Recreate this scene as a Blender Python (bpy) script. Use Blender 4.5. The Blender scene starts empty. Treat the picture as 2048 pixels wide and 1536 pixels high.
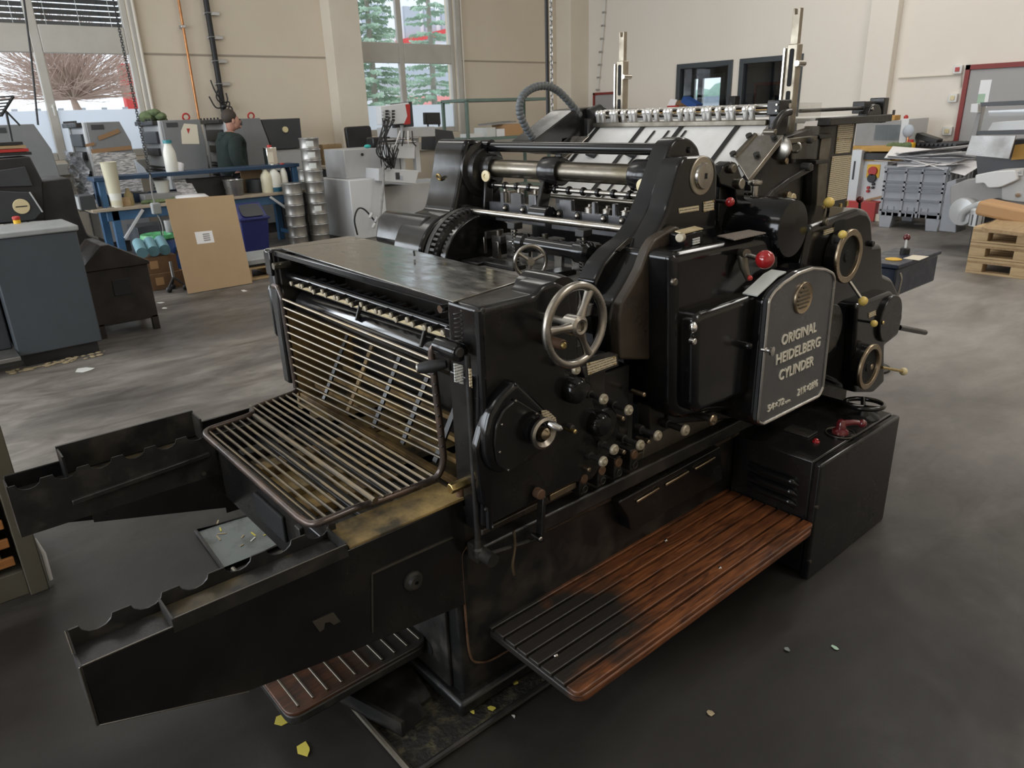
import bpy, bmesh, math, random
from mathutils import Vector, Matrix
random.seed(7)
scn = bpy.context.scene
COL = scn.collection

# ---------------------------------------------------------------- camera
FPX = 1451.56
YAW, PIT, ROL = math.radians(50.0344), math.radians(20.4131), math.radians(-1.9804)
CAM = Vector((0.0, 0.0, 1.6))
FW = Vector((math.cos(YAW)*math.cos(PIT), math.sin(YAW)*math.cos(PIT), -math.sin(PIT)))
_r = FW.cross(Vector((0, 0, 1))).normalized()
_u = _r.cross(FW)
RT = _r*math.cos(ROL) + _u*math.sin(ROL)
UP = -_r*math.sin(ROL) + _u*math.cos(ROL)
cd = bpy.data.cameras.new('camera')
cam = bpy.data.objects.new('camera', cd)
COL.objects.link(cam)
cd.sensor_width = 36.0
cd.lens = FPX*36.0/2048
cd.clip_start = 0.02
cd.clip_end = 300
cd.dof.use_dof = True
cd.dof.focus_distance = 2.2
cd.dof.aperture_fstop = 10.0
cam.matrix_world = Matrix(((RT.x, UP.x, -FW.x, CAM.x), (RT.y, UP.y, -FW.y, CAM.y),
                           (RT.z, UP.z, -FW.z, CAM.z), (0, 0, 0, 1)))
scn.camera = cam

# ---------------------------------------------------------------- world, exposure, daylight
vs = scn.view_settings
vs.view_transform = 'Standard'
vs.look = 'None'
vs.exposure = -0.08
vs.gamma = 1.0
vs.use_curve_mapping = False
world = bpy.data.worlds.new('overcast')
scn.world = world
world.use_nodes = True
wn = world.node_tree.nodes
wl = world.node_tree.links
bg = wn['Background']
tcw = wn.new('ShaderNodeTexCoord')
nz = wn.new('ShaderNodeTexNoise')
nz.inputs['Scale'].default_value = 2.5
nz.inputs['Detail'].default_value = 4
rp = wn.new('ShaderNodeValToRGB')
rp.color_ramp.elements[0].color = (0.80, 0.88, 1.0, 1)
rp.color_ramp.elements[1].color = (0.98, 0.99, 1.0, 1)
wl.new(tcw.outputs['Generated'], nz.inputs['Vector'])
wl.new(nz.outputs['Fac'], rp.inputs['Fac'])
wl.new(rp.outputs['Color'], bg.inputs['Color'])
bg.inputs['Strength'].default_value = 1.9


def area(name, loc, direction, sx, sy, power, col=(1, 1, 1), label=None):
    d = bpy.data.lights.new(name, 'AREA')
    d.shape = 'RECTANGLE'
    d.size, d.size_y = sx, sy
    d.energy = power
    d.color = col
    o = bpy.data.objects.new(name, d)
    COL.objects.link(o)
    o.location = loc
    o.rotation_euler = Vector(direction).to_track_quat('-Z', 'Y').to_euler()
    return o


# daylight coming in through the hall's windows outside the frame: the window band
# of the wall behind the delivery end (X = -6) and the windows of the left wall at X < 0.5
for yy in (1.5, 6.0, 10.2):
    area('window_daylight', (-5.75, yy, 2.6), (1, 0, -0.12), 3.4, 2.8, 230, (0.86, 0.93, 1.0))
for xx in (-1.6, -4.4):
    area('window_daylight', (xx, 12.3, 2.7), (0, -1, -0.1), 2.2, 2.8, 130, (0.86, 0.93, 1.0))
# area lights under the ceiling, added out of view to lift the interior
for xx, yy, pw in ((3.2, -2.2, 110), (8.0, 0.6, 150), (10.2, 5.5, 70), (6.0, 7.0, 60), (1.0, 7.5, 60), (-3.0, 2.0, 40)):
    area('ceiling_fill', (xx, yy, 5.72), (0, 0, -1), 1.2, 3.2, pw, (1.0, 0.965, 0.90))


# ---------------------------------------------------------------- helpers
def W(px, py, X=None, Y=None, Z=None):
    """the point of a plane X=.., Y=.. or Z=.. that the photograph shows at (px, py)"""
    d = FW + RT*((px-1024)/FPX) - UP*((py-768)/FPX)
    if X is not None:
        t = (X-CAM.x)/d.x
    elif Y is not None:
        t = (Y-CAM.y)/d.y
    else:
        t = (Z-CAM.z)/d.z
    return CAM + d*t


V = Vector


def basis(axis):
    a = Vector(axis).normalized()
    h = Vector((0, 0, 1)) if abs(a.z) < 0.9 else Vector((1, 0, 0))
    u = h.cross(a).normalized()
    return u, a.cross(u), a


class G:
    def __init__(s):
        s.v, s.f = [], []

    def add(s, vs_, fs):
        n = len(s.v)
        s.v += [Vector(p) for p in vs_]
        s.f += [tuple(i+n for i in f) for f in fs]
        return s

    def box(s, x0, x1, y0, y1, z0, z1):
        return s.add([(x0, y0, z0), (x1, y0, z0), (x1, y1, z0), (x0, y1, z0), (x0, y0, z1), (x1, y0, z1), (x1, y1, z1), (x0, y1, z1)],
                     [(0, 3, 2, 1), (4, 5, 6, 7), (0, 1, 5, 4), (1, 2, 6, 5), (2, 3, 7, 6), (3, 0, 4, 7)])

    def obox(s, c, hx, hy, hz, rot=None):
        rot = rot or Matrix.Identity(3)
        c = Vector(c)
        pts = [c + rot @ Vector((a*hx, b*hy, d*hz)) for d in (-1, 1) for a, b in ((-1, -1), (1, -1), (1, 1), (-1, 1))]
        return s.add(pts, [(0, 3, 2, 1), (4, 5, 6, 7), (0, 1, 5, 4), (1, 2, 6, 5), (2, 3, 7, 6), (3, 0, 4, 7)])

    def bar(s, p0, p1, w, h, up=(0, 0, 1)):
        """rectangular bar from p0 to p1, w wide, h high"""
        p0, p1 = Vector(p0), Vector(p1)
        a = (p1-p0).normalized()
        sd = a.cross(Vector(up)).normalized()
        u = sd.cross(a)
        pts = []
        for p in (p0, p1):
            pts += [p-sd*w/2-u*h/2, p+sd*w/2-u*h/2, p+sd*w/2+u*h/2, p-sd*w/2+u*h/2]
        return s.add(pts, [(0, 1, 2, 3), (7, 6, 5, 4), (0, 4, 5, 1), (1, 5, 6, 2), (2, 6, 7, 3), (3, 7, 4, 0)])

    def lathe(s, o, axis, prof, n=20, close=True):
        o = Vector(o)
        u, w, a = basis(axis)
        m = len(prof)
        pts = []
        for r, h in prof:
            for k in range(n):
                t = 2*math.pi*k/n
                pts.append(o + a*h + (u*math.cos(t)+w*math.sin(t))*r)
        fs = []
        for i in range(m-1):
            for k in range(n):
                k2 = (k+1) % n
                fs.append((i*n+k, i*n+k2, (i+1)*n+k2, (i+1)*n+k))
        if close:
            fs.append(tuple(range(n))[::-1])
            fs.append(tuple((m-1)*n+k for k in range(n)))
        return s.add(pts, fs)

    def cyl(s, p0, p1, r0, r1=None, n=16):
        p0, p1 = Vector(p0), Vector(p1)
        r1 = r0 if r1 is None else r1
        return s.lathe(p0, p1-p0, [(r0, 0), (r1, (p1-p0).length)], n)

    def tube(s, pts, r, n=8, closed=False):
        pts = [Vector(p) for p in pts]
        m = len(pts)
        tg = []
        for i in range(m):
            if closed:
                t = pts[(i+1) % m]-pts[i-1]
            else:
                t = pts[min(i+1, m-1)]-pts[max(i-1, 0)]
            tg.append(t.normalized())
        u, w, a = basis(tg[0])
        out = []
        for i in range(m):
            if i:
                u = (u - tg[i]*u.dot(tg[i])).normalized()
            w = tg[i].cross(u)
            rr = r[i] if isinstance(r, (list, tuple)) else r
            for k in range(n):
                t = 2*math.pi*k/n
                out.append(pts[i] + (u*math.cos(t)+w*math.sin(t))*rr)
        fs = []
        for i in range(m if closed else m-1):
            j = (i+1) % m
            for k in range(n):
                k2 = (k+1) % n
                fs.append((i*n+k, i*n+k2, j*n+k2, j*n+k))
        if not closed:
            fs.append(tuple(range(n))[::-1])
            fs.append(tuple((m-1)*n+k for k in range(n)))
        return s.add(out, fs)

    def prism(s, pts, vec):
        pts = [Vector(p) for p in pts]
        vec = Vector(vec)
        n = len(pts)
        fs = [tuple(range(n))[::-1], tuple(range(n, 2*n))]
        for i in range(n):
            j = (i+1) % n
            fs.append((i, j, n+j, n+i))
        return s.add(pts+[p+vec for p in pts], fs)

    def soft(s, pts, y0, y1, rad, r=0.0, n=5):
        """outline in an XZ plane with corners rounded by r; front face at y0 with a rounded edge of radius rad, back at y1"""
        pts = [Vector(p) for p in pts]
        m = len(pts)
        ar = sum(pts[i].x*pts[(i+1) % m].z-pts[(i+1) % m].x*pts[i].z for i in range(m))
        sg = 1 if ar > 0 else -1
        off = []
        for i in range(m):
            e1 = (pts[i]-pts[i-1])
            e2 = (pts[(i+1) % m]-pts[i])
            n1 = Vector((-e1.z, 0, e1.x)).normalized()*sg
            n2 = Vector((-e2.z, 0, e2.x)).normalized()*sg
            b = n1+n2
            if b.length < 1e-6:
                b = n1
            b.normalize()
            off.append(b/max(0.5, b.dot(n1)))

        def ring(ins, y):
            q = [Vector((p.x, y, p.z))+o*ins for p, o in zip(pts, off)]
            return rnd(q, max(r-ins, 0.002), 4)
        rings = [ring(rad+0.002, y0)]
        for k in range(n+1):
            th = math.pi/2*k/n
            rings.append(ring(rad*(1-math.sin(th)), y0+rad*(1-math.cos(th))))
        rings.append(ring(0, y1))
        m = len(rings[0])
        fs = [tuple(range(m))]
        for q in range(len(rings)-1):
            for i in range(m):
                j = (i+1) % m
                fs.append((q*m+i, (q+1)*m+i, (q+1)*m+j, q*m+j))
        fs.append(tuple((len(rings)-1)*m+i for i in range(m))[::-1])
        return s.add([p for q in rings for p in q], fs)

    def torus(s, c, axis, R, r, n=40, m=10, a0=0, a1=2*math.pi):
        c = Vector(c)
        u, w, a = basis(axis)
        full = abs(a1-a0-2*math.pi) < 1e-6
        k = n if full else n+1
        pts = [c+(u*math.cos(a0+(a1-a0)*i/n)+w*math.sin(a0+(a1-a0)*i/n))*R for i in range(k)]
        return s.tube(pts, r, m, closed=full)

    def sph(s, c, r, n=16, m=10, sc=(1, 1, 1)):
        c = Vector(c)
        pts = [c+Vector((0, 0, -r*sc[2]))]
        for i in range(1, m):
            ph = -math.pi/2+math.pi*i/m
            for k in range(n):
                t = 2*math.pi*k/n
                pts.append(c+Vector((r*sc[0]*math.cos(ph)*math.cos(t), r*sc[1]*math.cos(ph)*math.sin(t), r*sc[2]*math.sin(ph))))
        pts.append(c+Vector((0, 0, r*sc[2])))
        fs = []
        for k in range(n):
            k2 = (k+1) % n
            fs.append((0, 1+k2, 1+k))
            for i in range(m-2):
                a = 1+i*n
                fs.append((a+k, a+k2, a+n+k2, a+n+k))
            a = 1+(m-2)*n
            fs.append((a+k, a+k2, len(pts)-1))
        return s.add(pts, fs)

    def build(s, name, m, parent=None, bevel=0, seg=2, origin=None, sharp=38, recalc=True, **props):
        if parent is not None:
            off = WOFF[parent.name]
        else:
            off = Vector(origin) if origin is not None else Vector((0, 0, 0))
        me = bpy.data.meshes.new(name)
        me.from_pydata([p-off for p in s.v], [], s.f)
        if recalc:
            bm = bmesh.new()
            bm.from_mesh(me)
            bmesh.ops.recalc_face_normals(bm, faces=bm.faces)
            bm.to_mesh(me)
            bm.free()
        me.materials.append(MAT[m])
        me.shade_smooth()
        me.set_sharp_from_angle(angle=math.radians(sharp))
        o = bpy.data.objects.new(name, me)
        COL.objects.link(o)
        if parent is not None:
            o.parent = parent
        else:
            o.location = off
        WOFF[o.name] = off
        if bevel:
            b = o.modifiers.new('bevel', 'BEVEL')
            b.width = bevel
            b.segments = seg
            b.limit_method = 'ANGLE'
            b.angle_limit = math.radians(40)
        for k, v in props.items():
            o[k] = v
        return o


WOFF = {}
MAT = {}


def thing(name, loc, label, category, group=None):
    o = bpy.data.objects.new(name, None)
    o.empty_display_size = 0.05
    COL.objects.link(o)
    o.location = loc
    WOFF[o.name] = Vector(loc)
    o['label'] = label
    o['category'] = category
    if group:
        o['group'] = group
    return o


def tag(o, label, category, group=None, kind=None):
    o['label'] = label
    o['category'] = category
    if group:
        o['group'] = group
    if kind:
        o['kind'] = kind
    return o


def struct(o, label=None):
    o['kind'] = 'structure'
    if label:
        o['label'] = label
    return o


def copy_tree(o, loc, label, parent=None):
    c = o.copy()
    COL.objects.link(c)
    if parent is None:
        c.location = loc
        c['label'] = label
    else:
        c.parent = parent
    for ch in [k for k in bpy.data.objects if k.parent == o]:
        copy_tree(ch, None, None, c)
    return c


def rnd(pts, r, n=4):
    """round the corners of a closed 3D polygon"""
    pts = [Vector(p) for p in pts]
    out = []
    m = len(pts)
    for i in range(m):
        p, a, b = pts[i], pts[i-1], pts[(i+1) % m]
        ri = r[i] if isinstance(r, (list, tuple)) else r
        if ri <= 0:
            out.append(p)
            continue
        d1, d2 = (a-p), (b-p)
        l = min(ri, d1.length*0.48, d2.length*0.48)
        q1, q2 = p+d1.normalized()*l, p+d2.normalized()*l
        for k in range(n+1):
            t = k/n
            out.append(q1*(1-t)**2 + p*2*t*(1-t) + q2*t*t)
    return out


def smooth_path(pts, r, n=5):
    pts = [Vector(p) for p in pts]
    out = [pts[0]]
    for i in range(1, len(pts)-1):
        p, a, b = pts[i], pts[i-1], pts[i+1]
        d1, d2 = a-p, b-p
        l = min(r, d1.length*0.48, d2.length*0.48)
        q1, q2 = p+d1.normalized()*l, p+d2.normalized()*l
        for k in range(n+1):
            t = k/n
            out.append(q1*(1-t)**2 + p*2*t*(1-t) + q2*t*t)
    out.append(pts[-1])
    return out


def catmull(pts, n=6):
    pts = [Vector(p) for p in pts]
    P = [pts[0]*2-pts[1]] + pts + [pts[-1]*2-pts[-2]]
    out = []
    for i in range(1, len(P)-2):
        for k in range(n):
            t = k/n
            out.append(0.5*((2*P[i]) + (-P[i-1]+P[i+1])*t + (2*P[i-1]-5*P[i]+4*P[i+1]-P[i+2])*t*t + (-P[i-1]+3*P[i]-3*P[i+1]+P[i+2])*t**3))
    out.append(pts[-1])
    return out


def pxs(pts, r=0, n=4, **k):
    q = [W(x, y, **k) for x, y in pts]
    return rnd(q, r, n) if r else q


def text(name, body, m, parent, loc, xdir, ydir, size, depth=0.002, align='CENTER', shear=0.0, squeeze=1.0):
    cu = bpy.data.curves.new(name, 'FONT')
    cu.body = body
    cu.size = size
    cu.extrude = depth/2
    cu.align_x = align
    cu.align_y = 'CENTER'
    cu.space_line = 1.0
    cu.shear = shear
    cu.offset = size*0.012 if size > 0.03 else 0.0
    cu.resolution_u = 3
    tmp = bpy.data.objects.new('tmp_text', cu)
    COL.objects.link(tmp)
    dg = bpy.context.evaluated_depsgraph_get()
    me = bpy.data.meshes.new_from_object(tmp.evaluated_get(dg))
    bpy.data.objects.remove(tmp)
    bpy.data.curves.remove(cu)
    x = Vector(xdir).normalized()
    y = Vector(ydir).normalized()
    z = x.cross(y)
    off = WOFF[parent.name]
    for v in me.vertices:
        v.co = Vector(loc) - off + x*v.co.x*squeeze + y*v.co.y + z*v.co.z
    me.materials.clear()
    me.materials.append(MAT[m])
    me.name = name
    o = bpy.data.objects.new(name, me)
    COL.objects.link(o)
    o.parent = parent
    WOFF[o.name] = off
    return o


# ---------------------------------------------------------------- materials
def mat(name, col, rough=0.5, metal=0.0, col2=None, scale=6.0, lo=0.35, hi=0.7, rv=0.0, bump=0.0, bscale=40.0,
        stretch=(1, 1, 1), spec=0.5, detail=5.0, coat=0.0, emit=None):
    m = bpy.data.materials.new(name)
    m.use_nodes = True
    nt = m.node_tree
    b = nt.nodes['Principled BSDF']
    b.inputs['Base Color'].default_value = (*col, 1)
    b.inputs['Roughness'].default_value = rough
    b.inputs['Metallic'].default_value = metal
    b.inputs['Specular IOR Level'].default_value = spec
    b.inputs['Coat Weight'].default_value = coat
    b.inputs['Coat Roughness'].default_value = 0.1
    if emit:
        b.inputs['Emission Color'].default_value = (*emit[0], 1)
        b.inputs['Emission Strength'].default_value = emit[1]
    tc = nt.nodes.new('ShaderNodeTexCoord')
    mp = nt.nodes.new('ShaderNodeMapping')
    mp.inputs['Scale'].default_value = stretch
    nt.links.new(tc.outputs['Object'], mp.inputs['Vector'])
    n = nt.nodes.new('ShaderNodeTexNoise')
    n.inputs['Scale'].default_value = scale
    n.inputs['Detail'].default_value = detail
    n.inputs['Roughness'].default_value = 0.6
    nt.links.new(mp.outputs['Vector'], n.inputs['Vector'])
    if col2:
        r = nt.nodes.new('ShaderNodeValToRGB')
        r.color_ramp.elements[0].position = lo
        r.color_ramp.elements[1].position = hi
        r.color_ramp.elements[0].color = (*col, 1)
        r.color_ramp.elements[1].color = (*col2, 1)
        nt.links.new(n.outputs['Fac'], r.inputs['Fac'])
        nt.links.new(r.outputs['Color'], b.inputs['Base Color'])
    if rv:
        mr = nt.nodes.new('ShaderNodeMapRange')
        mr.inputs['From Min'].default_value = 0.3
        mr.inputs['From Max'].default_value = 0.7
        mr.inputs['To Min'].default_value = max(0.02, rough-rv)
        mr.inputs['To Max'].default_value = min(1, rough+rv)
        nt.links.new(n.outputs['Fac'], mr.inputs['Value'])
        nt.links.new(mr.outputs['Result'], b.inputs['Roughness'])
    if bump:
        n2 = nt.nodes.new('ShaderNodeTexNoise')
        n2.inputs['Scale'].default_value = bscale
        n2.inputs['Detail'].default_value = 3
        nt.links.new(mp.outputs['Vector'], n2.inputs['Vector'])
        bp = nt.nodes.new('ShaderNodeBump')
        bp.inputs['Strength'].default_value = bump
        bp.inputs['Distance'].default_value = 0.01
        nt.links.new(n2.outputs['Fac'], bp.inputs['Height'])
        nt.links.new(bp.outputs['Normal'], b.inputs['Normal'])
    MAT[name] = m
    return m


mat('black_paint', (0.006, 0.006, 0.007), 0.24, spec=0.42, col2=(0.016, 0.014, 0.012), scale=5, rv=0.10, bump=0.03, bscale=25)
mat('black_gloss', (0.004, 0.004, 0.005), 0.15, spec=0.42, col2=(0.010, 0.009, 0.008), scale=4, rv=0.07, bump=0.02, bscale=18)
mat('black_worn', (0.008, 0.008, 0.008), 0.42, col2=(0.045, 0.036, 0.026), scale=9, lo=0.45, hi=0.8, rv=0.14, bump=0.08, bscale=60)
mat('black_iron', (0.012, 0.011, 0.010), 0.5, col2=(0.05, 0.042, 0.034), scale=14, lo=0.5, hi=0.85, rv=0.15, bump=0.1)
mat('black_rubber', (0.008, 0.008, 0.008), 0.6)
mat('black_hole', (0.002, 0.002, 0.002), 0.8)
mat('plate_top', (0.16, 0.153, 0.14), 0.17, metal=0.75, col2=(0.26, 0.25, 0.23), scale=11, rv=0.13, bump=0.03, bscale=16, stretch=(2.5, 1, 1))
mat('steel', (0.42, 0.40, 0.37), 0.30, metal=1, col2=(0.26, 0.23, 0.19), scale=12, rv=0.1)
mat('steel_dark', (0.20, 0.18, 0.15), 0.40, metal=0.9, col2=(0.11, 0.095, 0.07), scale=10, rv=0.12)
mat('rack_steel', (0.40, 0.36, 0.29), 0.45, metal=0.8, col2=(0.26, 0.22, 0.17), scale=10, rv=0.12)
mat('brown_black', (0.030, 0.023, 0.017), 0.30, col2=(0.055, 0.042, 0.03), scale=6, rv=0.1)
mat('dusty_iron', (0.022, 0.020, 0.018), 0.55, col2=(0.11, 0.10, 0.09), scale=22, lo=0.48, hi=0.8, rv=0.15, bump=0.1)
mat('steel_bright', (0.72, 0.71, 0.69), 0.22, metal=1, col2=(0.5, 0.48, 0.44), scale=15, rv=0.08)
mat('chrome', (0.8, 0.8, 0.8), 0.12, metal=1)
mat('shaft', (0.22, 0.20, 0.17), 0.38, metal=1, col2=(0.13, 0.11, 0.075), scale=9, rv=0.1, stretch=(4, 1, 4))
mat('feed_sheet', (0.80, 0.79, 0.77), 0.38, metal=0.25, col2=(0.62, 0.60, 0.57), scale=5, lo=0.4, hi=0.8, rv=0.12)
mat('brass', (0.72, 0.56, 0.25), 0.33, metal=1, col2=(0.42, 0.30, 0.12), scale=30, rv=0.1)
mat('bronze', (0.42, 0.34, 0.24), 0.34, metal=1, col2=(0.30, 0.23, 0.15), scale=12, rv=0.1)
mat('rust', (0.085, 0.045, 0.026), 0.6, metal=0.4, col2=(0.16, 0.09, 0.05), scale=40)
mat('grid_bar', (0.15, 0.135, 0.115), 0.36, metal=0.95, col2=(0.22, 0.165, 0.09), scale=9, rv=0.1)
mat('grid_frame', (0.055, 0.05, 0.05), 0.3, metal=0.6, col2=(0.12, 0.08, 0.06), scale=10, rv=0.1)
mat('panel_grey', (0.10, 0.103, 0.11), 0.22, metal=0.5, col2=(0.135, 0.135, 0.14), scale=6, rv=0.07)
mat('door_rim', (0.52, 0.50, 0.47), 0.25, metal=1, rv=0.05)
mat('letter', (0.72, 0.68, 0.58), 0.42, metal=0.1)
mat('red_ball', (0.30, 0.012, 0.014), 0.14, coat=0.5)
mat('maroon', (0.11, 0.012, 0.014), 0.2, coat=0.4)
mat('yellow_ball', (0.72, 0.53, 0.13), 0.28, col2=(0.62, 0.44, 0.12), scale=30)
mat('ivory', (0.66, 0.56, 0.33), 0.4)
mat('tag_brass', (0.62, 0.52, 0.33), 0.42, metal=0.25, col2=(0.45, 0.36, 0.2), scale=25)
mat('powder', (0.045, 0.035, 0.02), 0.75, col2=(0.50, 0.34, 0.12), scale=4.5, lo=0.42, hi=0.72, bump=0.15, bscale=90)
mat('powder_arm', (0.012, 0.011, 0.010), 0.5, col2=(0.22, 0.16, 0.07), scale=5, lo=0.5, hi=0.85, rv=0.1, bump=0.1, bscale=80)
mat('ochre_iron', (0.10, 0.06, 0.02), 0.7, col2=(0.33, 0.20, 0.06), scale=7, lo=0.4, hi=0.75, bump=0.2, bscale=50)
mat('bed_dust', (0.10, 0.092, 0.085), 0.9, col2=(0.30, 0.28, 0.26), scale=9, lo=0.4, hi=0.75, bump=0.3, bscale=90)
mat('sludge', (0.010, 0.009, 0.007), 0.7, col2=(0.10, 0.085, 0.045), scale=30, lo=0.48, hi=0.78, bump=0.6, bscale=80)
mat('tin_sheet', (0.17, 0.19, 0.185), 0.5, metal=0.4, col2=(0.08, 0.08, 0.07), scale=9, lo=0.5, hi=0.75, rv=0.1)
mat('acrylic', (0.9, 0.9, 0.88), 0.08)
mat('label_white', (0.62, 0.64, 0.62), 0.5)
mat('blue_box', (0.006, 0.012, 0.030), 0.38, col2=(0.02, 0.03, 0.05), scale=18, lo=0.5, hi=0.8, rv=0.1)
mat('hose_grey', (0.10, 0.11, 0.115), 0.5)
# hall
mat('wall_cream', (0.70, 0.62, 0.51), 0.82, col2=(0.66, 0.575, 0.46), scale=1.1, lo=0.3, hi=0.8, bump=0.04, bscale=9, spec=0.25)
mat('wall_light', (0.79, 0.74, 0.67), 0.8, col2=(0.76, 0.705, 0.63), scale=0.9, lo=0.3, hi=0.8, bump=0.03, bscale=9, spec=0.25)
mat('column_cream', (0.74, 0.68, 0.58), 0.8, col2=(0.70, 0.63, 0.53), scale=1.4, spec=0.25)
mat('seam', (0.36, 0.31, 0.25), 0.9)
mat('ceiling_white', (0.72, 0.70, 0.66), 0.85)
mat('window_frame', (0.52, 0.50, 0.46), 0.45, col2=(0.46, 0.44, 0.40), scale=3)
mat('window_grey', (0.045, 0.055, 0.062), 0.4)
mat('blind', (0.07, 0.075, 0.08), 0.5)
mat('white_plastic', (0.70, 0.70, 0.68), 0.45)
mat('grey_door', (0.36, 0.35, 0.35), 0.55)
mat('red_trim', (0.22, 0.025, 0.02), 0.5)
mat('copper', (0.50, 0.24, 0.10), 0.35, metal=0.8, col2=(0.36, 0.16, 0.07), scale=12)
mat('pipe_white', (0.62, 0.57, 0.49), 0.5)
mat('cable_black', (0.012, 0.012, 0.013), 0.55)
mat('zinc', (0.45, 0.46, 0.47), 0.35, metal=0.9)
mat('unit_grey', (0.20, 0.205, 0.21), 0.42, col2=(0.165, 0.17, 0.178), scale=2.5, rv=0.06)
mat('unit_dark', (0.045, 0.048, 0.054), 0.4, col2=(0.034, 0.036, 0.04), scale=3)
mat('unit_black', (0.014, 0.014, 0.015), 0.42, col2=(0.022, 0.02, 0.02), scale=6, rv=0.1)
mat('console_grey', (0.062, 0.073, 0.084), 0.45, col2=(0.052, 0.061, 0.07), scale=3, rv=0.06)
mat('console_top', (0.33, 0.34, 0.34), 0.45, col2=(0.27, 0.28, 0.28), scale=6)
mat('silver_plastic', (0.55, 0.56, 0.57), 0.35, metal=0.3)
mat('paper', (0.80, 0.79, 0.80), 0.7)
mat('paper_cream', (0.70, 0.64, 0.52), 0.7)
mat('tape_brown', (0.26, 0.15, 0.075), 0.35)
mat('film', (0.62, 0.62, 0.63), 0.16, metal=0.5, col2=(0.25, 0.25, 0.26), scale=14, lo=0.4, hi=0.62, bump=0.9, bscale=22, stretch=(1, 1, 3))
mat('bench_blue', (0.030, 0.085, 0.165), 0.42, col2=(0.04, 0.105, 0.20), scale=5, rv=0.05)
mat('bench_blue_dark', (0.018, 0.045, 0.092), 0.42)
mat('bench_wood', (0.40, 0.34, 0.26), 0.6, col2=(0.28, 0.23, 0.17), scale=5, stretch=(1, 5, 1))
mat('card', (0.44, 0.315, 0.19), 0.75, col2=(0.40, 0.28, 0.165), scale=2.0, spec=0.3)
mat('carton', (0.20, 0.115, 0.06), 0.75, col2=(0.16, 0.09, 0.045), scale=3)
mat('bin_blue', (0.012, 0.018, 0.12), 0.4)
mat('barrel_blue', (0.015, 0.07, 0.27), 0.35)
mat('bag_green', (0.10, 0.42, 0.16), 0.4, col2=(0.02, 0.2, 0.08), scale=20)
mat('cloth_green', (0.09, 0.13, 0.06), 0.9, col2=(0.17, 0.21, 0.10), scale=12)
mat('can_tin', (0.36, 0.35, 0.33), 0.38, metal=0.75, col2=(0.28, 0.27, 0.25), scale=5, stretch=(1, 1, 0.3))
mat('wood_pallet', (0.42, 0.29, 0.155), 0.7, col2=(0.30, 0.20, 0.10), scale=6, stretch=(1, 6, 6), bump=0.1)
mat('wood_pale', (0.55, 0.40, 0.22), 0.7, col2=(0.44, 0.31, 0.17), scale=5, stretch=(6, 1, 6), bump=0.1)
mat('wood_drawer', (0.40, 0.17, 0.05), 0.5, col2=(0.28, 0.11, 0.03), scale=6, stretch=(1, 8, 8))
mat('cabinet_khaki', (0.085, 0.076, 0.052), 0.5, col2=(0.11, 0.10, 0.075), scale=5)
mat('dark_steel_bin', (0.016, 0.014, 0.013), 0.4, col2=(0.034, 0.026, 0.022), scale=7, rv=0.1)
mat('jug_white', (0.70, 0.69, 0.62), 0.35)
mat('jug_cream', (0.66, 0.62, 0.46), 0.35)
mat('cap_red', (0.42, 0.03, 0.025), 0.4)
mat('cap_teal', (0.03, 0.22, 0.26), 0.4)
mat('liquid_blue', (0.02, 0.10, 0.16), 0.3)
mat('rack_green', (0.15, 0.215, 0.185), 0.5, col2=(0.12, 0.175, 0.15), scale=6)
mat('box_tan', (0.46, 0.27, 0.13), 0.7)
mat('machine_white', (0.46, 0.46, 0.46), 0.42, col2=(0.40, 0.40, 0.40), scale=3)
mat('machine_pale', (0.62, 0.63, 0.64), 0.4)
mat('screen_black', (0.01, 0.01, 0.011), 0.15)
mat('bin_grey', (0.33, 0.345, 0.375), 0.5, col2=(0.29, 0.30, 0.33), scale=4)
mat('bin_rib', (0.20, 0.21, 0.235), 0.5)
mat('ochre_panel', (0.50, 0.285, 0.07), 0.6)
mat('signal_yellow', (0.72, 0.42, 0.02), 0.45)
mat('teal_led', (0.05, 0.5, 0.45), 0.4)
mat('fold_grey', (0.30, 0.29, 0.285), 0.45, col2=(0.25, 0.245, 0.24), scale=5)
mat('steel_sheet', (0.33, 0.32, 0.31), 0.33, metal=0.8, col2=(0.24, 0.23, 0.22), scale=6, rv=0.1)
mat('jute', (0.28, 0.22, 0.11), 0.9)
mat('skin', (0.42, 0.22, 0.16), 0.55)
mat('hair_brown', (0.045, 0.032, 0.024), 0.7)
mat('hoodie', (0.012, 0.022, 0.020), 0.9, col2=(0.018, 0.03, 0.027), scale=8)
mat('trousers', (0.02, 0.022, 0.03), 0.9)
mat('scrap_yellow', (0.55, 0.47, 0.08), 0.7)
mat('scrap_white', (0.6, 0.6, 0.57), 0.7)
mat('scrap_tan', (0.35, 0.28, 0.17), 0.8)
mat('out_ground', (0.5, 0.5, 0.49), 0.9)
mat('out_white', (0.85, 0.86, 0.88), 0.8)
mat('out_grey', (0.42, 0.46, 0.52), 0.7)
mat('out_red', (0.62, 0.04, 0.04), 0.6)
mat('bark_bare', (0.50, 0.38, 0.33), 0.9)
mat('bark', (0.42, 0.38, 0.34), 0.9)
mat('nickel', (0.80, 0.79, 0.77), 0.28, metal=0.65)
mat('knob_metal', (0.46, 0.41, 0.32), 0.40, metal=0.4, col2=(0.34, 0.29, 0.20), scale=60)
mat('roll_teal', (0.13, 0.27, 0.32), 0.6)
mat('roof_pale_red', (0.60, 0.22, 0.20), 0.7)
mat('fir', (0.34, 0.50, 0.38), 0.8, col2=(0.45, 0.60, 0.47), scale=3)


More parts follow.
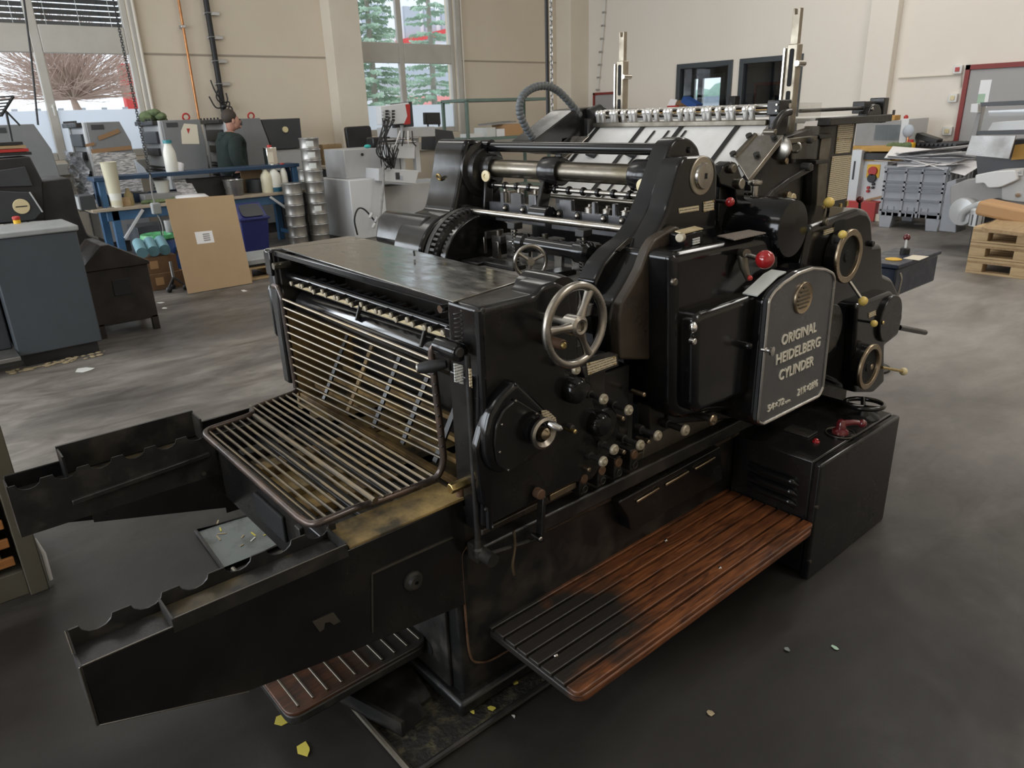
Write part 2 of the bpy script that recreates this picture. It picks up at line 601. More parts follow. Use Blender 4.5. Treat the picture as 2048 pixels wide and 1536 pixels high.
def floor_mat():
    m = bpy.data.materials.new('floor_screed')
    m.use_nodes = True
    nt = m.node_tree
    b = nt.nodes['Principled BSDF']
    tc = nt.nodes.new('ShaderNodeTexCoord')
    L = nt.links.new

    def noise(scale, detail, stretch=(1, 1, 1), rot=0.0, dist=0.0):
        mp = nt.nodes.new('ShaderNodeMapping')
        mp.inputs['Scale'].default_value = stretch
        mp.inputs['Rotation'].default_value = (0, 0, rot)
        n = nt.nodes.new('ShaderNodeTexNoise')
        n.inputs['Scale'].default_value = scale
        n.inputs['Detail'].default_value = detail
        n.inputs['Roughness'].default_value = 0.62
        n.inputs['Distortion'].default_value = dist
        L(tc.outputs['Object'], mp.inputs['Vector'])
        L(mp.outputs['Vector'], n.inputs['Vector'])
        return n

    def ramp(src, p0, p1, c0, c1):
        r = nt.nodes.new('ShaderNodeValToRGB')
        r.color_ramp.elements[0].position, r.color_ramp.elements[1].position = p0, p1
        r.color_ramp.elements[0].color, r.color_ramp.elements[1].color = (*c0, 1), (*c1, 1)
        L(src, r.inputs['Fac'])
        return r.outputs['Color']

    def mix(fac, a, c, mode='MIX'):
        x = nt.nodes.new('ShaderNodeMix')
        x.data_type = 'RGBA'
        x.blend_type = mode
        L(fac, x.inputs[0])
        L(a, x.inputs[6])
        L(c, x.inputs[7])
        return x.outputs[2]
    base = ramp(noise(0.8, 7, dist=0.6).outputs['Fac'], 0.35, 0.72, (0.036, 0.032, 0.030), (0.072, 0.066, 0.061))
    # wheel-scuffed, dusty lanes running through the hall
    lane = noise(0.40, 5, (1.0, 1.7, 1), 0.5, 0.6)
    lanem = ramp(lane.outputs['Fac'], 0.34, 0.60, (0, 0, 0), (1, 1, 1))
    dust = ramp(noise(2.0, 9, (1, 2.6, 1), 0.35, 0.9).outputs['Fac'], 0.30, 0.80, (0.085, 0.074, 0.064), (0.31, 0.285, 0.255))
    gp = nt.nodes.new('ShaderNodeNewGeometry')
    gd = nt.nodes.new('ShaderNodeVectorMath')
    gd.operation = 'DISTANCE'
    L(gp.outputs['Position'], gd.inputs[0])
    gd.inputs[1].default_value = (7.2, 1.2, 0)
    ga = nt.nodes.new('ShaderNodeMath')
    ga.operation = 'MULTIPLY_ADD'
    L(noise(0.8, 6, (1, 1.5, 1), 0.3, 0.5).outputs['Fac'], ga.inputs[0])
    ga.inputs[1].default_value = 3.0
    L(gd.outputs['Value'], ga.inputs[2])
    gm = nt.nodes.new('ShaderNodeMapRange')
    gm.inputs['From Min'].default_value = 3.2
    gm.inputs['From Max'].default_value = 6.0
    gm.inputs['To Min'].default_value = 0.9
    gm.inputs['To Max'].default_value = 0.0
    L(ga.outputs[0], gm.inputs['Value'])
    c1 = mix(lanem, base, dust)
    pale_floor = ramp(noise(1.2, 9, (1, 2.4, 1), 0.5, 0.4).outputs['Fac'], 0.25, 0.80, (0.17, 0.155, 0.145), (0.40, 0.38, 0.36))
    c1 = mix(gm.outputs['Result'], c1, pale_floor)  # paler, streaked floor colour round one spot beyond the feeder, fading outwards
    sp = ramp(noise(46, 2).outputs['Fac'], 0.70, 0.76, (0, 0, 0), (0.5, 0.5, 0.5))
    spk = nt.nodes.new('ShaderNodeRGB')
    spk.outputs[0].default_value = (0.24, 0.22, 0.19, 1)
    c2 = mix(sp, c1, spk.outputs[0])
    # floor colour darkened round the press, with a ragged edge
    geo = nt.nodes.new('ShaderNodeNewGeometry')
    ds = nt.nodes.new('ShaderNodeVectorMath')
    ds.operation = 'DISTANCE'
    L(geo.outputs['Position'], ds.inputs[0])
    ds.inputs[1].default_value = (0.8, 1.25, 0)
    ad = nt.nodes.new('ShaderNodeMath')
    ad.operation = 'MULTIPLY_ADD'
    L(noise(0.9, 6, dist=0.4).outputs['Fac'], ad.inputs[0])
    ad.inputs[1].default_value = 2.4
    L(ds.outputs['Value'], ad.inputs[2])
    dark_mask = nt.nodes.new('ShaderNodeMapRange')
    dark_mask.inputs['From Min'].default_value = 2.8
    dark_mask.inputs['From Max'].default_value = 4.1
    dark_mask.inputs['To Min'].default_value = 0.9
    dark_mask.inputs['To Max'].default_value = 0.0
    L(ad.outputs[0], dark_mask.inputs['Value'])
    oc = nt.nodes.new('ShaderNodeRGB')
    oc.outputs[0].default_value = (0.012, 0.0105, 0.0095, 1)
    c2 = mix(dark_mask.outputs['Result'], c2, oc.outputs[0])
    L(c2, b.inputs['Base Color'])
    rr = ramp(noise(1.6, 6, dist=0.5).outputs['Fac'], 0.3, 0.7, (0.34, 0.34, 0.34), (0.62, 0.62, 0.62))
    L(rr, b.inputs['Roughness'])
    b.inputs['Specular IOR Level'].default_value = 0.35
    bp = nt.nodes.new('ShaderNodeBump')
    bp.inputs['Strength'].default_value = 0.12
    bp.inputs['Distance'].default_value = 0.01
    L(noise(14, 6).outputs['Fac'], bp.inputs['Height'])
    L(bp.outputs['Normal'], b.inputs['Normal'])
    MAT['floor_screed'] = m


def mahogany(name, stain_at, stain_r, grime=0.45, dark=1.0):
    """grooved red-brown boards; a burnt, greasy patch with a shape of its own round stain_at"""
    m = bpy.data.materials.new(name)
    m.use_nodes = True
    nt = m.node_tree
    b = nt.nodes['Principled BSDF']
    L = nt.links.new
    geo = nt.nodes.new('ShaderNodeNewGeometry')
    mp = nt.nodes.new('ShaderNodeMapping')
    mp.inputs['Scale'].default_value = (1.5, 12, 12)
    L(geo.outputs['Position'], mp.inputs['Vector'])
    n = nt.nodes.new('ShaderNodeTexNoise')
    n.inputs['Scale'].default_value = 5
    n.inputs['Detail'].default_value = 6
    n.inputs['Distortion'].default_value = 1.2
    L(mp.outputs['Vector'], n.inputs['Vector'])
    r = nt.nodes.new('ShaderNodeValToRGB')
    r.color_ramp.elements[0].position, r.color_ramp.elements[1].position = 0.3, 0.72
    r.color_ramp.elements[0].color = (0.045*dark, 0.014*dark, 0.006*dark, 1)
    r.color_ramp.elements[1].color = (0.22*dark, 0.075*dark, 0.024*dark, 1)
    L(n.outputs['Fac'], r.inputs['Fac'])
    # grease patch
    n2 = nt.nodes.new('ShaderNodeTexNoise')
    n2.inputs['Scale'].default_value = 5.5
    n2.inputs['Detail'].default_value = 6
    L(geo.outputs['Position'], n2.inputs['Vector'])
    sub = nt.nodes.new('ShaderNodeVectorMath')
    sub.operation = 'DISTANCE'
    L(geo.outputs['Position'], sub.inputs[0])
    sub.inputs[1].default_value = stain_at
    ma = nt.nodes.new('ShaderNodeMath')
    ma.operation = 'MULTIPLY_ADD'
    L(n2.outputs['Fac'], ma.inputs[0])
    ma.inputs[1].default_value = -0.55
    L(sub.outputs['Value'], ma.inputs[2])
    mr = nt.nodes.new('ShaderNodeMapRange')
    mr.inputs['From Min'].default_value = stain_r-0.30
    mr.inputs['From Max'].default_value = stain_r-0.18
    mr.inputs['To Min'].default_value = 1
    mr.inputs['To Max'].default_value = 0
    L(ma.outputs[0], mr.inputs['Value'])
    n3 = nt.nodes.new('ShaderNodeTexNoise')
    n3.inputs['Scale'].default_value = 3.2
    n3.inputs['Detail'].default_value = 5
    L(geo.outputs['Position'], n3.inputs['Vector'])
    mr2 = nt.nodes.new('ShaderNodeMapRange')
    mr2.inputs['From Min'].default_value = 0.55 if grime < 0.5 else 0.40
    mr2.inputs['From Max'].default_value = 0.72
    mr2.inputs['To Max'].default_value = grime
    L(n3.outputs['Fac'], mr2.inputs['Value'])
    mx = nt.nodes.new('ShaderNodeMath')
    mx.operation = 'MAXIMUM'
    L(mr.outputs['Result'], mx.inputs[0])
    L(mr2.outputs['Result'], mx.inputs[1])
    x = nt.nodes.new('ShaderNodeMix')
    x.data_type = 'RGBA'
    L(mx.outputs[0], x.inputs[0])
    L(r.outputs['Color'], x.inputs[6])
    x.inputs[7].default_value = (0.018, 0.015, 0.012, 1)
    L(x.outputs[2], b.inputs['Base Color'])
    b.inputs['Roughness'].default_value = 0.42
    bp = nt.nodes.new('ShaderNodeBump')
    bp.inputs['Strength'].default_value = 0.15
    bp.inputs['Distance'].default_value = 0.01
    L(n.outputs['Fac'], bp.inputs['Height'])
    L(bp.outputs['Normal'], b.inputs['Normal'])
    MAT[name] = m


def print_mat(name, bgc, ink, lines, axis='Z', dens=0.5):
    """lines of small, worn print on a plate"""
    m = bpy.data.materials.new(name)
    m.use_nodes = True
    nt = m.node_tree
    b = nt.nodes['Principled BSDF']
    L = nt.links.new
    tc = nt.nodes.new('ShaderNodeTexCoord')
    w = nt.nodes.new('ShaderNodeTexWave')
    w.wave_type = 'BANDS'
    w.bands_direction = axis
    w.inputs['Scale'].default_value = lines
    L(tc.outputs['Object'], w.inputs['Vector'])
    n = nt.nodes.new('ShaderNodeTexNoise')
    n.inputs['Scale'].default_value = 300
    n.inputs['Detail'].default_value = 1
    L(tc.outputs['Object'], n.inputs['Vector'])
    a = nt.nodes.new('ShaderNodeMath')
    a.operation = 'MULTIPLY'
    L(w.outputs['Fac'], a.inputs[0])
    L(n.outputs['Fac'], a.inputs[1])
    r = nt.nodes.new('ShaderNodeValToRGB')
    r.color_ramp.elements[0].position, r.color_ramp.elements[1].position = dens-0.12, dens-0.02
    r.color_ramp.elements[0].color, r.color_ramp.elements[1].color = (*bgc, 1), (*ink, 1)
    L(a.outputs[0], r.inputs['Fac'])
    L(r.outputs['Color'], b.inputs['Base Color'])
    b.inputs['Roughness'].default_value = 0.45
    MAT[name] = m


def glass_mat(name, tint=(1, 1, 1), refl=0.08):
    m = bpy.data.materials.new(name)
    m.use_nodes = True
    nt = m.node_tree
    nt.nodes.remove(nt.nodes['Principled BSDF'])
    out = nt.nodes['Material Output']
    t = nt.nodes.new('ShaderNodeBsdfTransparent')
    t.inputs['Color'].default_value = (*tint, 1)
    g = nt.nodes.new('ShaderNodeBsdfGlossy')
    g.inputs['Roughness'].default_value = 0.02
    lw = nt.nodes.new('ShaderNodeLayerWeight')
    lw.inputs['Blend'].default_value = 0.5
    pw = nt.nodes.new('ShaderNodeMath')
    pw.operation = 'POWER'
    nt.links.new(lw.outputs['Facing'], pw.inputs[0])
    pw.inputs[1].default_value = 4.0
    fr = nt.nodes.new('ShaderNodeMath')
    fr.operation = 'MULTIPLY_ADD'
    nt.links.new(pw.outputs[0], fr.inputs[0])
    fr.inputs[1].default_value = 0.5
    fr.inputs[2].default_value = refl*0.5
    mx = nt.nodes.new('ShaderNodeMixShader')
    nt.links.new(fr.outputs[0], mx.inputs[0])
    nt.links.new(t.outputs['BSDF'], mx.inputs[1])
    nt.links.new(g.outputs['BSDF'], mx.inputs[2])
    nt.links.new(mx.outputs['Shader'], out.inputs['Surface'])
    MAT[name] = m


def frost_mat(name):
    m = bpy.data.materials.new(name)
    m.use_nodes = True
    nt = m.node_tree
    nt.nodes.remove(nt.nodes['Principled BSDF'])
    out = nt.nodes['Material Output']
    t = nt.nodes.new('ShaderNodeBsdfTranslucent')
    t.inputs['Color'].default_value = (0.95, 0.97, 1.0, 1)
    d = nt.nodes.new('ShaderNodeBsdfDiffuse')
    d.inputs['Color'].default_value = (0.62, 0.68, 0.74, 1)
    mx = nt.nodes.new('ShaderNodeMixShader')
    mx.inputs[0].default_value = 0.25
    nt.links.new(t.outputs['BSDF'], mx.inputs[1])
    nt.links.new(d.outputs['BSDF'], mx.inputs[2])
    nt.links.new(mx.outputs['Shader'], out.inputs['Surface'])
    MAT[name] = m


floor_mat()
mahogany('mahogany', (1.12, 1.22, 0.24), 0.235)
mahogany('mahogany_step', (0.84, 1.55, 0.17), 0.12, 0.9, 0.5)
print_mat('print_brass', (0.56, 0.49, 0.34), (0.14, 0.11, 0.08), 42, 'Z', 0.44)
print_mat('print_white', (0.62, 0.64, 0.62), (0.12, 0.13, 0.16), 44, 'Z', 0.44)
print_mat('print_slope', (0.16, 0.13, 0.115), (0.32, 0.28, 0.24), 26, 'X', 0.45)
print_mat('print_scale', (0.42, 0.44, 0.42), (0.05, 0.05, 0.05), 20, 'X', 0.45)
glass_mat('glass', (0.97, 0.99, 1.0))
glass_mat('glass_dark', (0.80, 0.84, 0.86))
glass_mat('acrylic', (0.93, 0.93, 0.92))
frost_mat('frost')

# ================================================================ SETTING
WL, WR = 12.5, 12.6          # window wall (Y) and right wall (X)
XB, YN, HC = -6.0, -4.0, 5.8


def wall_with_holes(name, m, fixed, axis, a0, a1, z1, holes, th):
    """wall in the plane axis=fixed, thickness th outward, with rectangular holes (a0,a1,z0,z1)"""
    g = G()
    cuts = sorted(set([a0, a1]+[h[0] for h in holes]+[h[1] for h in holes]))
    for s, e in zip(cuts[:-1], cuts[1:]):
        hs = sorted([h for h in holes if h[0] <= s+1e-6 and h[1] >= e-1e-6], key=lambda h: h[2])
        z = 0.0
        spans = []
        for h in hs:
            spans.append((z, h[2]))
            z = h[3]
        spans.append((z, z1))
        for q0, q1 in spans:
            if q1-q0 < 1e-4:
                continue
            if axis == 'Y':
                g.box(s, e, fixed, fixed+th, q0, q1)
            else:
                g.box(fixed, fixed+th, s, e, q0, q1)
    return struct(g.build(name, m))


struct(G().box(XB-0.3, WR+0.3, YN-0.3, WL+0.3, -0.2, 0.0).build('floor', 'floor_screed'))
struct(G().box(XB-0.3, WR+0.3, YN-0.3, WL+0.3, HC, HC+0.2).build('ceiling', 'ceiling_white'))
W1 = (0.9, 3.46, 1.18, 4.7)
W2 = (7.12, 9.34, 1.30, 4.7)
wall_with_holes('wall_left', 'wall_cream', WL, 'Y', XB, WR+0.3, HC, [(-5.5, -3.3, 1.2, 4.2), (-2.7, -0.5, 1.2, 4.2), W1, W2], 0.3)
I1 = (W(1467, 123, X=WR).y, W(1355, 132, X=WR).y, 0.95, 2.40)
I2 = (W(1608, 109, X=WR).y, W(1481, 120, X=WR).y, 0.95, 2.40)
wall_with_holes('wall_right', 'wall_light', WR, 'X', YN, WL, HC, [I2, I1], 0.25)
wall_with_holes('wall_back', 'wall_cream', XB-0.3, 'X', YN, WL, HC, [(-0.3, 3.3, 1.1, 4.2), (4.2, 7.8, 1.1, 4.2), (8.4, 12.0, 1.1, 4.2)], 0.3)
wall_with_holes('wall_near', 'wall_cream', YN-0.3, 'Y', XB, WR+0.3, HC, [], 0.3)

# pilasters and panel seams
struct(G().box(6.52, 7.08, WL-0.32, WL, 0, HC).build('trim_1', 'column_cream', bevel=0.01))
struct(G().box(12.05, WR, WL-0.45, WL, 0, HC).build('trim_2', 'column_cream', bevel=0.01))
yp0, yp1 = W(1808, 0, X=WR).y, W(1753, 0, X=WR).y
struct(G().box(WR-0.16, WR, yp0, yp1, 0, HC).build('trim_3', 'wall_light', bevel=0.01))
struct(G().box(3.55, 6.52, WL-0.012, WL+0.01, 2.60, 2.625).build('trim_4', 'seam'))
struct(G().box(9.4, 12.05, WL-0.012, WL+0.01, 2.60, 2.625).build('trim_5', 'seam'))
struct(G().box(-0.4, 12.05, WL-0.09, WL, 0.98, 1.14).build('trim_6', 'window_frame', bevel=0.01))
# window jamb strips of window 1's right side and window 2's right side
struct(G().box(3.46, 3.56, WL-0.03, WL, 0.9, HC).build('trim_7', 'window_frame', bevel=0.005))
struct(G().box(9.34, 9.46, WL-0.03, WL, 0.9, HC).build('trim_8', 'window_frame', bevel=0.005))


def hall_window(n, hole, xm0, xm1, zl0, zl1, zu0, zfrost, blinds):
    x0, x1, z0, z1 = hole
    ya, yb = WL+0.05, WL+0.13
    g = G()
    bd = 0.085
    g.box(x0, x0+bd, ya, yb, z0, z1).box(x1-bd, x1, ya, yb, z0, z1)
    g.box(xm0, xm1, ya, yb, z0, z1)
    for s, e in ((x0+bd, xm0), (xm1, x1-bd)):
        g.box(s, e, ya, yb, z0, zl0).box(s, e, ya, yb, zl1, zu0).box(s, e, ya, yb, z1-bd, z1)
    fr = struct(g.build('window_%d' % n, 'window_frame', bevel=0.012))
    fr['label'] = ('grey framed window with bare bush outside and half closed slat blinds' if blinds else
                   'grey framed window with fir trees outside and frosted lower panes')
    ym = (ya+yb)/2
    for s, e in ((x0+bd, xm0), (xm1, x1-bd)):
        G().box(s, e, ym-0.004, ym+0.004, zl0, zl1).build('pane', 'glass', fr)
        G().box(s, e, ym-0.004, ym+0.004, zu0, z1-bd).build('pane', 'glass', fr)
        G().box(s, e, ym-0.009, ym-0.005, zl0, zfrost).build('frosted_film', 'frost', fr)
        if blinds:
            z = zu0+0.03
            while z < zu0+1.6:
                G().obox(((s+e)/2, yb+0.06, z), (e-s)/2+0.02, 0.036, 0.0016, Matrix.Rotation(math.radians(-50), 3, 'X')).build('blind_slat', 'blind', fr)
                z += 0.075
            for k in (0.12, 0.5, 0.88):
                G().cyl((s+(e-s)*k, yb+0.02, zu0), (s+(e-s)*k, yb+0.02, zu0+1.3), 0.004, n=6).build('blind_cord', 'white_plastic', fr)
    h = G().cyl((xm0+0.07, ya, 1.9), (xm0+0.07, ya-0.05, 1.9), 0.012, n=10)
    h.bar((xm0+0.07, ya-0.055, 1.93), (xm0+0.07, ya-0.055, 1.78), 0.02, 0.014, up=(0, 1, 0))
    h.build('window_handle', 'white_plastic', fr, bevel=0.003)
    return fr


za = W(180, 219, Y=WL).z
w1m0, w1m1 = W(70, 111, Y=WL).x, W(89, 106, Y=WL).x
hall_window(1, W1, w1m0, w1m1, 1.285, 2.60, 2.96, W(190, 219, Y=WL).z, True)
w2m0, w2m1 = W(807, 180, Y=WL).x, W(817, 180, Y=WL).x
hall_window(2, W2, w2m0, w2m1, 1.40, W(810, 126, Y=WL).z, W(800, 85, Y=WL).z, W(815, 210, Y=WL).z, False)


def inner_window(n, span, label):
    y0, y1, z0, z1 = span
    g = G()
    b = 0.09
    xa, xb = WR-0.03, WR+0.12
    g.box(xa, xb, y0, y0+b, z0, z1).box(xa, xb, y1-b, y1, z0, z1).box(xa, xb, y0+b, y1-b, z1-b, z1).box(xa, xb, y0+b, y1-b, z0, z0+b)
    fr = struct(g.build('window_%d' % n, 'window_grey', bevel=0.006), label)
    G().box(WR+0.04, WR+0.048, y0+b, y1-b, z0+b, z1-b).build('pane', 'glass_dark', fr)
    return fr


inner_window(3, I1, 'dark framed inner window showing a bright outside window behind')
inner_window(4, I2, 'dark framed inner window behind the tall rack post')
# the office behind the inner windows
ox0, ox1 = WR+0.25, WR+3.4
oy0, oy1 = 5.2, 11.8
struct(G().box(ox0, ox1, oy0, oy1, -0.2, 0.0).build('floor_office', 'unit_dark'))
struct(G().box(ox0, ox1, oy0, oy1, 2.7, 2.8).build('ceiling_office', 'unit_grey'))
struct(G().box(ox0, ox1, oy1, oy1+0.1, 0, 2.7).build('wall_office_left', 'unit_grey'))
struct(G().box(ox0, ox1, oy0-0.1, oy0, 0, 2.7).build('wall_office_right', 'unit_grey'))
a1, a0 = W(1382, 200, X=ox1).y, W(1447, 200, X=ox1).y
wall_with_holes('wall_office_back', 'unit_grey', ox1, 'X', oy0, oy1, 2.7, [(a0, a1, 0.75, 2.35)], 0.15)
g = G()
g.box(ox1-0.03, ox1+0.05, a0, a0+0.1, 0.75, 2.35).box(ox1-0.03, ox1+0.05, a1-0.1, a1, 0.75, 2.35).box(ox1-0.03, ox1+0.05, a0, a1, 2.25, 2.35)
am = W(1401, 180, X=ox1).y
g.box(ox1-0.03, ox1+0.05, am-0.07, am+0.07, 0.75, 2.35)
fr = struct(g.build('window_5', 'window_frame', bevel=0.01), 'outer window of the office seen through the dark framed one')
G().box(ox1+0.006, ox1+0.012, a0, a1, 0.75, 2.35).build('pane', 'glass', fr)
b1, b0 = W(1514, 200, X=ox1).y, W(1590, 200, X=ox1).y
dr = struct(G().box(ox1-0.04, ox1, b0, b1, 0.0, 2.02).build('door_3', 'unit_dark', bevel=0.005), 'dark door with red brown frame in the office behind')
g = G().box(ox1-0.06, ox1, b1, b1+0.06, 0, 2.08).box(ox1-0.06, ox1, b0-0.06, b0, 0, 2.08).box(ox1-0.06, ox1, b0, b1, 2.02, 2.08)
g.build('door_frame', 'red_trim', dr)

# doors of the right wall
d0, d1 = 3.1, W(1935, 137, X=WR).y
g = G().box(WR-0.05, WR, d0, d1-0.06, 0, 1.98)
dr = struct(g.build('door_1', 'grey_door', bevel=0.006), 'grey door with a tall narrow pane and red frame')
G().box(WR-0.075, WR, d1-0.06, d1, 0, 2.05).box(WR-0.075, WR, d0, d1, 1.985, 2.05).build('door_frame', 'red_trim', dr)
q0, q1 = W(1977, 200, X=WR-0.05).y, W(1955, 200, X=WR-0.05).y
zt, zb = W(1968, 160, X=WR-0.05).z, W(1962, 215, X=WR-0.05).z
pn = G().box(WR-0.058, WR-0.052, q0, q1, zb, zt).build('door_pane', 'out_white', dr)
G().box(WR-0.061, WR-0.059, q0+0.05, q1, zb, zb+(zt-zb)*0.5).build('pane_reflection', 'fir', pn)
G().box(WR-0.08, WR-0.05, d0+0.3, d1-0.06, 0.0, 0.95).build('kick_plate', 'unit_dark', dr)
e1, e0 = W(1190, 185, X=WR).y, W(1246, 185, X=WR).y
dr = struct(G().box(WR-0.05, WR, e0, e1-0.05, 0, 1.92).build('door_2', 'grey_door', bevel=0.006), 'grey door with red lintel beside the far rack post')
G().box(WR-0.07, WR, e1-0.05, e1, 0, 1.97).box(WR-0.07, WR, e0, e1, 1.925, 1.97).build('door_frame', 'red_trim', dr)
q0, q1 = W(1240, 210, X=WR-0.05).y, W(1230, 210, X=WR-0.05).y
G().box(WR-0.058, WR-0.05, q0, q1, 1.3, 1.70).build('door_pane', 'screen_black', dr)

# ---- services on the walls
def wall_box(name, px, py, w, h, m, label, cat, X=WR, d=0.06, rib=None):
    c = W(px, py, X=X)
    o = thing(name, (X, c.y, c.z-h/2), label, cat)
    G().box(X-d, X, c.y-w/2, c.y+w/2, c.z-h/2, c.z+h/2).build('housing', 'white_plastic', o, bevel=0.008)
    G().box(X-d-0.012, X-d, c.y-w/4, c.y+w/4, c.z-h/4, c.z+h/4).build('cover', m, o, bevel=0.004)
    return o


wall_box('fire_alarm_button', 1918, 139, 0.12, 0.12, 'cap_red', 'small red alarm button box high on the right wall', 'alarm button')
wall_box('light_switch', 1908, 196, 0.12, 0.12, 'ivory', 'upper cream light switch box left of the grey door', 'switch')
wall_box('wall_socket', 1897, 262, 0.13, 0.12, 'ivory', 'lower cream socket box left of the grey door', 'socket')
p0, p1 = W(1797, 156, X=WR-0.02), W(1923, 149, X=WR-0.02)
tag(G().tube([p0, p1, W(1921, 175, X=WR-0.02)], 0.012, 6).build('cable_conduit', 'pipe_white', origin=p0), 'thin white conduit running along the right wall to the door', 'conduit')
pts = [W(1212, -30, X=WR-0.06), W(1206, 60, X=WR-0.06), W(1195, 180, X=WR-0.06)]
o = thing('wall_cable', pts[-1], 'pale clipped cable running down the wall by the corner', 'cable')
G().tube(pts, 0.014, 6).build('cable', 'white_plastic', o)
for k in range(9):
    t = k/8
    c = pts[0].lerp(pts[2], t)
    G().obox(c, 0.02, 0.035, 0.018).build('clip', 'zinc', o)

# pipes on the window wall
def wall_pipe(name, px, m, r, label, cat, y_stop=236, clamps=0, off=0.08):
    a, b = W(px[0], px[1], Y=WL-off), W(px[2], px[3], Y=WL-off)
    x = (a.x+b.x)/2
    o = thing(name, (x, WL-off, b.z), label, cat)
    G().cyl((x, WL-off, b.z), (x, WL-off, HC), r, n=12).build('pipe', m, o)
    return o, x, b.z


o, x, z = wall_pipe('heating_pipe', (263, 0, 306, 219), 'pipe_white', 0.022, 'cream painted pipe beside the blinds window', 'pipe')
o, x, z = wall_pipe('copper_pipe', (357, 0, 398, 239), 'copper', 0.02, 'thin orange copper pipe running down the cream wall', 'pipe')
c = W(365, 53, Y=WL-0.08)
G().obox((x, WL-0.05, c.z), 0.035, 0.05, 0.02).build('pipe_clamp', 'zinc', o, bevel=0.005)
o, x, z = wall_pipe('black_conduit', (410, 0, 451, 236), 'cable_black', 0.042, 'thick black conduit with side clamps running down the wall', 'conduit')
for py in (26, 74, 122, 168):
    c = W(418, py, Y=WL-0.08)
    G().box(x-0.05, x+0.19, WL-0.05, WL-0.02, c.z-0.025, c.z+0.025).build('clamp', 'zinc', o, bevel=0.004)
    G().torus((x, WL-0.08, c.z), (0, 0, 1), 0.047, 0.010, 14, 6).build('clamp_ring', 'zinc', o)
for k, pp in enumerate([[(445, 205), (430, 182), (421, 160)], [(448, 214), (432, 215), (418, 193)], [(446, 210), (433, 196), (436, 178)], [(450, 214), (455, 200), (452, 186)], [(450, 212), (462, 214), (466, 224)], [(448, 205), (459, 205), (456, 222)]]):
    G().tube(catmull([W(a, b, Y=WL-0.12-0.015*k) for a, b in pp], 5), 0.011, 6).build('loose_cable', 'cable_black', o)
c = W(447, 213, Y=WL-0.12)
G().sph(c, 0.05, 10, 8).build('cable_joint', 'unit_black', o)
p = W(921, 0, Y=WL-0.06)
o = thing('thin_pipe', (p.x, WL-0.06, 1.45), 'thin white pipe right of the fir tree window', 'pipe')
G().cyl((p.x, WL-0.06, 1.45), (p.x, WL-0.06, HC), 0.016, n=10).build('pipe', 'pipe_white', o)

# ================================================================ OUTSIDE
struct(G().box(-25, 60, WL+0.3, 70, -0.6, -0.5).box(ox1+0.2, 60, -20, WL+0.3, -0.6, -0.5).build('ground_outside', 'out_ground'))
YB = 34.0
o = thing('office_building', (24, YB, -0.5), 'white building with grey window bays and a red stripe outside', 'building')
xs = [W(x, 40, Y=YB).x for x in (640, 727, 760, 803, 833, 900, 1000)]
ztop = 16
zr = W(850, 78, Y=YB).z
G().box(xs[0]-6, xs[-1]+8, YB, YB+8, -0.5, ztop).build('facade', 'out_white', o)
for a, b in ((722, 768), (806, 836), (846, 868), (880, 905)):
    G().box(W(a, 30, Y=YB).x, W(b, 30, Y=YB).x, YB-0.15, YB, W(740, 76, Y=YB).z, W(740, 8, Y=YB).z).build('window_bay', 'out_grey', o)
za = W(800, 84, Y=YB-0.5).z
G().prism([(W(800, 84, Y=YB-0.5).x, YB-0.5, za-0.15), (W(905, 66, Y=YB-0.5).x, YB-0.5, za+0.5), (W(905, 66, Y=YB-0.5).x, YB-0.5, za+0.78), (W(800, 84, Y=YB-0.5).x, YB-0.5, za+0.1)], (0, 0.4, 0)).build('red_stripe', 'out_red', o)
G().box(xs[0]-6, xs[-1]+8, YB-1.2, YB, W(820, 165, Y=YB).z, W(820, 140, Y=YB).z).build('canopy', 'out_grey', o)
# red gate post
p = W(252, 160, Y=21)
o = thing('red_post', (p.x, 21, -0.5), 'red square post standing outside the blinds window', 'post')
G().box(p.x-0.13, p.x+0.13, 20.87, 21.13, -0.5, 3.0).build('post', 'out_red', o, bevel=0.02)
G().box(p.x-0.17, p.x+0.17, 20.83, 21.17, 3.0, 3.06).build('post_cap', 'out_red', o, bevel=0.01)
o = thing('garden_fence', (3.5, 20.0, -0.5), 'grey picket fence outside behind the bare bush', 'fence')
for k in range(16):
    x = 0.5+k*0.45
    G().box(x, x+0.12, 20, 20.03, -0.5, 2.05).build('picket', 'out_grey', o)
G().box(0.2, 7.6, 20.03, 20.08, 1.7, 1.8).build('rail', 'out_grey', o)


def bare_bush(cx, cy, z0, R, H, label, n=520):
    o = thing('bare_bush', (cx, cy, -0.5), label, 'bush')
    tr = G()
    tr.tube([(cx, cy, -0.5), (cx+0.05, cy, z0), (cx, cy+0.04, z0+0.3)], [0.10, 0.09, 0.05], 8)
    tr.build('trunk', 'bark_bare', o)
    g = G()
    for i in range(n):
        az = random.uniform(0, 2*math.pi)
        el = random.uniform(-0.05, 1.35)
        L = R*random.uniform(0.75, 1.05)
        d = Vector((math.cos(az)*math.cos(el), math.sin(az)*math.cos(el), math.sin(el)*H/R))
        s = Vector((cx, cy, z0+0.25))
        p1 = s+d*L*0.45+Vector((random.uniform(-.1, .1), random.uniform(-.1, .1), random.uniform(0, .18)))
        p2 = s+d*L+Vector((random.uniform(-.2, .2), random.uniform(-.2, .2), random.uniform(-.05, .15)))
        g.tube([s, p1, p2], [0.012, 0.008, 0.004], 3)
        for j in range(3):
            q = p1.lerp(p2, random.uniform(0.05, 0.9))
            e = q+(p2-p1).normalized()*random.uniform(.25, .5)+Vector((random.uniform(-.25, .25), random.uniform(-.25, .25), random.uniform(-.12, .25)))
            g.tube([q, e], [0.006, 0.003], 3)
    b = g.build('branches', 'bark_bare', o, recalc=False)
    b['kind'] = 'stuff'
    return o


